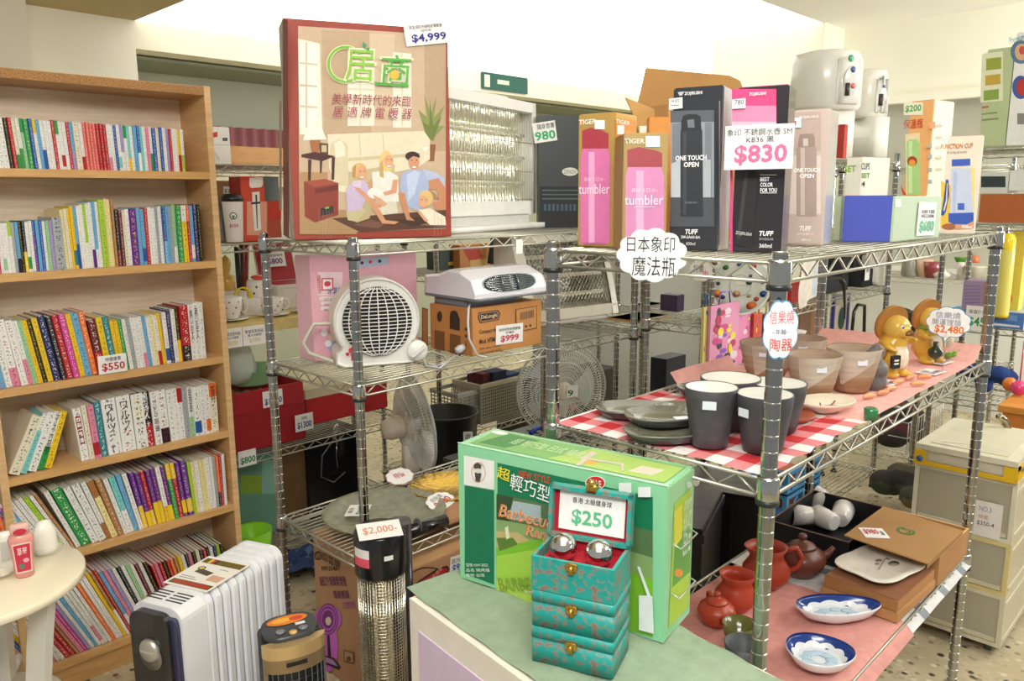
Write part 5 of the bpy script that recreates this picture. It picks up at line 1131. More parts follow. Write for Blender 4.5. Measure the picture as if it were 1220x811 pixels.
f.art('background_print', [('#f0dcb4', [(1079,160),(1096,158),(1097,230),(1080,232)]), ('#a9d488', [(1080,170),(1083,166),(1093,166),(1096,170),(1097,232),(1081,232)]), ('#c9e6ac', [(1083,168),(1087,168),(1087,230),(1083,230)]), ('#b03a2c', 1087, 192, 6, 6), ('#e0a03a', 1087, 194, 4, 4), ('#c8402a', [(1073,220),(1080,232),(1076,232)])])
f.rect(1077, 122, 1100, 137, '#f0ecd0', 'price_sticker'); f.text('$200', 1079, 125, 1098, 134, '#3fa85a', bold=.05); f.text('保溫瓶', 1077, 142, 1100, 153, '#c8402a', bold=.03)
c.right.art('side_print', [('#e07a3a', [(1107,145),(1114,145),(1114,153),(1107,153)])] + [('#8a8a80', [(1105, y), (1110, y), (1110, y+5), (1105, y+5)]) for y in (171, 184, 200, 214)] + [('#b9b79a', 1118, y, 4, 2) for y in (150, 164, 176, 188, 202)])
c = carton('mug_set_box', 'white box of a four cup set standing behind the blue box', 'box', *facing_pair(1003, 1023, (spot(1003, 1.36, .76), .76), R(-38)), 188, ZB, .10, dict(front='#e8eadd', right='#f0f0e4', top='#a8583c', left='#e0e2d4'), px=1005)
c.front.text('SET', 1006, 197, 1020, 205, '#8ac23a', bold=.04); c.right.text('CUPS', 1026, 194, 1036, 202, '#444', bold=.02); c.right.text('SET', 1026, 206, 1036, 212, '#6a9a2a', bold=.06); c.right.text('4', 1026, 216, 1030, 222, '#333', bold=.03)
# open cardboard box behind the flasks
p = Vector((1.62, .905, 0)); A = Vector((spot(765, 1.36, .90), .90, ZB)); B = Vector((spot(905, 1.36, .70), .70, ZB))
A = Vector((spot(792, 1.36, .92), .92, ZB)); B = Vector((spot(932, 1.36, .80), .80, ZB)); ex = (B - A).normalized(); ey = Vector((-ex.y, ex.x, 0)); wc = (B - A).length
M = Matrix((ex, ey, Vector((0, 0, 1)))).transposed().to_4x4(); M.translation = A
t = thing('open_carton', 'open brown cardboard carton standing behind the black and pink flask boxes', 'carton', M)
hc = height_at(840, 122, A) - ZB; cc_ = '#b48a54'
b = MB('card'); b.box(0, 0, 0, wc, .003, hc, cc_).box(0, .12, 0, wc, .123, hc, cc_).box(0, .003, 0, .003, .12, hc, cc_).box(wc - .003, .003, 0, wc, .12, hc, cc_).box(.003, .003, 0, wc - .003, .12, .003, cc_); b.build('carton_body', t)
MB('card').prism([(0, 0), (wc, 0), (wc - .03, .075), (wc - .06, .085), (.03, .09)], 0, .003, '#a1773f', A=0, B=2, ax=1).build('back_flap', t, Matrix.Translation((0, .12, hc)) @ Matrix.Rotation(R(-8), 4, 'X'))
MB('card').prism([(0, 0), (-.07, .02), (-.055, -.005), (-.02, -.085), (0, -.10)], 0, .003, '#bd9358', A=0, B=2, ax=1).build('side_flap', t, Matrix.Translation((0, .05, hc * .98)) @ Matrix.Rotation(R(0), 4, 'Z'))
MB('card').prism([(0, 0), (.06, -.02), (.04, -.09), (0, -.10)], 0, .003, '#b0864c', A=0, B=2, ax=1).build('side_flap', t, Matrix.Translation((wc, .02, hc * .98)))
card('strip_label', 'lilac label strip on the open cardboard carton', Matrix.Translation((0, 0, 0)) @ frame(A + ex * wc * .62 - ey * .001 + Vector((0, 0, hc * .42)), ex, (0, 0, 1)), .03, .03, [('$', .2, .2, .8, .8, '#7a3a9a', .03)])
# another box pair behind the pink tumblers
c = carton('flask_box', 'amber box with a photo side standing behind the shorter tumbler box', 'box', Vector((1.35, 1.02 - .09, 0)), Vector((1.385, .90, 0)), 140, ZB, .02, dict(front='#d08a3c', right='#c27a34', top='#b9703a'), px=742)
c = carton('flask_box', 'red boxed flask peeking out behind the tumbler boxes', 'box', Vector((1.41, .945, 0)), Vector((1.44, .90, 0)), 143, ZB, .03, dict(front='#c42a30', right='#a82028', top='#c42a30'), px=762)
c.front.rect(762, 150, 772, 172, '#f2ead8', 'label_print')
# hanging cloud signs
fs_ = frame((0, 0, 0), (1, 0, 0), (0, 0, 1))
def facing_frame(p, yaw=0, lean=0):
    d = Vector((-p[0], -p[1], 0)).normalized(); ex = Vector((-d.y, d.x, 0)); ex = Matrix.Rotation(yaw, 3, 'Z') @ ex
    up = Vector((0, 0, 1)) + Vector((-d.x, -d.y, 0)) * lean; return frame(p, ex, up)
def sized(px0, px1, p): return abs(px1 - px0) / FPX * Vector((p[0], p[1], p[2] - EYE)).dot(fwd)
p = W(776, 304, u=1.066); w1 = sized(735, 817, p) * 1.0; h1 = sized(273, 335, p)
cloud('cloud_sign', 'white cloud sign hand-lettered in black, hanging from the pottery rack top', facing_frame(p, R(-12)), w1, h1, [('日本象印', -.36, .06, .34, .36, '#26262a', -.012), ('魔法瓶', -.28, -.40, .36, -.02, '#26262a', -.012)], border='#e8e8e4', n=11)
p = W(930, 393, u=1.062); w1 = sized(911, 951, p) * 1.12; h1 = sized(358, 429, p)
cloud('cloud_sign', 'narrow blue-edged cloud sign with red writing on the front rack post', facing_frame(p, R(28)), w1, h1, [('信樂燒', -.34, .10, .36, .34, '#e07a8a', .0), ('~年輪~', -.25, -.08, .25, .02, '#7a86b0', .0), ('陶器', -.30, -.36, .34, -.14, '#d04a4a', .0)], border='#5a9ac8', n=8)
# ================================================================ pottery on the middle shelf of the front rack
Zp = ZB2 + .0045
def on(px, py, z=Zp): q = W(px, py, z=z); return (q.x, q.y, z)
def drape(name, label, u0, u1, v0, v1, Z, colfn, nu, nv, mt='cloth', over=None, edge=None):
    def fn(a, b):
        x = u0 + a * (u1 - u0); y = v0 + b * (v1 - v0); z = Z + .0008 * math.sin(31 * x + 17 * y) + .0007 * math.sin(53 * y)
        if edge: x, y, z = edge(a, b, x, y, z)
        return (x, y, z)
    return MB(mt).grid(fn, nu, nv, cfn=colfn).build(name, None, None, label=label, cat='cloth')
def ging(i, j):
    a, b = (i // 3) % 2, (j // 3) % 2
    return '#c3272f' if a and b else '#f2ece8' if not (a or b) else '#dd8488'
def ckedge(a, b, x, y, z):
    x += (.008 * math.sin(b * 19) + .05 * (b - .5) * -1) * (1 if a > .98 else a)
    if b < .05: y += .004 * math.sin(a * 30)
    return x, y, z
drape('checked_cloth', 'red and white checked cloth under the dark cups on the pottery rack', 1.09, 1.47, .525, .945, ZB2 + .0015, ging, 32, 36, edge=ckedge)
def pkedge(a, b, x, y, z):
    if a > .93: z += (a - .93) * .55
    if b > .93 and a < .35: z += (b - .93) * .5
    return x, y, z
drape('pink_cloth', 'pink felt cloth under the raccoon figures on the pottery rack', 1.475, 2.275, .525, .945, ZB2 + .0012, lambda i, j: '#efb3aa', 40, 20, edge=pkedge)
# dark oval plates
def stone(name, label, p, r, sy, rot, z, thick=.018, sticker=True):
    t = thing(name, label, 'plate', T3(p[0], p[1], z, rot), 'dark stone plates')
    MB('ceramic').lathe([(.35*r, 0), (.8*r, .004), (r, thick), (r*.985, thick + .003), (.55*r, .010), (.0001, .007)], 36, '#4a4b48', sy=sy, wob=lambda a, q: .06 * math.cos(a) + .05 * math.cos(3*a), cols=['#3a3b3c', '#3e3f40', '#6a6a5e', '#7b7a68', '#74745f', '#74745f']).build('plate_body', t)
    if sticker: MB('gloss').box(0, -.009, 0, .026, .009, .0008, '#dfeef2').build('price_sticker', t, Matrix.Translation((.2*r, -.35*r*sy, .0145)) @ Matrix.Rotation(-rot + R(-35), 4, 'Z'))
    return t
for k, (px, py, r, sy, rot, dz, st_, lb) in enumerate(((752, 487, .078, .62, -.75, .0, 1, 'leftmost dark oval stone plate on the checked cloth'), (792, 515, .082, .62, -.75, .0, 0, 'lower plate of the two stacked dark plates left of the cups'), (790, 505, .080, .62, -.75, .014, 1, 'upper plate of the two stacked dark plates left of the cups'),
     (812, 487, .062, .60, -.9, .0, 0, 'dark plate half hidden behind the front dark cup'), (835, 462, .060, .6, -.6, 0, 0, 'grey plate lying farthest back on the checked cloth'))):
    p = on(px, py + 8); stone('stone_plate', lb, p, r, sy, rot, Zp - .001 + dz, sticker=st_)
def cup(px, py, ytop, rt, rb, label, sticker=None):
    p = on(px, py); h = height_at(px, ytop, (p[0] * .985, p[1] * .985)) - Zp
    d = sized(0, 1, Vector(p)); RT, RB = rt * d, rb * d
    t = thing('stone_cup', label, 'cup', T3(p[0], p[1], Zp), 'dark cups with white insides')
    MB('stone').lathe([(RB*.9, 0), (RB, .003), (RB*1.12, h*.25), (RT*.97, h*.8), (RT, h*.985), (RT*.985, h), (RT*.95, h*.992)], 36, '#4b4a4f', cap=False).build('cup_body', t)
    MB('ceramic').lathe([(RT*.955, h*.992), (RT*.92, h*.8), (RB*.95, h*.1), (.0001, h*.06)], 36, '#e9e8e2').build('white_glaze', t, label='white glazed inside')
    if sticker:
        a = math.atan2(-p[1], -p[0]) + sticker[0]; zz = h * sticker[1]; rr_ = RT * (.93 if sticker[1] > .6 else .9) + .0035
        m = MB('gloss').box(-.011, -.0005, -.007, .011, 0, .007, '#dfeaf0'); m.build('price_sticker', t, Matrix.Translation((rr_ * math.cos(a), rr_ * math.sin(a), zz)) @ Matrix.Rotation(a + math.pi/2, 4, 'Z'))
cup(868, 488+20, 452, 35, 24, 'dark grey cup at the back left of the four dark cups')
cup(924, 500+12, 458, 33, 23, 'dark grey cup standing behind the front post among the four dark cups')
cup(845, 530, 463, 31, 21, 'front left dark grey cup with a white sticker', (-.05, .78))
cup(908, 536, 471, 33, 23, 'front right dark grey cup beside the chrome post', (-.75, .72))
def pot(px, py, ytop, rt, rb, label, lid=False, slope=1, z=Zp, st_=(.1, .7)):
    p = on(px, py, z); h = height_at(px, ytop, (p[0], p[1])) - z; d = sized(0, 1, Vector(p)); RT, RB = rt * d, rb * d
    t = thing('clay_pot', label, 'pot', T3(p[0], p[1], z), 'earthen flared cups')
    def cf(a, zz): return .012 * math.cos(2*a) + .006 * math.cos(5*a + 1)
    MB('earthen').lathe([(RB*.95, 0), (RB, .004), (RB + (RT-RB)*.35, h*.3), (RB + (RT-RB)*.45, h*.38), (RB + (RT-RB)*.75, h*.7), (RT, h*.97), (RT*.99, h), (RT*.95, h*.985), (RB*1.2, h*.4), (RB*.8, h*.08), (.0001, h*.06)], 34, '#b39a80', cols=['#9c7c5c']*2 + ['#a98d6c', '#b09a82', '#b8aa98', '#b5a594', '#8a7458', '#a9917a', '#a08a74', '#8c7864'], wob=cf).build('pot_body', t)
    # pale glaze running down one side
    an = math.atan2(-p[1], -p[0]) + .35
    g_ = MB('earthen')
    def gl(a, b):
        th = an - .9 + 1.5 * a; lo = .25 + .6 * (1 - a); zz = h * (.985 - b * (.985 - max(.2, 1 - lo))); rr = RB + (RT - RB) * min(1, zz / h + .02) + .0012
        k = 1 + cf(th, zz); return (rr * k * math.cos(th), rr * k * math.sin(th), zz)
    g_.grid(gl, 12, 8, '#cbc2b2'); g_.build('glaze_patch', t, label='pale grey glaze')
    a = math.atan2(-p[1], -p[0]) + st_[0]; zz = h * st_[1]; rr_ = (RB + (RT - RB) * st_[1]) * 1.03 + .001
    MB('gloss').box(-.010, -.0005, -.006, .010, 0, .006, '#dfe2ea').build('price_sticker', t, Matrix.Translation((rr_ * math.cos(a), rr_ * math.sin(a), zz)) @ Matrix.Rotation(a + math.pi/2, 4, 'Z') @ Matrix.Rotation(R(-12), 4, 'X'))
pot(912, 452, 407, 32, 20, 'earthen flared cup at the left, behind the dark cups', st_=(-.1, .8))
pot(955, 440, 402, 27, 18, 'earthen cup half hidden behind the two front earthen cups', st_=(0, .8))
pot(1014, 468 - 4, 413, 31, 20, 'earthen flared cup with blue-grey glaze in front of the dark rock', st_=(.35, .75))
pot(967, 473, 421, 32, 20, 'nearest earthen flared cup with brown lower half', st_=(.3, .75))
p = on(965, 412, Zp)
MB('ceramic').lathe([(.021, 0), (.022, .01), (.014, .035), (.015, .05), (.021, .062), (.019, .062), (.0001, .058)], 20, '#f0f0ee').build('white_egg_cup', None, T3(2.02, .90, Zp), label='small white waisted cup at the back of the pink cloth', cat='cup')
# grey rock
mb = MB('stone'); 
for k in range(11): mb.sphere((random.uniform(-.014, .014), random.uniform(-.012, .012), .016 + k * .0070), random.uniform(.020, .030) * (1 - k*.04), 10, '#6a6866')
me = colour_mesh(remeshed(mb, .004, 3), 'stone', lambda c, n: '#6e6c6a'); p = on(1046, 462)
link('viewing_stone', me, None, T3(p[0] + .0, p[1] + .01, Zp), label='rough dark grey stone beside the first raccoon figure', cat='stone')
# tanuki figures
def tanuki(px, py, ytop, yaw, label, left_hand):
    p = on(px, py); h = height_at(px, ytop, (p[0], p[1])) - Zp; k = h / .170
    mb = MB('ceramic')
    S_ = lambda x, y, z, r, sx=1, sy=1, sz=1: mb.sphere((x*k, y*k, z*k), r*k, 16, '#e0a93a', sx=sx, sy=sy, sz=sz)
    S_(0, 0, .045, .040, 1.02, .98, 1.1); S_(0, 0, .075, .034); S_(0, -.006, .118, .033, 1.0, 1.02, .95)       # belly, chest, head
    S_(0, -.038, .108, .014, 1.1, 1.3, .8); S_(0, -.052, .112, .005)                                              # muzzle, nose
    S_(-.020, -.018, .006, .016, 1, 1.5, .6); S_(.020, -.018, .006, .016, 1, 1.5, .6)                              # feet
    for s in (-1, 1):
        for i in range(6): q = i / 5; S_(s * (.030 + .008*math.sin(q*3)) , -.004 - .034*q, .082 - .014*q + (.022*q if s > 0 else 0), .0105 - .001*i)
    S_(.0, .032, .030, .016)                                                                                        # tail
    me = remeshed(mb, .0032*k, 3)
    def col(c, n):
        x, y, z = c.x/k, c.y/k, c.z/k
        if y < -.022 and .02 < z < .075 and abs(x) < .020 and n.y < -.5: return '#efe2c4'
        if y < -.045 and .104 < z: return '#7a4a1c'
        return '#dcae40' if z < .1 else '#e4ba54'
    colour_mesh(me, 'ceramic', col)
    n_ = Vector((-p[0], -p[1], 0)).normalized(); M = rot_frame((p[0], p[1]), Matrix.Rotation(yaw, 3, 'Z') @ n_, Zp)
    t = thing('raccoon_figure', label, 'figurine', M, 'ceramic raccoon figures')
    link('figure_body', me, t)
    hat = MB('earthen').lathe([(.047*k, -.010*k), (.045*k, .004*k), (.032*k, .015*k), (.012*k, .022*k), (.0001, .023*k)], 26, '#b9803a')
    hat.build('straw_hat', t, Matrix.Translation((0, .014*k, .126*k)) @ Matrix.Rotation(R(-78), 4, 'X'))
    for s in (-1, 1):
        e = MB('gloss'); e.sphere((s*.0125*k, -.0345*k, .123*k), .0052*k, 12, '#f4f0e6', sy=.6).build('eye', t)
        MB('gloss').sphere((s*.0130*k, -.0375*k, .123*k), .0026*k, 8, '#14120f').build('pupil', t)
    if left_hand == 'book':
        MB('gloss').rbox(-.046*k, -.044*k, .026*k, -.020*k, -.037*k, .058*k, .003, '#2a2622', axis='y').box(-.040*k, -.0448*k, .036*k, -.026*k, -.0440*k, .040*k, '#f0ece0').box(-.040*k, -.0448*k, .044*k, -.026*k, -.0440*k, .048*k, '#f0ece0').build('account_book', t)
        MB('gloss').sphere((-.042*k, .0, .060*k), .022*k, 14, '#b5742c', sx=.9, sy=.9, sz=1.1).build('gourd_bag', t)
    else:
        MB('gloss').lathe([(.010*k, 0), (.018*k, .01*k), (.018*k, .022*k), (.007*k, .032*k), (.007*k, .045*k)], 16, '#2f3a24').build('sake_flask', t, Matrix.Translation((-.030*k, -.052*k, .020*k)))
        MB('cloth').lathe([(.030*k, 0), (.034*k, .004*k), (.028*k, .010*k)], 16, '#8fa24a').build('neck_tie', t, Matrix.Translation((0, -.004*k, .090*k)))
        MB('gloss').sphere((.034*k, -.03*k, .060*k), .022*k, 12, '#efe6cc', sx=.5).build('white_bundle', t)
    return t
tanuki(1061, 446, 364, R(48), 'nearer yellow ceramic raccoon figure holding an account book', 'book')
tanuki(1103, 430, 356, R(50), 'farther yellow ceramic raccoon figure with a cream bundle, beside the price cloud', 'flask')
p = W(1130, 384, u=2.02); w1 = sized(1103, 1150, p) ; h1 = sized(365, 402, p)
cloud('cloud_sign', 'blue-edged cloud sign reading $2,480 beside the raccoon figures', facing_frame((p.x, p.y, p.z), R(-6)), w1, h1, [('信樂燒', -.3, .12, .26, .34, '#8a93b0', .0), ('開運狸貓', -.36, -.10, .28, .10, '#8a93b0', .0), ('$2,480', -.3, -.38, .36, -.10, '#ea7a2a', .03)], border='#5a9ac8', n=9, tail=True)
MB('wire').cyl((0, 0, 0), (0, 0, p.z - .02 - Zp), .0012, 5, '#c9c9c9').build('sign_stand', None, T3(p.x + .004, p.y + .004, Zp), label='thin wire stand holding the $2,480 cloud sign', cat='stand')
# oval dish, red dish, dark dish
p = on(984, 489)
t = thing('oval_dish', 'white oval dish painted with a red branch on the cloth edge', 'dish', T3(p[0], p[1], Zp, R(-20)))
MB('ceramic').lathe([(.028, 0), (.03, .003), (.060, .016), (.064, .022), (.061, .023), (.030, .008), (.0001, .006)], 36, '#e8dcc4', sy=.72).build('dish_body', t)
MB('gloss').tube([(-.03, -.01, .013), (-.01, .004, .0095), (.01, -.002, .0095), (.032, .008, .014)], .0016, 5, '#9c3a3a').tube([(-.01, .004, .0095), (.002, .018, .011)], .0014, 5, '#9c3a3a').tube([(.01, -.002, .0095), (.02, -.016, .011)], .0014, 5, '#9c3a3a').build('painted_branch', t, label='red painted branch')
dish('red_clay_plate', 'flat red-brown plate lying behind the front post on the checked cloth', on(935, 497), .055, [(.6, 0), (.95, .004), (1, .010), (.96, .010), (.6, .005), (.0001, .004)], '#a4553a', 'clay')
# chopstick rests / clay sausages and cards on the pink cloth
for k, (px, py, ro_, lb) in enumerate(((1035, 474, -.5, 'nearest left'), (1052, 470, -.5, 'second nearest'), (1062, 465, -.4, 'third nearest'), (1050, 462, -.4, 'middle left'), (1070, 457, -.5, 'middle right'), (1084, 452, -.3, 'far left'), (1093, 459, -.9, 'far right'), (1101, 451, -.9, 'farthest'))):
    p = on(px, py); m = MB('clay').tube([(-.016, 0, .004), (-.008, .001, .0055), (.008, 0, .0055), (.016, -.001, .004)], .005, 8, '#dd9468' if k % 2 else '#e2a878', rs=[.003, .0055, .0055, .003])
    m.build('chopstick_rest', None, T3(p[0], p[1], Zp, ro_ + R(10)), label=f'orange clay chopstick rest on the pink cloth, {lb} of them', cat='chopstick rest', group='clay chopstick rests')
for k, (px, py, lb) in enumerate(((1053, 457, 'small price card flat on pink cloth, nearest the earthen cups'), (1108, 444, 'small price card flat on pink cloth before the raccoon figures'), (1118, 432, 'small price card flat on pink cloth at the foot of the farther raccoon'))):
    p = on(px, py); card('price_card', lb, frame((p[0] - .03, p[1] - .02, Zp + .0022), (1, -.1, 0), (.1, 1, 0)), .065, .045, [('信樂', .1, .5, .5, .9, '#333', .01), ('$180', .1, .1, .9, .45, '#9a5a8a', .03)], group='price cards on the pink cloth')
p = on(1133, 425)
t = thing('frog_figures', 'row of small green glazed frogs on the far end of the pink cloth', 'figurine', T3(p[0], p[1], Zp))
for i in range(4):
    MB('gloss').sphere((i*.022 - .03, -i*.004, .008), .0105, 10, '#6aa83a', sz=.8).sphere((i*.022 - .034, -i*.004 - .007, .016), .0035, 8, '#8ac24a').sphere((i*.022 - .026, -i*.004 - .007, .016), .0035, 8, '#8ac24a').build('frog', t)
for k, (px, py, c_, lb) in enumerate(((990, 398, '#d98f4a', 'small orange clay animal behind the earthen cups'), (1003, 402, '#e0a060', 'second small orange clay animal, to the right behind the earthen cups'))):
    mb = MB('clay').sphere((0, 0, .012), .013, 12, c_, sx=1.3).sphere((-.014, -.004, .022), .009, 10, c_).sphere((-.018, -.006, .030), .003, 6, c_).sphere((-.010, -.006, .030), .003, 6, c_)
    mb.build('clay_animal', None, T3(1.98 + .05*k, .90 - .03*k, Zp), label=lb, cat='figurine')
MB('gloss').lathe([(.012, 0), (.013, .02), (.010, .022), (.0001, .022)], 14, '#2f7a4a').build('jar_top', None, T3(*on(1037, 500 - 1)), label='small dark green jar top at the front edge of the cloths', cat='lid')
# ================================================================ lowest shelf of the pottery rack
Z = ZB3 + .003
def fringe(a, b, x, y, z):
    if b < .06: z -= (.06 - b) * .5
    if a > .97: z -= (a - .97) * .8
    return x, y, z
def stripe(i, j): return '#8e979c' if (i % 12) in (8, 9, 10) else '#e2e2de'
drape('striped_towel', 'white and grey striped towel under the boxes on the lowest shelf', 1.80, 2.30, .50, .95, ZB3 + .0012, stripe, 40, 12, edge=fringe)
drape('rose_cloth', 'rose pink cloth under the blue and white bowls on the lowest shelf', 1.09, 1.83, .495, .93, ZB3 + .0032, lambda i, j: '#dc9c92', 40, 24, edge=fringe)
Zl = ZB3 + .0060
def on3(px, py, z=Zl): q = W(px, py, z=z); return (q.x, q.y, z)
def ring_h(t, pts, r, col, mt='clay', name='handle'): MB(mt).tube(pts, r, 8, col).build(name, t)
def teapot(label, p, s, col, rot, kind='pot', mt='clay', handle=True):
    t = thing('teapot' if kind == 'pot' else 'jug', label, 'teapot' if kind == 'pot' else 'jug', T3(p[0], p[1], p[2], rot))
    if kind == 'pot':
        MB(mt).lathe([(.028*s, 0), (.032*s, .003*s), (.046*s, .018*s), (.052*s, .036*s), (.046*s, .052*s), (.030*s, .062*s), (.028*s, .064*s)], 34, col).build('pot_body', t)
        l = MB(mt).lathe([(.030*s, .063*s), (.028*s, .068*s), (.012*s, .076*s), (.006*s, .078*s), (.006*s, .081*s), (.010*s, .086*s), (.008*s, .092*s), (.0001, .093*s)], 28, col); l.build('lid', t)
        MB(mt).tube([(.044*s, 0, .034*s), (.062*s, 0, .044*s), (.074*s, 0, .058*s)], .01*s, 10, col, rs=[.012*s, .008*s, .0055*s]).build('spout', t)
        MB(mt).tube([(-.040*s, 0, .052*s), (-.056*s, 0, .064*s), (-.072*s, 0, .052*s), (-.070*s, 0, .032*s), (-.048*s, 0, .022*s)], .005*s, 8, col).build('handle', t)
    else:
        def lip(a, z): return .22 * max(0, math.cos(a)) ** 6 * max(0, (z/s - .05) / .035) if z > .05 * s else 0
        MB(mt).lathe([(.026*s, 0), (.030*s, .003*s), (.045*s, .022*s), (.046*s, .036*s), (.034*s, .054*s), (.030*s, .064*s), (.038*s, .082*s), (.036*s, .083*s), (.027*s, .064*s), (.03*s, .05*s), (.0001, .02*s)], 36, col, wob=lip).build('jug_body', t)
        if handle: MB(mt).tube([(-.032*s, 0, .072*s), (-.058*s, 0, .076*s), (-.070*s, 0, .056*s), (-.062*s, 0, .036*s), (-.042*s, 0, .028*s)], .0055*s, 8, col).build('handle', t)
    return t
teapot('large dark brown clay teapot beside the black box', (1.858, .785, Zl), 1.15, '#6b3d30', R(-40))
teapot('tall red-brown clay jug with looped handle behind the front post', on3(912, 696), 1.25, '#a8402a', R(135), 'jug')
teapot('wide orange-red clay jug between the red teapot and the post', on3(876, 724), 1.05, '#b8432a', R(-60), 'jug', handle=False)
teapot('small orange-red clay teapot at the left end of the lowest shelf', on3(853, 742), .82, '#b8482e', R(-130))
p = on3(880, 770)
t = MB('ceramic').lathe([(.018, 0), (.02, .002), (.033, .030), (.036, .055), (.034, .055), (.029, .03), (.0001, .008)], 28, '#6a6a30').build('green_cup', None, T3(*p), label='olive green glazed cup beside the red clay jugs', cat='cup')
p = on3(868, 800); p = (1.335, .668, Zl)
MB('stone').lathe([(.022, 0), (.024, .003), (.030, .04), (.038, .085), (.036, .085), (.026, .04), (.0001, .008)], 30, '#4e5254').build('dark_tumbler', None, T3(*p), label='slate grey tall cup at the edge of the green cloth', cat='cup')
MB('ceramic').lathe([(.020, 0), (.022, .003), (.034, .028), (.038, .05), (.036, .05), (.0001, .01)], 28, '#d8c98a').build('yellow_bowl', None, T3(1.235, .66, Zl), label='pale yellow bowl low beside the white cabinet', cat='bowl')
def petal_bowl(label, p, L_, W_, rot, group='blue and white bowls'):
    t = thing('petal_bowl', label, 'bowl', T3(p[0], p[1], p[2], rot), group)
    def shape(a): return 1 + .05 * math.cos(4*a)
    cols = ['#e8e8ea', '#e8e8ea', '#dfe2ea', '#eef0f2', '#223f86', '#274a94', '#e0e6ea', '#d8e4ea']
    MB('ceramic').lathe([(.45, 0), (.5, .004), (.82, .014), (1.0, .034), (.985, .037), (.93, .030), (.66, .013), (.5, .009), (.0001, .008)], 48, '#fff', sx=1, sy=1, cols=['#e8e8ea'] * 3 + ['#f0f0f0', '#20408c', '#1f3f8c', '#e6ecee', '#dfe8ec'], wob=lambda a, z: .04 * math.cos(3*a)).build('bowl_body', t, Matrix.Diagonal((L_, W_, 1, 1)))
    # white flower pattern with scalloped edge covering most of the inside
    m = MB('ceramic'); n = 10
    pts = []
    for i in range(80): a = 2*math.pi*i/80; k = .74 + .06 * abs(math.sin(n*a/2)) + .0; pts.append((k*L_*math.cos(a), .0 + k*W_*math.sin(a), .0165 + (k - .66)*.066))
    inner = [(x*.84, y*.84, .0150) for x, y, z in pts]; ii = [(x*.5, y*.5, .0112) for x, y, z in pts]
    N_ = 80
    m.add(pts + inner, [(i, (i+1) % N_, N_ + (i+1) % N_, N_ + i) for i in range(N_)], '#eef2f3', smooth=True)
    m.add(inner + ii, [(i, (i+1) % N_, N_ + (i+1) % N_, N_ + i) for i in range(N_)], '#dfe9ee', smooth=True); m.add(ii, [tuple(range(N_))], '#e4edf0')
    m.build('flower_pattern', t, label='white scalloped flower pattern')
    for i in range(9):
        a = 2*math.pi*i/9; MB('ceramic').sphere((L_*.40*math.cos(a), W_*.40*math.sin(a), .0128), .010, 10, '#b9d3e2', sx=1.5, sz=.12).build('petal_mark', t)
petal_bowl('long blue-rimmed white bowl beside the brown boxes', on3(996, 737), .098, .048, R(-42))
petal_bowl('oval blue-rimmed white bowl nearest to the camera on the rose cloth', on3(975, 792), .068, .062, R(-50))
# boxes on the striped towel
c = carton('gift_carton', 'lower flat brown carton under the white square plate', 'carton', Vector((1.772, .522, 0)), Vector((2.008, .512, 0)), 0, Zl, .178, '#bb8c5c', mt='card', h=.022)
c = carton('gift_carton', 'upper flat brown carton with dark side under the white square plate', 'carton', Vector((1.778, .526, 0)), Vector((2.004, .516, 0)), 0, Zl + .0235, .17, dict(front='#b98654', right='#5a3426', top='#8a5a3c', left='#a87848'), mt='card', h=.028)
A = on3(983, 690); B = on3(1060, 730)
# orient by photo: long side faces the camera's left
p = W(1045, 672, z=Zl + .075)
t = thing('square_plate', 'white rounded square plate with grey bird print on flat boxes', 'plate', T3(1.905, .612, Zl + .0535, R(-12)))
MB('ceramic').lathe([(.05, 0), (.055, .002), (.090, .010), (.098, .016), (.096, .018), (.06, .006), (.0001, .005)], 40, '#e6e0d2', wob=lambda a, z: -.10 * math.cos(4*a) + 0, sx=1.12, sy=.86).build('plate_body', t)
m = MB('matte'); m.box(-.02, -.004, .0105, .05, .0, .0108, '#a49c90'); m.build('print_stem', t, T3(0, 0, -.0035, R(20)))
for k, (x, y, r_) in enumerate(((.045, -.01, .018), (.03, .02, .010), (.06, .012, .010), (.01, .012, .007))): MB('matte').lathe([(r_, .0062), (.0001, .0064)], 10, '#a09a8c', c=(x, y, 0), sy=.6).build('print_mark', t)
# open black box with white cups
A = Vector((1.805, .71, 0)); B = Vector((2.0, .63, 0))
def open_box(name, label, A, B, dp, h, cin, cout, Z, mt='matte', edge='#6a5040'):
    ex = (B - A).normalized(); ey = Vector((-ex.y, ex.x, 0)); w_ = (B - A).length; M = Matrix((ex, ey, Vector((0, 0, 1)))).transposed().to_4x4(); M.translation = (A.x, A.y, Z)
    t = thing(name, label, 'box', M); e = .005
    b = MB(mt); b.box(0, 0, 0, w_, e, h, cout).box(0, dp - e, 0, w_, dp, h, cout).box(0, e, 0, e, dp - e, h, cout).box(w_ - e, e, 0, w_, dp - e, h, cout).box(e, e, 0, w_ - e, dp - e, .004, cin); b.build('box_body', t)
    g_ = MB(mt); g_.box(0, 0, h, w_, e, h + .001, edge).box(0, dp - e, h, w_, dp, h + .001, edge).box(0, e, h, e, dp - e, h + .001, edge).box(w_ - e, e, h, w_, dp - e, h + .001, edge); g_.build('rim', t)
    return t, M, w_
q0 = W(927, 610, z=Zl + .075); q1 = W(1013, 630, z=Zl + .075); 
t, M, w_ = open_box('black_box', 'open black box holding white cups on the lowest shelf', Vector((1.955, .705, 0)), Vector((2.262, .715, 0)), .215, .075, '#121214', '#141416', Zl)
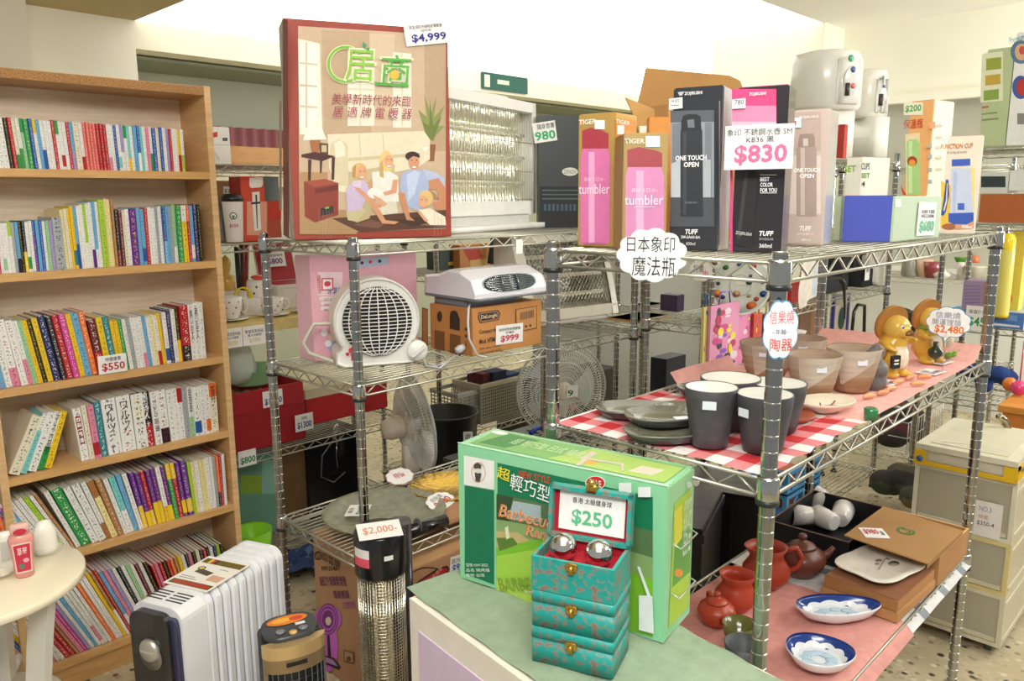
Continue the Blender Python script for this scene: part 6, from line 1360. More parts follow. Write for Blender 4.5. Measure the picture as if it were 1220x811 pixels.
for k, (px, py, ax_, lb) in enumerate(((974, 596, 0, 'white cup standing askew at the back of the open black box'), (958, 612, 1, 'white cup lying with black cat print in the black box'), (1003, 612, 2, 'white footed cup lying on its side, right in the black box'), (985, 617, 3, 'white cup lying in the front of the black box'))):
    q = W(px, py, z=Zl + .04); rr = .030
    cp = MB('ceramic').lathe([(.020, 0), (.024, .003), (.029, .035), (.031, .068), (.0295, .068), (.026, .03), (.0001, .006)], 26, '#f0eee8')
    Mq = Matrix.Translation((q.x, q.y, Zl + .036)) @ Matrix.Rotation((-1.0, 2.3, .2, 1.2)[k], 4, 'Z') @ Matrix.Rotation(R((35, 88, 80, 90)[k]), 4, 'Y') @ Matrix.Translation((0, 0, -.03))
    o = cp.build('white_cup', None, Mq, label=lb, cat='cup', group='white cups in the black box')
    if k == 1: MB('matte').sphere((0, 0, 0), .008, 8, '#18181a', sz=.2).build('cat_print', o, Matrix.Translation((-.027, 0, .04)) @ Matrix.Rotation(R(-85), 4, 'Y'))
# brown carton with tilted lid and plates
t, M, w_ = open_box('open_gift_carton', 'open brown carton with plates at the right end of the lowest shelf', Vector((2.022, .512, 0)), Vector((2.262, .510, 0)), .175, .075, '#a87c4c', '#b98654', Zl, mt='card', edge='#d9ae7c')
for k in range(2):
    MB('ceramic').lathe([(.03, 0), (.05, .004), (.068, .012), (.066, .014), (.03, .005), (.0001, .004)], 32, '#e9e2d4').build('white_plate', None, M @ T3(w_*.60, .085, .012 + k*.018 + .03*k), label=('lower round plate inside the open brown carton', 'upper round plate showing at the edge of the open brown carton')[k], cat='plate')
A_ = Vector((1.930, .512, Zl + .092)); Ml = frame(A_, (1, -.03, .02), (.22, 1, .05)); lw, lh2 = .25, .20
t = thing('carton_lid', 'flat kraft lid with green swirl mark lying across the boxes', 'lid', Ml)
MB('card').box(0, 0, -.003, lw, lh2, 0, '#a8804e').build('lid_board', t); MB('card').box(0, 0, -.012, lw, .002, -.003, '#a8804e').build('lid_edge', t)
lf = Face(Ml.translation, Ml.col[0].to_3d(), Ml.col[1].to_3d(), t)
ringp = lambda r0, r1, a0, a1, cx, cy: [(cx + r0*math.cos(R(a0 + (a1-a0)*i/14)), cy + r0*math.sin(R(a0 + (a1-a0)*i/14))) for i in range(15)] + [(cx + r1*math.cos(R(a1 - (a1-a0)*i/14)), cy + r1*math.sin(R(a1 - (a1-a0)*i/14))) for i in range(15)]
for a0, a1, r0, r1 in ((30, 330, .022, .016), (200, 430, .012, .008)):
    n_ = 14
    lf.art('green_mark', [('#2f7a3e', [(lw*.55 + r0*math.cos(R(a0+(a1-a0)*i/n_)), lh2*.5 + r0*math.sin(R(a0+(a1-a0)*i/n_))), (lw*.55 + r0*math.cos(R(a0+(a1-a0)*(i+1)/n_)), lh2*.5 + r0*math.sin(R(a0+(a1-a0)*(i+1)/n_))), (lw*.55 + r1*math.cos(R(a0+(a1-a0)*(i+1)/n_)), lh2*.5 + r1*math.sin(R(a0+(a1-a0)*(i+1)/n_))), (lw*.55 + r1*math.cos(R(a0+(a1-a0)*i/n_)), lh2*.5 + r1*math.sin(R(a0+(a1-a0)*i/n_)))]) for i in range(n_)], local=True)
card('price_label', 'white price label with red digits', Matrix(Ml) @ Matrix.Translation((lw*.10, lh2*.78, .0012)) @ Matrix.Rotation(R(-48), 4, 'Z'), .06, .055, [('$980', .1, .3, .7, .85, '#c33a4a', .04), ('盤', .75, .3, .92, .7, '#444', .01)], parent=t)
# black crates on the floor behind the rack
for k, (A, B, dp) in enumerate(((Vector((1.62, 1.27, 0)), Vector((1.72, .99, 0)), .30), (Vector((1.735, 1.33, 0)) + Vector((.30, 0, 0)), Vector((2.12, 1.02, 0)), .20))):
    c = carton('black_crate', ('tall black plastic crate on the floor behind the lowest shelf', 'second black plastic crate farther back on the floor')[k], 'crate', A, B, 0, .001, dp, '#17171a', mt='plastic', h=(.60, .56)[k], group='black crates on the floor')
    for i in range(3): MB('plastic').box(c.w*(.2 + .25*i), -.004, .03, c.w*(.22 + .25*i), 0, c.h - .04, '#1f1f22').build('rib', c.root)
    MB('plastic').box(-.006, -.006, c.h - .035, c.w + .006, c.d + .006, c.h - .012, '#1d1d20').build('rim', c.root)
# ================================================================ the shop behind: what stands on the further racks
CF = 2.77
def tagcard(f, px0, py0, px1, py1, txt, col='#2f8a4a', name='price_label', label='white price label'):
    f.art(name, [('#f0f0ea', [(px0, py1), (px1, py1), (px1, py0), (px0, py0)])], label=label); f.text(txt, px0 + 1, py0 + (py1-py0)*.35, px1 - 1, py1 - 1, col, bold=.02)
def vase(name, label, cat, plane, val, Z, px, ytop, prof, col, mt='ceramic', group=None, n=20, cols=None, cap=True):
    """turned thing whose profile (radius in photo pixels, share of height) stands at pixel column px"""
    x, y = (spot(px, Z, val), val) if plane == 'v' else (val, spotv(px, Z, val))
    h = height_at(px, ytop, (x, y)) - Z; d = sized(0, 1, Vector((x, y, Z)))
    t = MB(mt).lathe([(r * d, q * h) for r, q in prof], n, col, cols=cols, cap=cap).build(name, None, T3(x, y, Z), label=label, cat=cat, group=group); return t, h, d
# top of the rack behind the bookcase
c = pbox('gift_box', 'white folded gift box on the rack top just right of the bookcase', 'box', 'v', 2.86, 1.577, 246, 276, 150, .10, '#ecebe4')
c.front.art('fold_lines', [('#cfcfc6', [(250,172),(275,172),(275,173),(250,173)]), ('#d6d6cc', [(252,174),(262,190),(261,192),(250,178)]), ('#c8402a', [(253,158),(259,157),(259,163),(253,164)]), ('#555', [(265,164),(271,164),(271,168),(265,168)])])
MB('woodh').box(0, 0, 0, .75, .02, .085, '#cf9a52').build('wooden_board', None, T3(spot(272, 1.577, 3.10), 3.10, 1.577), label='orange-brown wooden board lying along the rack top behind the bookcase', cat='board')
m = MB('cloth'); m.grid(lambda a, b: (2.85 + a * .95, 6.18 + .03 * math.sin(a * 60), 2.02 - b * (.20 + .015 * math.sin(a * 37))), 90, 4, '#a56a70'); m.build('pink_valance', None, label='dusty pink gathered valance hanging under the beam', cat='curtain')
MB('wall').box(2.4, 6.2, 1.55, 3.9, 6.26, 1.82, '#d9d0b4').build('cream_board', None, label='cream board below the dusty pink valance', cat='board')
# shelf with the white tumbler
Z = 1.294
c = pbox('kraft_box', 'brown box with a green $280 label behind the white tumbler', 'box', 'v', 2.90, Z, 258, 286, 215, .10, '#a8805a', mt='card'); tagcard(c.front, 266, 222, 282, 231, '$280')
t, h, d = vase('travel_tumbler', 'white travel tumbler with black lid and green round emblem', 'tumbler', 'v', 2.80, Z, 280, 238, [(9.5, 0), (10, .02), (12, .9), (12.5, .97), (12.5, 1), (.001, 1)], '#eceae6', 'gloss')
MB('plastic').lathe([(12.8*d, -.006), (13*d, .006), (11*d, .014), (9*d, .022), (.0001, .023)], 20, '#1c1c1e').build('lid', t, T3(0, 0, h))
x, y = t.location.x, t.location.y; ff = facing_frame((x, y, Z + h*.55)); nn = ff.col[2].to_3d()
ef = Face(ff.translation + nn * (12*d), ff.col[0].to_3d(), (0, 0, 1), t)
ef.art('round_emblem', [('#2f6b4c', 0, .012, .013, .013), ('#f0f0ec', 0, .012, .0095, .0095), ('#2f6b4c', 0, .010, .005, .007), ('#f0f0ec', 0, .014, .002, .003)], local=True, label='green ring emblem'); ef.text('$150', -.016, -.030, .016, -.018, '#c23a5a', local=True, bold=.03)
c = pbox('flask_gift_box', 'tall red box with a slim white flask picture, right of the white tumbler', 'box', 'v', 2.80, Z, 291, 319, 210, .09, dict(front='#cf4a34', left='#a83024', top='#b83828'))
c.front.art('flask_print', [('#f0ece4', [(297,212),(313,211),(313,220),(311,223),(299,224),(297,221)]), ('#e0a084', [(294,240),(318,240),(318,280),(294,280)]), ('#efece2', [(300,229),(309,228),(311,274),(303,275)]), ('#23304a', [(304,232),(306,232),(307,272),(306,272)]), ('#23304a', [(299,241),(310,240),(310,242.5),(299,243.5)])])
pbox('dark_glass_box', 'dark green glass canister behind the small red box', 'canister', 'v', 2.95, Z, 316, 336, 210, .08, '#39433c', mt='gloss')
c = pbox('tea_box', 'small red and brown box beside the left rack corner', 'box', 'v', 2.80, Z, 319, 336, 239, .07, dict(front='#b04a34', left='#a03020')); c.front.rect(319, 240, 335, 262, '#c4392a', 'top_print')
for k in range(3): vase('glass_bottle', f'{("first", "second", "third")[k]} grey glass bottle close to the bookcase edge, counted from the left', 'bottle', 'v', 2.86 + .05*k, Z, 262 + 4*k, 232 + 3*k, [(5, 0), (6, .05), (6, .6), (3, .75), (3, 1)], '#8e9288', 'gloss', 'grey glass bottles')
# shelf with the cups: cream cloth, cups, boxes
MB('cloth').box(.96, 2.73, .994, 2.14, 3.17, .997, '#d9c37c').box(.96, 2.722, .955, 2.14, 2.729, .997, '#dcc888').build('cream_shelf_liner', None, label='yellow-cream liner under the tea cups on the rack behind', cat='cloth')
Z = .998
for k, (px, yt, lb) in enumerate(((277, 353, 'white tea cup on a saucer with silver rim, nearest the bookcase'), (326, 354, 'white tea cup with blue leaf dots behind the left rack post'), (366, 350, 'white tea cup with red heart dots beside the pink box'))):
    x, y = spot(px, Z, 2.80 + .02), 2.82; d = sized(0, 1, Vector((x, y, Z))); t = thing('tea_cup', lb, 'cup', T3(x, y, Z + .0), 'tea cups on the yellow liner')
    MB('ceramic').lathe([(6*d, 0), (8*d, .002), (19*d, .010), (19*d, .012), (7*d, .006), (.0001, .006)], 26, '#efece4').build('saucer', t)
    h = max(.05, height_at(px, yt, (x, y)) - Z)
    MB('ceramic').lathe([(6*d, .008), (8*d, .012), (12*d, h*.5), (12.5*d, h), (12*d, h), (11*d, h*.6), (.0001, .02)], 26, '#f2efe8').build('cup_body', t)
    MB('ceramic').tube([(11.5*d, -.01, h*.85), (17*d, -.016, h*.9), (19*d, -.018, h*.6), (16*d, -.014, h*.35), (11*d, -.01, h*.32)], .0028, 6, '#efece4').build('handle', t)
    for i in range(9):
        a = R(200 + i*17); zz = h*(.35 + .45*((i*7) % 3)/2); rr = 12.3*d
        MB('matte').sphere((rr*math.cos(a), rr*math.sin(a), zz), .0032, 6, ('#8a8f92', '#4a86a8', '#b0303c')[k] if i % 2 else '#3a3a38', sz=1).build('painted_dot', t)
c = pbox('white_box', 'plain white small box between the first two tea cups', 'box', 'v', 2.90, Z, 291, 312, 357, .08, '#e2e0da'); c = pbox('white_box', 'pale box lid behind the cup nearest the bookcase', 'box', 'v', 2.95, Z, 268, 296, 349, .06, '#d9d6cc')
t, h, d = vase('floral_jar', 'white lidded jar with small leaf print standing behind the cups', 'jar', 'v', 3.0, Z, 310, 333, [(12, 0), (13, .05), (14, .9), (13, 1), (.001, 1.0)], '#efece6')
MB('gloss').sphere((0, 0, h + .01), .03, 12, '#d8453a', sz=.35).build('red_wrap', t, label='red plastic wrap')
for i in range(12): a = R(190 + i*14); MB('matte').sphere((14*d*math.cos(a), 14*d*math.sin(a), h*(.2 + .6*((i*5) % 4)/3)), .005, 6, '#4a4a44').build('leaf_print', t)
for k in range(2): pbox('white_box', ('white carton under the floral jar', 'white carton right behind the post under the red case')[k], 'box', 'v', 2.98, Z, (288, 336)[k], (330, 376)[k], 356 - 3*k, .05, '#dcdad2')
# red open presentation case
xl, xr = spot(326, 1.09, 3.0), spot(372, 1.09, 3.0)
t = thing('presentation_case', 'open dark red presentation case with a $800 label', 'case', T3(xl, 3.02, Z + .0))
ww = xr - xl
MB('matte').box(0, -.05, .085, ww, .10, .10, '#e4ddd6').box(.004, -.046, .1, ww - .004, .096, .102, '#9c1a26').build('case_base', t); MB('matte').box(.0, 0, 0, ww, .006, .175, '#d9d2ca').box(.006, -.002, .004, ww - .006, 0, .168, '#a81c28').build('case_lid', t, Matrix.Translation((0, .10, .10)) @ Matrix.Rotation(R(-14), 4, 'X'))
MB('matte').box(0, -.05, 0, ww, .1, .084, '#d9d6ce').build('support_box', t)
cf = Face(WM[t.name] @ Vector((0, .088, .10)), (1, 0, 0), (0, .24, 1), t); cf.rect(.03, .15, ww*.62, .075, '#eeece8', 'price_label', local=True) if False else None
card('price_label', 'white price label reading $800', WM[t.name] @ frame((.03, .094, .165), (1, 0, 0), (0, .24, 1)), ww*.55, .065, [('骨瓷咖啡杯', .1, .66, .9, .84, '#444', .01), ('$800', .15, .12, .85, .56, '#6a3a8a', .04)], parent=t)
t, h, d = vase('yellow_candle', 'yellow bear-shaped candle glass at the back of the cup shelf', 'candle', 'v', 3.05, Z, 273, 303, [(9, 0), (9.5, .5), (9.5, .62), (4, .66), (5, .78), (6, .84), (5, .92), (.001, 1)], '#dcb45a', 'gloss')
for k in range(3): MB('plastic').cyl((0, 0, 0), (.015*k, 0, .26 + .02*k), .012, 8, ('#26262a', '#6a2a1c', '#9a3a2a')[k]).build('leaning_rod', None, T3(spot(287 + 5*k, Z, 3.1), 3.1 + .02*k, Z), label=('black rod leaning behind the tea cups', 'brown rod leaning behind the tea cups, right of the black one', 'red-brown rod leaning behind the floral jar')[k], cat='rod')
MB('plastic').lathe([(.03, 0), (.035, 0), (.035, .02), (.03, .02), (.03, 0)], 20, '#e6cf2a', cap='none').build('tape_roll', None, Matrix.Translation((spot(288, Z + .1, 2.93), 2.93, Z + .075)) @ Matrix.Rotation(R(80), 4, 'X'), label='yellow tape roll on the white boxes behind the cups', cat='tape')
for k in range(2):
    xa, xb = spot(268 + 24*k, .95, 2.70), spot(291 + 28*k, .95, 2.70)
    card('shelf_label', ('white shelf label under the cup nearest the bookcase', 'white shelf label under the second tea cup')[k], frame((xa, 2.715, .915), (1, 0, 0), (0, 0, 1)), xb - xa, .072, [('骨瓷花茶杯組', .1, .62, .9, .8, '#444', .01), ('雙人份優惠', .2, .45, .8, .58, '#444', .01), ('$380', .25, .12, .75, .36, '#e0d89a', .02)])
# red gift boxes
Z = .489
c = pbox('red_box', 'dark red box at the bottom of the pile next to the bookcase', 'box', 'v', 2.78, Z, 278, 365, 497, .20, '#a01c24', group=None)
Zr = Z + c.h + .001
xa, xb = spot(280, Zr, 2.78), spot(362, Zr, 2.78)
t, M, w_ = open_box('open_red_box', 'open dark red box filled with wrapped sweets next to the bookcase', Vector((xa, 2.78, 0)), Vector((xb, 2.78, 0)), .20, .085, '#ece6de', '#a81e28', Zr, edge='#c9404a')
for i in range(12): MB('foil').sphere((.05 + .018*(i % 5)*1.4, .06 + .035*(i // 5), .06), .016, 8, ('#7a9a5a', '#c9c8a0', '#c08a4a')[i % 3], sz=.7).build('wrapped_sweet', None, M, label=f"{('green', 'pale', 'amber')[i % 3]} foil wrapped sweet in the open red box, {('front', 'middle', 'back')[i // 5]} row, {ordinal(i % 5 + 1)} from left", cat='sweet', group='wrapped sweets')
cA = frame((spot(314, Zr, 2.772), 2.772, Zr + .01), (1, 0, 0), (0, 0, 1)); card('price_label', 'white price label with blue print', cA, .085, .065, [('骨瓷', .4, .65, .6, .85, '#444', .01), ('$1,300', .08, .1, .95, .55, '#2c4a8a', .04)], parent=t)
cA = frame((spot(352, Z + .06, 2.765), 2.765, Z + .035), (1, .0, 0), (0, 0, 1)); card('price_label', 'white price label reading $1300', cA, .082, .07, [('骨瓷組', .35, .68, .65, .85, '#444', .01), ('$1300', .1, .12, .9, .55, '#2c4a8a', .04)], parent=c.root)
card('price_card', 'white card with green digits at the shelf edge beside the bookcase', frame((spot(284, .49, 2.72), 2.72, .455), (1, 0, 0), (0, 0, 1)), .072, .062, [('$800', .1, .12, .95, .6, '#2f8a4a', .04)])
c = pbox('red_box', 'bright red carton with cream lid behind the left rack posts', 'box', 'v', 2.92, Z, 366, 462, 476, .18, dict(front='#c41c22', left='#9c1a20', top='#e0d6b4'))
MB('card').box(-.004, -.004, 0, c.w + .004, c.d + .004, .04, '#d9cfae').build('cream_lid', c.root, T3(0, 0, c.h + .001))
# green basket with plastic bag
Zg = Zr + .09
t, h, d = vase('green_basket', 'pale green plastic basket standing on the open red box', 'basket', 'v', 2.90, Zg, 300, 437, [(24, 0), (26, .1), (32, .95), (34, 1), (31, .97), (24, .1), (.001, .08)], '#9fd09a', 'gloss')
mb = MB('frosted'); mb.lathe([(.06, 0), (.075, .05), (.05, .13), (.018, .17), (.03, .20)], 14, '#e4ede4', wob=lambda a, z: .12 * math.sin(5*a + z*40)); mb.build('plastic_bag', None, T3(spot(285, Zg, 2.88), 2.88, Zg + .02), label='clear crumpled plastic bag inside the pale green basket', cat='bag')
# floor level of that rack
Z = .103
t, h, d = vase('lime_basket', 'bright lime green small basket on the floor beside the bookcase', 'basket', 'v', 2.70, Z - .1, 303, 630, [(18, 0), (19, .05), (24, 1), (22, .98), (.001, .2)], '#86cf22', 'plastic')
c = pbox('storage_box', 'green and teal storage box behind the left rack post', 'box', 'v', 2.84, Z, 287, 336, 548, .20, '#6a9a86'); c.front.rect(287, 566, 312, 588, '#8aae3a', 'lime_panel'); c.front.rect(312, 548, 336, 588, '#88b6a8', 'teal_panel')
mb = MB('cloth').grid(lambda a, b: (a*.50, b*.25, .055 + .03*math.sin(a*9)*math.cos(b*6) + .012*math.sin(a*23 + b*17)), 20, 12, cfn=lambda i, j: ('#2c416e', '#54698c', '#22345c')[(i*3 + j*5 + i*j) % 3]); mb.build('quilted_bag', None, T3(spot(298, .1, 2.66), 2.52, .0), label='navy patterned quilted cover on the floor behind the left rack', cat='cover')
c = pbox('brown_panel_carton', 'dark brown carton end between storage box and black case', 'carton', 'v', 2.86, Z, 340, 369, 531, .3, '#6e5230', mt='card')
c = pbox('black_case', 'large black case with wires and a silver spoon, behind the left rack', 'case', 'v', 2.84, Z, 370, 437, 527, .28, '#19191c', mt='gloss')
MB('chrome').sphere((0, 0, 0), .02, 14, '#dedbe0', sx=1, sy=.3, sz=1.9).tube([(0, 0, -.03), (-.008, 0, -.10), (-.004, 0, -.16)], .0025, 6, '#b9b9bc').build('spoon', None, T3(spot(402, .40, 2.80), 2.80, .47), label='silver spoon hanging before the black case', cat='spoon')
MB('wire').tube([(0, 0, 0), (-.06, 0, -.06), (-.07, 0, -.15), (-.01, 0, -.19), (.05, 0, -.16)], .003, 6, '#8a8a84').build('wire_hook', None, T3(spot(398, .40, 2.81), 2.81, .44), label='bent wire loop hanging beside the silver spoon', cat='wire')
# between the racks, right of the stand fan
MB('plastic').lathe([(.11, 0), (.12, .01), (.135, .30), (.142, .31), (.135, .31), (.115, .02), (.001, .02)], 30, '#1b1d1e').build('black_bin', None, T3(2.20, 2.54, .222), label='round black plastic bin right of the stand fan', cat='bin')
carton('crate_stand', 'dark grey crate carrying the black bin', 'crate', Vector((2.06, 2.40, 0)), Vector((2.34, 2.40, 0)), 0, .001, .28, '#2c2e30', mt='plastic', h=.22)
f_ = facing_frame((2.168, 2.400, .40)); card('bin_label', 'white label on the round black bin', Matrix.Translation((0, -.0, 0)) @ f_, .04, .075, [('回', .2, .1, .8, .5, '#222', .03), ('收', .2, .5, .8, .9, '#222', .03)])
def basket(label, px0, px1, ytop, v, Z, col):
    c0, c1 = spot(px0, Z, v), spot(px1, Z, v); h = height_at(px0, ytop, (c0, v)) - Z; t = thing('laundry_basket', label, 'basket', T3(c0, v, Z)); w_ = c1 - c0; D = .2
    MB('plastic').box(0, 0, 0, w_, D, .01, col).box(-.006, -.006, h - .02, w_ + .006, 0, h, col).box(-.006, D, h - .02, w_ + .006, D + .006, h, col).box(-.006, 0, h - .02, 0, D, h, col).box(w_, 0, h - .02, w_ + .006, D, h, col).build('rim', t)
    m = MB('plastic'); nx, nz = max(5, int(w_/.014)), max(4, int(h/.016))
    for i in range(nx + 1): m.box(w_*i/nx - .0025, 0, 0, w_*i/nx + .0025, .004, h, col)
    for j in range(nz + 1): m.box(0, 0, h*j/nz - .003, w_, .004, h*j/nz + .003, col)
    for i in range(9): m.box(-.001, D*i/8 - .003, 0, .003, D*i/8 + .003, h, col).box(w_ - .003, D*i/8 - .003, 0, w_ + .001, D*i/8 + .003, h, col)
    for j in range(nz + 1): m.box(0, 0, h*j/nz - .003, .003, D, h*j/nz + .003, col)
    tag(m.build('lattice', t), kind='stuff'); return w_, h
Z5 = .333
w_, h = basket('beige lattice laundry basket left of the large fan', 573, 622, 459, 2.78, Z5, '#b9b39e')
for k in range(3): pbox('folded_jacket', ('dark blue folded cloth in the beige lattice basket', 'blue dotted folded cloth at the right of the lattice basket', 'dark red folded cloth at the left of the lattice basket')[k], 'cloth', 'v', 2.80 + .01*k, Z5 + .012, (588, 600, 576)[k], (604, 620, 592)[k], (444, 448, 446)[k], .12, ('#252c44', '#2a3c66', '#5a2630')[k], mt='cloth')
w_, h = basket('grey lattice basket behind the clear plastic bag', 546, 571, 470, 2.80, Z5, '#a8a8a0')
mb = MB('frosted'); mb.lathe([(.05, 0), (.09, .04), (.07, .10), (.02, .13)], 14, '#d8dcd8', wob=lambda a, z: .15 * math.sin(4*a + z*50)); mb.build('plastic_bag', None, T3(spot(553, .75, 2.72), 2.70, .77), label='clear plastic bag with cable on top of the grey basket', cat='bag')
# lidded storage boxes behind the green carton
def tote(label, A, B, D, h, Z, col):
    c = carton('storage_tote', label, 'box', A, B, 0, Z, D, col, mt='plastic', h=h, flaps=False)
    MB('plastic').box(-.01, -.01, c.h + .001, c.w + .01, D + .01, c.h + .018, col).box(.04, .04, c.h + .018, c.w - .04, D - .04, c.h + .024, col).build('lid', c.root); return c
tote('black lidded storage box beyond the top of the green barbecue carton', Vector((1.93, 2.105, 0)), Vector((2.24, 2.105, 0)), .13, .44, .001, '#3a3f3c') 
tote('grey-green lidded storage box under the large fan', Vector((2.36, 2.10, 0)), Vector((2.66, 2.10, 0)), .19, .44, .001, '#59645c')
t = thing('blue_clamp', 'blue plastic clamp tool lying on the storage boxes', 'tool', T3(2.44, 2.17, .478))
MB('gloss').tube([(-.10, 0, 0), (-.05, .01, .01), (.0, 0, .0), (.12, -.02, 0)], .010, 8, '#20409c').sphere((-.02, 0, .012), .016, 10, '#24469e').build('clamp_body', t)
for k, (a, b, yt) in enumerate(((626, 684, 452), (700, 735, 446))): pbox('storage_case', ('added charcoal box darkening the background behind the large fan', 'second added charcoal box darkening the background, right behind the large fan')[k], 'case', 'v', 2.80, .105, a, b, yt, .22, '#2b2d2c', mt='plastic')  # boxes added to make a dark background behind the fan
# shelf behind the ceiling heater
Z6 = 1.102
c = pbox('snack_bag', 'orange and red printed gift bag behind the white ceiling heater', 'bag', 'v', 2.90, Z6, 548, 606, 292, .08, '#c4834a'); c.front.art('bag_print', [('#b8402c', [(550,295),(570,293),(575,306),(560,312)]), ('#d8b070', [(560,310),(582,308),(590,340),(562,342)]), ('#2f6a3a', [(590,320),(604,316),(604,338),(592,338)]), ('#c8452c', [(584,295),(600,293),(604,315),(590,312)]), ('#2a8a8a', [(592,306),(606,309),(606,314),(592,312)])])
MB('cloth').tube([(0, 0, 0), (.01, -.01, .08), (.03, 0, .16)], .02, 8, '#3a3f44').build('umbrella', None, T3(spot(585, Z6, 2.86), 2.86, Z6 + .02), label='folded grey umbrella leaning on the printed gift bag', cat='umbrella')
c = pbox('dark_case', 'dark green plastic case left of the printed gift bag', 'case', 'v', 2.95, Z6, 524, 552, 298, .1, '#2c3a34', mt='plastic'); c.front.art('label_print', [('#c8a23a', [(534,312),(546,311),(546,315),(534,316)]), ('#5a8ac0', [(532,321),(541,320),(541,324),(532,325)]), ('#e8e8e0', 547, 319, 2, 2)])
vase('purple_cup', 'small purple and teal cup on the shelf beyond the fan heater', 'cup', 'v', 3.10, 1.103, 472, 318, [(5, 0), (6, .6), (7, .98), (7, 1)], '#6a3a92', cols=['#6a3a92', '#5a3a92', '#3a8aa8'])
# ---------------------------------------------------------------- centre: beyond the heater rack's end
c = pbox('kraft_carton', 'orange-brown carton on the nearly empty rack beyond the beige heater', 'carton', 'v', 1.70, .988, 762, 800, 385, .15, dict(front='#c08a4c', top='#c8925a'), mt='card', flaps=True)
for k, (a, b, yt, v_, Z_, cc, lb) in enumerate(((770, 792, 372, 1.92, .988, '#a8a89a', 'small grey box behind the orange-brown carton'), (806, 815, 352, 1.74, .988, '#4a3a5a', 'dark violet bottle box on the narrow rack'), (792, 815, 428, 1.80, .505, '#20242c', 'dark navy case on the low shelf behind the dark plates'))):
    pbox('small_box', lb, 'box', 'v', v_, Z_, a, b, yt, .08, cc)
mb = MB('cloth')
for k in range(6): mb.sphere((.05*k, .02*math.sin(k*2), .05 + .012*math.cos(k)), .06, 10, '#17171a', sz=.8)
me = colour_mesh(remeshed(mb, .012, 3), 'cloth', lambda c, n: '#18181b'); link('black_backpack', me, None, T3(spot(790, .52, 1.75), 1.80, .505), label='slumped black backpack behind the dark stone plates', cat='bag')
# big flower plate on a wire hanger
p = W(882, 340, v=1.32); d = sized(0, 1, p); ff = facing_frame((p.x, p.y, p.z), R(8))
t = thing('flower_plate', 'large blue-white plate painted with flowers, hanging behind the pottery rack', 'plate', ff); r_ = 36 * d
MB('ceramic').lathe([(.5*r_, -.012), (.62*r_, -.008), (r_, .004), (r_*.99, .007), (.62*r_, -.003), (.001, -.004)], 44, '#d8e0d4').build('plate_body', t)
MB('gloss').lathe([(r_*.985, .0075), (r_*.955, .0078), (r_*.92, .0065)], 44, '#eef2ea', cap='none').build('pale_rim', t)
for k, (a, q, s, cc) in enumerate(((200, .8, .16, '#e08a2a'), (215, .68, .09, '#3a4a8a'), (300, .78, .18, '#d9742a'), (320, .70, .09, '#c23a3a'), (340, .8, .13, '#2a4a92'), (10, .72, .08, '#3a7a4a'), (60, .75, .12, '#c24a3a'), (95, .7, .08, '#3a5a9a'), (130, .78, .10, '#3a7a4a'), (250, .3, .13, '#d8a07a'), (20, .3, .10, '#3a5a4a'), (140, .4, .08, '#b84a3a'), (175, .72, .07, '#3a4a3a'), (265, .76, .06, '#2f5a3a'), (45, .45, .06, '#4a4a44'), (310, .45, .07, '#b8a05a'))):
    MB('gloss').lathe([(s*r_, .0009), (.0001, .002)], 10, cc, sy=.85).build('painted_flower', t, Matrix.Translation((r_*q*math.cos(R(a)), r_*q*math.sin(R(a)), (-.0035 + max(0, q - .62) * .027) + .0016)))
MB('gloss').lathe([(.36*r_, -.0026), (.33*r_, -.0025)], 30, '#a9b4ac', cap='none').build('painted_ring', t); MB('gloss').box(-.15*r_, .02*r_, -.003, .15*r_, .22*r_, -.0024, '#e8e4d8').build('white_sticker', t)
p = W(835, 322, v=1.33); cloud('cloud_sign', 'small round cloud sign with scribbles left of the flower plate', facing_frame(p), .075, .072, [('特價', -.3, -.1, .1, .25, '#444', .0), ('中', .1, -.3, .3, 0, '#c33', .0)], border='#d8d2b4', n=8)
# printed school bags hanging in a row
for k, (a, b, yt, yb_, cc, cc2, lb) in enumerate(((838, 846, 366, 440, '#e8dc8a', '#3a6a9a', 'yellow striped shopping bag at the left of the pink printed bags'), (846, 880, 365, 447, '#e79ac0', '#8a5ac0', 'pink shopping bag with abstract flower print, left of the pair'), (880, 898, 376, 440, '#ea8cb8', '#d94a92', 'plain pink shopping bag next to the flower printed one'), (898, 908, 374, 420, '#c8402a', '#e8c83a', 'red and yellow bag right of the pink bags'), (910, 922, 374, 418, '#3a3a36', '#c8b83a', 'dark shopping bag farthest right behind the earthen cups'))):
    v_ = 1.322 - .012*(k % 2); xa, xb = spot(a, 1.0, v_), spot(b, 1.0, v_); zt = height_at(a, yt, (xa, v_)); zb = height_at(a, yb_, (xa, v_))
    t = thing('shopping_bag', lb, 'bag', T3(xa, v_, zb), 'printed shopping bags hanging behind the pottery')
    MB('gloss').box(0, 0, 0, xb - xa, .010, zt - zb, cc).build('bag_body', t)
    fb = Face((xa, v_, zb), (1, 0, 0), (0, 0, 1), t); w_, h_ = xb - xa, zt - zb; its = []
    for i in range(34 if k == 1 else 6): its.append((('#d94a92', cc2, '#f4e04a', '#f2d8e6', '#c23a5a', '#3a3a4a')[i % 6], w_*random.uniform(.15, .85), h_*random.uniform(.08, .92), w_*random.uniform(.05, .13), h_*random.uniform(.02, .07)))
    fb.art('print', its, local=True)
    MB('gloss').tube([(w_*.3, .005, h_), (w_*.35, .005, h_ + .04), (w_*.65, .005, h_ + .04), (w_*.7, .005, h_)], .003, 5, cc2).build('handle', t)
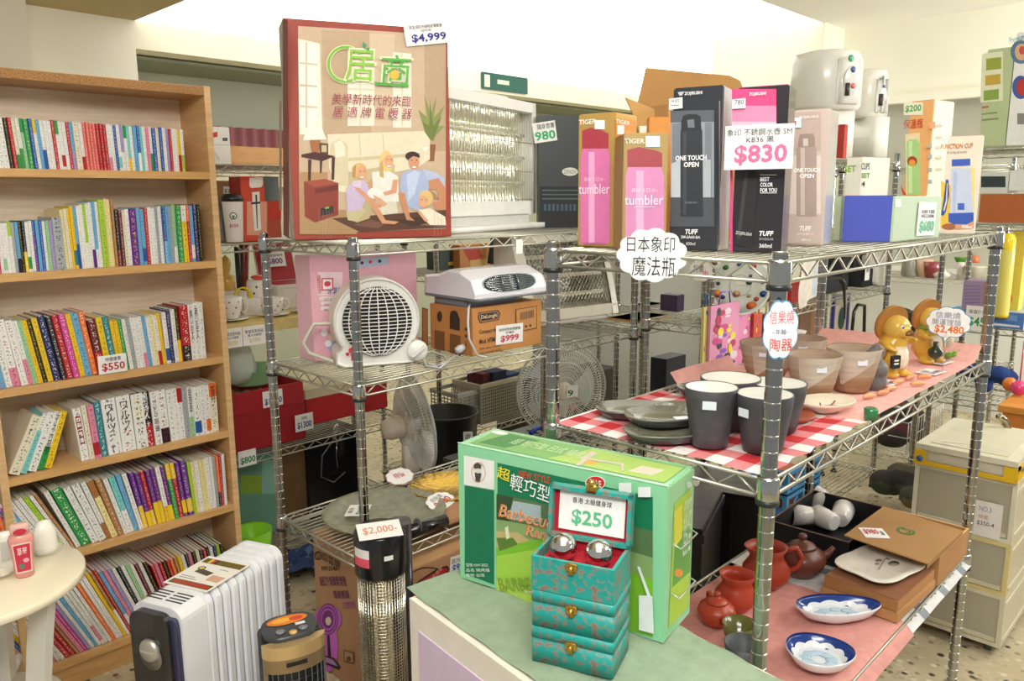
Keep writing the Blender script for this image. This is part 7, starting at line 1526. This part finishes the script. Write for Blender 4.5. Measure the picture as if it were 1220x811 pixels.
# ---------------------------------------------------------------- black bags and cloths on the rack beyond the pottery rack
ZE = 1.022
def soft(name, label, cat, px0, px1, ytop, v, Z, col, dy=.12, group=None):
    xa, xb = spot(px0, Z, v), spot(px1, Z, v); h = height_at(px0, ytop, (xa, v)) - Z; w_ = xb - xa
    o = MB('cloth').rbox(0, 0, 0, w_, dy, h, min(w_, h) * .18, col, axis='y', seg=4).build(name, None, T3(xa, v, Z), label=label, cat=cat, group=group); return o, w_, h, xa
pbox('red_tin', 'small bright red tin box behind the cloud sign post', 'tin', 'v', 1.40, ZE, 942, 956, 337, .07, '#d0251e', mt='gloss')
soft('black_pouch', 'long low black pouch under the hanging white cloth', 'bag', 954, 1010, 340, 1.42, ZE, '#1b1b1e')
soft('black_handbag', 'black handbag with strap in the middle of the far rack', 'bag', 1002, 1030, 302, 1.46, ZE, '#232529')
o, w_, h, xa = soft('black_handbag', 'black handbag with white tag beside the raccoon figure hat', 'bag', 1026, 1046, 322, 1.40, ZE, '#15171b')
card('bag_tag', 'white tag on the black handbag next to the raccoon hat', frame((spot(1030, 1.05, 1.385), 1.385, ZE + .035), (1, 0, 0), (0, 0, 1)), .055, .062, [('優惠', .15, .6, .85, .9, '#333', .01)])
MB('cloth').tube([(0, 0, 0), (.02, 0, .07), (.10, 0, .07), (.11, 0, 0)], .005, 6, '#17171a').build('bag_strap', o, T3(0, .05, h - .01))
o, w_, h, xa = soft('white_bag', 'white and cream bag at the right end of the black handbags', 'bag', 1044, 1058, 305, 1.38, ZE, '#d4d0c4')
MB('cloth').grid(lambda a, b: (a*.17 + .01*math.sin(b*6), .008*math.sin(a*9 + b*3), -b*(.21 - .05*a)), 14, 10, cfn=lambda i, j: '#b9c4cc' if i in (10, 11) else '#d9d0c2').build('hanging_cloth', None, T3(spot(957, 1.3, 1.34), 1.335, 1.22), label='cream cloth hanging over the far rack behind the front post', cat='cloth')
MB('plastic').tube([(0, 0, 0), (.03, 0, -.02), (.045, 0, -.06), (.06, 0, -.12), (.07, 0, -.18)], .006, 6, '#2a221c', rs=[.012, .012, .006, .005, .003]).build('back_scratcher', None, T3(spot(1002, 1.1, 1.33), 1.33, 1.10), label='thin dark backscratcher dangling from the far rack', cat='tool')
t = thing('picture_frame', 'purple framed picture with a dark green leaf behind the raccoon figures', 'picture', T3(spot(992, .8, 1.50), 1.50, .66))
MB('plastic').box(0, 0, 0, .19, .012, .015, '#4a4296').box(0, 0, .30, .19, .012, .318, '#4a4296').box(.17, 0, 0, .19, .012, .31, '#4a4296').box(0, 0, 0, .015, .012, .31, '#4a4296').build('frame', t); MB('matte').box(.015, .006, .015, .17, .010, .30, '#cfc6a8').build('picture', t)
MB('matte').sphere((.11, .004, .20), .04, 10, '#24504a', sy=.05, sz=1.4).sphere((.08, .004, .10), .03, 10, '#2f5a4a', sy=.05, sz=1.3).build('leaf_print', t)
MB('plastic').box(0, 0, 0, .22, .02, .42, '#8a6236').box(.05, -.002, .05, .17, 0, .37, '#6a4422').build('wooden_plank', None, T3(spot(945, .8, 1.52), 1.52, .60), label='brown wooden panel standing under the far rack shelf', cat='board')
# green-grey bottle crate, black chair back
MB('gloss').tube([(0, 0, 0), (.01, 0, .12), (.05, 0, .15), (.14, 0, .14), (.16, 0, 0)], .008, 8, '#1a1c1b').build('chair_back', None, T3(spot(1008, .85, 1.47), 1.44, .78), label='curved black chair back behind the earthen cups', cat='chair')
for k, (a, b, yt, v_, Z_, cc, lb) in enumerate(((1003, 1030, 428, 1.42, .104, '#2b2d2c', 'dark grey tall box on the bottom shelf of the far rack beside the chair back'), (903, 935, 350, 1.48, 1.022, '#2a2622', 'dark box on the far rack behind the front post'), (800, 832, 330, 2.95, 1.103, '#7a4a2c', 'brown box far back to the right of the hand-lettered cloud sign'))):
    if k == 1: pbox('storage_case', lb, 'case', 'v', v_, Z_, a, b, yt, .08, cc)
# blue crates near the floor on the far rack
for k in range(2):
    t = thing('blue_crate', ('lower light blue bottle crate on the bottom shelf of the far rack', 'upper light blue bottle crate on the bottom shelf of the far rack')[k], 'crate', T3(3.06, 1.37, .103 + k*.105), 'light blue crates')
    b = MB('plastic'); cc = '#3f8fc8'
    b.box(0, 0, 0, .33, .23, .006, cc)
    for z in (0, .085): b.box(0, 0, z, .33, .008, z + .016, cc).box(0, .222, z, .33, .23, z + .016, cc).box(0, .008, z, .008, .222, z + .016, cc).box(.322, .008, z, .33, .222, z + .016, cc)
    for x, y in ((0, 0), (.31, 0), (0, .21), (.31, .21), (.155, 0), (.155, .21)): b.box(x, y, .016, x + .02, y + .02, .085, cc)
    b.build('crate_body', t); MB('plastic').tube([(.03, -.001, .02), (.09, -.001, .08), (.14, -.001, .02)], .004, 5, cc).build('brace', t); MB('plastic').tube([(.19, -.001, .02), (.24, -.001, .08), (.30, -.001, .02)], .004, 5, cc).build('brace', t)
    MB('matte').box(.10, .05, .006, .22, .15, .07, '#a8553a').build('contents', t)
# ---------------------------------------------------------------- water heaters beyond the flask boxes
def dispenser(label, px, ytop, ymid, wpx, v, u_=None):
    x = spot(px, 1.6, v); d = sized(0, 1, Vector((x, v, 1.8))); r_ = wpx/2*d; zt = height_at(px, ytop, (x, v)); zm = height_at(px, ymid, (x, v))
    t = thing('water_heater', label, 'water heater', rot_frame((x, v), (-.55, -.85), 1.603), 'white water heaters')
    h0, h1 = zm - 1.603, zt - 1.603
    MB('gloss').lathe([(r_*.9, h0), (r_, h0 + .02), (r_, h1 - .05), (r_*.93, h1 - .012), (r_*.6, h1), (.001, h1 + .004)], 32, '#e9e7dc').build('tank', t)
    MB('gloss').rbox(-r_*.62, -.11, 0, r_*.62, .09, h0, .03, '#e6e4da').build('body', t)
    MB('gloss').rbox(-r_*.28, -r_*1.10, h0 + .02, r_*.42, -r_*.80, h1 - .05, .03, '#f0efe8').build('front_panel', t)
    MB('gloss').sphere((r_*.10, -r_*1.10, h0 + (h1-h0)*.45), r_*.28, 16, '#d0cfc6', sy=.12, sz=1.5).build('control_plate', t)
    MB('gloss').sphere((r_*.10, -r_*1.12, h0 + (h1-h0)*.62), r_*.09, 10, '#2a4a8a', sy=.3).build('display', t); MB('gloss').sphere((r_*.12, -r_*1.13, h0 + (h1-h0)*.36), r_*.08, 10, '#c8523a', sy=.3).build('hot_button', t); MB('gloss').sphere((r_*.02, -r_*1.10, h0 + (h1-h0)*.80), r_*.10, 10, '#4a9a6a', sy=.3).build('badge', t)
    MB('plastic').cyl((-r_*.05, -r_*1.12, h0 + .10), (-r_*.05, -r_*1.12, h0 + .05), .010, 8, '#3a3a3a').build('tap', t)
dispenser('large white drum water heater behind the beige flask box', 978, 63, 134, 80, 1.50)
dispenser('smaller white water heater to the right of the large drum one', 1030, 84, 142, 40, 1.44)
c = pbox('poster_card', 'white card with blue edge beside the smaller water heater', 'card', 'v', 1.40, 1.603, 1046, 1053, 118, .004, '#e8ecec'); c.front.rect(1047, 121, 1049, 150, '#3a5a8a', 'blue_edge')
c = pbox('book_box', 'red and blue book spine peeking out beside the beige flask box', 'book', 'v', 1.38, 1.603, 1004, 1008, 148, .05, '#b83a2c')
for k in range(2): MB('gloss').sphere((0, 0, .022), .024, 10, '#e88a92').sphere((-.016, 0, .046), .010, 8, '#d8404a').sphere((.016, 0, .046), .010, 8, '#d8404a').build('pink_bow_toy', None, T3(spot(1053 + 9*k, 1.36, .72), .70, ZB), label=('pink toy with red bow behind the pale green box, left of the two', 'pink toy with red bow behind the pale green box, right of the two')[k], cat='toy')
# ---------------------------------------------------------------- rack at the right edge (front face X = 4.0)
UG = 4.03
c = pbox('cookware_box', 'white box with pot pictures at the upper right edge', 'box', 'u', UG, 1.658, 1198, 1250, 40, .25, '#eef0ec')
c.front.art('pot_prints', [('#5a7a9a', 1216, 62, 12, 14), ('#d8b08a', 1217, 62, 8, 10), ('#c8524a', 1218, 60, 4, 5), ('#3a5aa8', 1216, 104, 10, 14), ('#b8322a', 1218, 104, 7, 10), ('#8a8a86', [(1212,135),(1224,135),(1224,148),(1212,148)])]); c.front.text('Premium', 1203, 42, 1220, 50, '#6aa8c0', bold=.01, rot=.2)
c = pbox('juicer_box', 'pale green box with small food photos left of the cookware box', 'box', 'u', UG - .0, 1.658, 1166, 1197, 60, .22, '#b9c99a')
c.front.art('food_photos', [('#e4e8c8', [(1170,64),(1195,61),(1195,120),(1168,122)]), ('#9aa83a', [(1175,70),(1193,68),(1193,82),(1175,84)]), ('#c8a83a', [(1174,90),(1192,88),(1192,100),(1174,102)]), ('#8aa84a', [(1172,108),(1190,106),(1190,118),(1172,120)]), ('#8a9a6a', [(1170,135),(1188,133),(1188,135),(1170,137)]), ('#8a9a6a', [(1170,142),(1190,140),(1190,142),(1170,144)]), ('#c8523a', [(1170,127),(1178,126),(1178,128),(1170,129)])])
c = pbox('brown_long_box', 'long orange-brown box on the middle right shelf', 'box', 'u', UG, 1.328, 1165, 1250, 231, .22, '#b4632c')
c = pbox('projector_box', 'white box with a dark window on top of the long orange-brown box', 'box', 'u', UG + .01, 1.328 + c.h + .002, 1163, 1200, 206, .2, '#d9dcd4'); c.front.rect(1169, 210, 1198, 223, '#2c3a3a', 'dark_window')
pbox('white_carton', 'white carton at the frame edge beside the dark windowed box', 'box', 'u', UG + .01, 1.328 + .137, 1201, 1240, 203, .2, '#e4e6e0')
t, h, d = vase('yellow_thermos', 'tall yellow thermos flask with green print at the right', 'flask', 'u', 3.96, .868 + .052, 1192, 277, [(8, 0), (8.3, .03), (8.3, .80), (8, .83), (8, .92), (6, .98), (.001, 1)], '#dccb4a', 'gloss', cols=['#e6c81c', '#d8cf6a', '#e8cf1c', '#e8cf1c', '#e8cf1c', '#e8cf1c'])
c = pbox('yellow_thermos_box', 'tall yellow box with bear prints behind the yellow thermos', 'box', 'u', 4.06, .868 + .052, 1197, 1212, 275, .08, dict(front='#dcc84a', right='#d8cc5a', left='#dcc84a')); c.front.art('print', [('#3a5a2a', 1206, 290, 3, 7), ('#d8623a', 1203, 355, 3, 6)])
c = pbox('blue_case', 'blue plastic case with white edges under the yellow thermos', 'case', 'u', 3.98, .868, 1180, 1219, 370, .26, dict(front='#4a7ac0', left='#e8ecec', right='#e8ecec', top='#a8b4b4'), mt='plastic'); c.front.art('print', [('#6a96d0', [(1188,374),(1212,376),(1212,383),(1188,381)]), ('#dfe6ea', [(1180,384),(1215,388),(1215,390),(1180,387)])])
for k, (a, b, yt, cc, Z_, lb) in enumerate(((1145, 1170, 334, '#a892b4', .945, 'lilac printed box with red side on the far low rack'), (1128, 1150, 368, '#4a9ac8', .87, 'blue and yellow game box right of the raccoon cloud sign'), (1151, 1178, 379, '#b8a888', .80, 'red and green toy box under the green price card'))):
    c = pbox('toy_box', lb, 'box', 'u', 4.04 + .03*k, (.93, .868, .868)[k], a, b, yt, .15, dict(front=cc, right='#a83a34', left=cc))
    if k == 1: c.front.rect(1140, 372, 1148, 384, '#e8c83a', 'yellow_panel')
    if k == 0:
        for q in range(6): c.front.rect(1149, 340 + 4*q, 1168, 341 + 4*q, '#8a7ab0', 'fine_print')
p = W(1149, 392, u=3.975); card('price_card', 'white price card with green $4 digits beside the right rack post', frame((p.x, p.y, p.z), (0, -1, 0), (0, 0, 1)), .11, .11, [('保溫便當盒', .1, .68, .9, .84, '#333', .02), ('$450', .1, .12, .95, .55, '#2fa05a', .05)])
# bowls along the far right wall
Z7 = .943
for k, (px, yt, pr_, cc, lb) in enumerate(((1084, 303, [(9, 0), (10, .1), (10, .8), (7, 1)], '#8c8a7c', 'glass storage jar on the far wall rack'), (1100, 308, [(6, 0), (9, .4), (10, 1)], '#c8a88a', 'beige bowl on the far wall rack beside the glass jar'), (1110, 311, [(8, 0), (11, .5), (12, 1)], '#8a3a3a', 'dark red bowl on the far wall rack'), (1122, 318, [(8, 0), (12, .4), (4, .8), (3, 1)], '#d8d4c4', 'white lidded dish on the far wall rack'), (1144, 312, [(4, 0), (4.5, .7), (3.5, 1)], '#dcd8cc', 'white bottle on the far wall rack'), (1163, 316, [(9, 0), (13, .9), (13, 1)], '#cfcab4', 'cream pot on the far wall rack'))):
    vase('far_bowl' if 'bowl' in lb else 'far_jar', lb, 'bowl' if 'bowl' in lb else 'jar', 'u', 5.34, Z7, px, yt, pr_, cc)
vase('green_bowl', 'bright green bowl stacked at the far wall rack', 'bowl', 'u', 5.40, Z7 + .10, 1144, 306, [(5, 0), (7, .9), (7.5, 1)], '#5aa82a'); vase('orange_bowl', 'small orange dome bowl at the far wall rack', 'bowl', 'u', 5.40, Z7 + .10, 1160, 303, [(6.5, 0), (6.5, .4), (4, .9), (.001, 1)], '#c87048')
vase('white_pot', 'white round pot behind the yellow thermos box at the frame edge', 'pot', 'u', 4.3, 1.04, 1215, 318, [(6, 0), (9, .5), (9, 1)], '#e4e2da'); 
# ---------------------------------------------------------------- lower right: drawers, cabinet, bags
def drawers(u, v0, v1, D, hs, label, cols):
    t = thing('drawer_tower', label, 'drawers', T3(u, v0, 0)); W_ = v1 - v0; z = .035
    for k in range(4): MB('plastic').cyl(((.04, D - .04)[k % 2], (.04, W_ - .04)[k // 2] - .01, .018), ((.04, D - .04)[k % 2], (.04, W_ - .04)[k // 2] + .01, .018), .018, 12, '#3c3c3c').build('caster', t)
    for i, h in enumerate(hs):
        b = MB('plastic'); cc = cols[i]; e = .014
        b.box(0, 0, z, e, W_, z + e, cc).box(0, 0, z + h - e, e, W_, z + h, cc).box(0, 0, z + e, e, e, z + h - e, cc).box(0, W_ - e, z + e, e, W_, z + h - e, cc)
        b.box(e, 0, z, D, .004, z + h, '#c9c3a8').box(e, W_ - .004, z, D, W_, z + h, '#c9c3a8').box(D - .004, .004, z, D, W_ - .004, z + h, '#c9c3a8').box(e, .004, z + h - .004, D, W_ - .004, z + h, '#d8d3ba')
        b.box(e, -.003, z + h*.1, D - .01, 0, z + h*.16, '#d4ceb4').box(e, -.003, z + h*.82, D - .01, 0, z + h*.88, '#d4ceb4')
        b.build('frame', t)
        d = MB('frosted'); d.box(.004, e + .001, z + e + .001, .008, W_ - e - .001, z + h - e - .001, '#cbc6ae'); dr = d.build('drawer', t)
        MB('plastic').box(-.004, e + .004, z + e + .004, .004, W_ - e - .004, z + e + .016, '#cfc9ac').build('drawer_pull', dr)
        MB('matte').box(.02, .02, z + e + .01, .30, W_ - .03, z + h*.62, '#b9b39c').build('contents', dr)
        z += h
    return t, z
t, zt = drawers(2.711, .492, .785, .40, (.175, .175, .20), 'tower of three cream plastic drawers on the floor at the right', ('#d3cdb2', '#d8c78a', '#d9d4bc'))
fz = Face((2.7095, .492, 0), (0, -1, 0), (0, 0, 1), t)
q0 = W(1163, 597, u=2.709); q1 = W(1196, 602, u=2.709)
card('paper_notice', 'white paper note with pink flower marks taped to the top drawer', frame((2.705, q0.y, q1.z - .115), (0, -1, 0), (0, 0, 1)), q0.y - q1.y, .115, [('NO.3', .15, .72, .6, .86, '#8a7aa0', .0), ('特價', .15, .5, .5, .62, '#d88a96', .0), ('$350-4', .12, .3, .75, .44, '#6a6a72', .01)], back='#e8e4dc', parent=t)
# shallow lidded box with yellow frame on top
t = thing('lidded_box', 'shallow clear lidded box with yellow clip frame on top of the drawer tower', 'box', T3(2.70, .50, zt + .001)); W_ = .28; D = .40; h = .068
b = MB('plastic'); b.box(.01, .01, .012, D - .01, W_ - .01, h - .02, '#d6d2be').build('box_body', t)
MB('plastic').box(-.004, -.004, h - .018, D + .004, W_ + .004, h, '#d4d1ba').box(.03, .03, h, D - .03, W_ - .03, h + .003, '#cfcbb2').build('lid', t)
y_ = '#dfb41c'; f_ = MB('plastic'); f_.box(-.006, -.006, .0, .0, W_ + .006, .014, y_).box(-.006, -.006, 0, D + .006, 0, .014, y_).box(-.006, W_, 0, D + .006, W_ + .006, .014, y_)
for (x, y) in ((-.007, W_ - .03), (-.007, -.006)): f_.box(x, y, 0, x + .006, y + .036, h - .02, y_)
for x in (0, .12, .24, .36): f_.box(x, -.008, .014, x + .03, 0, h - .02, y_)
f_.box(0, -.008, h - .03, D, 0, h - .02, y_); f_.build('yellow_frame', t, label='yellow clip frame')
MB('gloss').cyl((-.010, W_ - .012, .02), (-.006, W_ - .012, .02), .010, 12, '#3a5a9a').build('blue_button', t)
MB('gloss').tube([(.05, .22, h + .004), (.10, .10, h + .004), (.09, .05, h + .004)], .0012, 4, '#f4f4f0').build('white_string', t)
# wooden cabinet
t = thing('wooden_cabinet', 'orange-brown wooden cabinet at the right edge behind the drawer tower', 'cabinet', T3(3.55, .30, 0)); MB('wood').box(0, 0, 0, .4, .425, .60, '#c07a30').build('body', t); MB('wood').box(-.015, -.01, .60, .415, .44, .625, '#cf8c3c').build('top', t)
MB('wood').box(-.008, .02, .04, 0, .38, .26, '#b87430').build('drawer_front', t); MB('wood').box(-.008, .02, .28, 0, .38, .50, '#b87430').build('drawer_front', t)
def blob(name, label, cat, p, s, col, seed, n=8, voxel=.014, cols=None):
    random.seed(seed); mb = MB('cloth')
    for k in range(n): mb.sphere((random.uniform(-.5, .5)*s[0], random.uniform(-.5, .5)*s[1], s[2]*random.uniform(.25, .7)), max(s)*random.uniform(.18, .30), 10, col, sz=.8)
    cl_ = cols or [col]; me = colour_mesh(remeshed(mb, voxel, 2), 'cloth', lambda c, n_: cl_[int((c.x*9 + c.z*11 + 50)) % len(cl_)]); link(name, me, None, T3(*p), label=label, cat=cat)
blob('blue_sack', 'blue fabric sack beside the wooden cabinet', 'bag', (4.12, .93, .525), (.16, .16, .20), '#26468a', 1, cols=['#26468a', '#223a78'])
blob('camouflage_bundle', 'brown and green fabric bundle under the far end of the pottery rack', 'bundle', (3.72, 1.12, .0), (.26, .18, .30), '#4a4432', 2, cols=['#4a4432', '#6a5c3c', '#3a4230', '#2c2a24'])
blob('dark_bundle', 'dark fabric bundle behind the raccoon figures', 'bundle', (4.42, 1.37, .665), (.34, .2, .20), '#2a2624', 3, cols=['#2a2624', '#4a4038'])
blob('toy_pile', 'red and pink plush pile behind the right rack post', 'toy', (4.32, .74, .525), (.16, .16, .18), '#a83a3a', 4, cols=['#a83a3a', '#2a5aa0', '#c83a6a', '#3a3a4a'])
t = thing('bead_ball', 'pink beaded ball hanging at the right edge above the cabinet', 'ornament', T3(3.75, spotv(1213, .62, 3.75), .66)); MB('gloss').sphere((0, 0, 0), .032, 14, '#d83a78').build('ball', t); MB('gloss').cyl((0, 0, .03), (0, 0, .20), .003, 5, '#c84a6a').build('string', t)
MB('gloss').sphere((0, 0, 0), .030, 12, '#e07a2a').build('orange_ball', None, T3(3.80, spotv(1203, .65, 3.80), .66), label='orange ball hanging beside the pink beaded ball', cat='ornament')
MB('chrome').tube([(0, 0, 0), (0, 0, .62), (-.02, .02, .68), (-.06, .03, .70)], .012, 8, '#b8a88c').build('chrome_pipe', None, T3(3.1, .60, .001), label='bent chrome pipe standing behind the right rack post', cat='pipe')
# wire basket
t = thing('wire_basket', 'white wire basket with clothes near the floor under the far shelves', 'basket', T3(4.12, 1.24, .165)); g = MB('wire')
for i in range(15): g.cyl((i*.04, 0, 0), (i*.04, 0, .16), .0025, 4, '#d4d4cc')
for z in (0, .08, .16): g.cyl((0, 0, z), (.56, 0, z), .003, 4, '#d4d4cc'); g.cyl((0, .3, z), (.56, .3, z), .003, 4, '#d4d4cc'); g.cyl((0, 0, z), (0, .3, z), .003, 4, '#d4d4cc')
for i in range(15): g.cyl((i*.04, 0, 0), (i*.04, .3, 0), .0025, 4, '#d4d4cc')
g.build('wire_body', t); blob('basket_clothes', 'dark and red clothes inside the white wire basket', 'clothes', (4.38, 1.39, .17), (.35, .16, .18), '#3a3434', 5, cols=['#3a3434', '#5a2a30', '#2a2a2c'])
rack('small low wire rack carrying the white wire basket', 4.08, 1.20, .68, .38, .70, (.16, .66), group=None)
# ---------------------------------------------------------------- round side table at the left front
cx, cy = .305, 1.80; TR = .195; TH = .70
t = thing('round_table', 'small round cream side table in front of the bookcase', 'table', T3(cx, cy, 0))
MB('gloss').lathe([(TR - .006, TH - .020), (TR, TH - .016), (TR, TH - .004), (TR - .004, TH), (.001, TH)], 56, '#ece2c6').build('tabletop', t)
for k in range(3):
    a = R(-58 + 120*k); m = MB('gloss'); pts = []
    for i in range(13):
        z = TH - .02 - (TH - .02) * i / 12; r_ = .155 - .055 * math.sin(math.pi * i / 12 * .9) + .02 * (i/12); pts.append((r_, z))
    vs = []
    for r_, z in pts:
        for s_, dr in ((-.010, -.022), (.010, -.022), (.010, .022), (-.010, .022)): x = r_ + dr; vs.append((x*math.cos(a) - s_*math.sin(a), x*math.sin(a) + s_*math.cos(a), z))
    m.add(vs, [(4*i+j, 4*i+(j+1) % 4, 4*(i+1)+(j+1) % 4, 4*(i+1)+j) for i in range(12) for j in range(4)] + [(3, 2, 1, 0), (48, 49, 50, 51)], '#dcd8cc'); m.build('leg', t)
    MB('gloss').cyl((.14*math.cos(a), .14*math.sin(a), .42), (.19*math.cos(a), .19*math.sin(a), .42), .010, 10, '#e6e2d6').build('peg', t)
MB('gloss').lathe([(.125, .40), (.13, .405), (.13, .418), (.001, .42)], 40, '#dedacc').build('lower_shelf', t)
Zt = TH + .001
p = W(30, 686, z=Zt)
t = thing('lotion_bottle', 'pink lotion bottle with red label on the round table', 'bottle', rot_frame((p.x, p.y), (-p.x, -p.y), Zt))
d = sized(0, 1, p); hb = height_at(30, 622, (p.x, p.y)) - Zt
MB('gloss').lathe([(8*d, 0), (10*d, .004), (10.5*d, hb*.3), (13.5*d, hb*.72), (11.5*d, hb*.80), (10*d, hb*.81)], 24, '#e29a8c', sy=.6).build('bottle_body', t); MB('gloss').lathe([(10*d, hb*.79), (10*d, hb*.98), (8*d, hb), (.001, hb)], 24, '#e8bcae', sy=.7).build('cap', t)
fl2 = Face(WM[t.name] @ Vector((0, -8.4*d, 0)), WM[t.name].col[0].to_3d(), (0, 0, 1), t)
fl2.art('label_print', [('#e6c4bc', [(-8*d, hb*.12), (8*d, hb*.12), (9.5*d, hb*.68), (-9.5*d, hb*.68)]), ('#c22a44', [(-7*d, hb*.15), (7*d, hb*.15), (8.5*d, hb*.65), (-8.5*d, hb*.65)]), ('#5a7a6a', -2*d, hb*.25, 3*d, hb*.05), ('#d8a0b0', 3*d, hb*.35, 3*d, hb*.04)], local=True, mt='gloss'); fl2.text('草莓', -5*d, hb*.45, 5*d, hb*.6, '#f2d8d8', local=True, bold=.02)
fl2.art('cap_badge', [('#c22a44', 0, hb*.89, 7*d, hb*.06)], local=True)
p = W(10, 676, z=Zt); t = thing('white_jar', 'white tube-shaped container at the left edge of the round table', 'container', rot_frame((p.x, p.y), (-p.x, -p.y), Zt)); MB('gloss').lathe([(.017, 0), (.018, .003), (.016, .07), (.014, .078), (.001, .08)], 20, '#eeeade', sy=.7).build('container_body', t); MB('matte').box(-.010, -.0135, .02, .008, -.0128, .062, '#c9c6be').build('label_print', t)
p = W(56, 658, z=Zt); t = thing('tissue_dispenser', 'clear and white oval dispenser behind the lotion bottle', 'dispenser', T3(p.x, p.y, Zt)); MB('gloss').lathe([(.020, 0), (.024, .01), (.022, .05), (.012, .072), (.001, .075)], 22, '#ece8da', sy=.7).build('dispenser_body', t); MB('film').lathe([(.022, 0), (.030, .004), (.034, .02), (.033, .02), (.001, .008)], 22, '#f2f2ee').build('clear_dish', t)
p = W(22, 690, z=Zt); MB('cloth').grid(lambda a, b: (a*.09 - .05, b*.03 + .008*math.sin(a*9), .004 + .006*math.sin(a*14)*b + .004), 14, 4, '#efe6d2').build('tissue', None, T3(p.x - .02, p.y + .02, Zt + .003), label='crumpled cream tissue lying by the lotion bottle', cat='tissue')
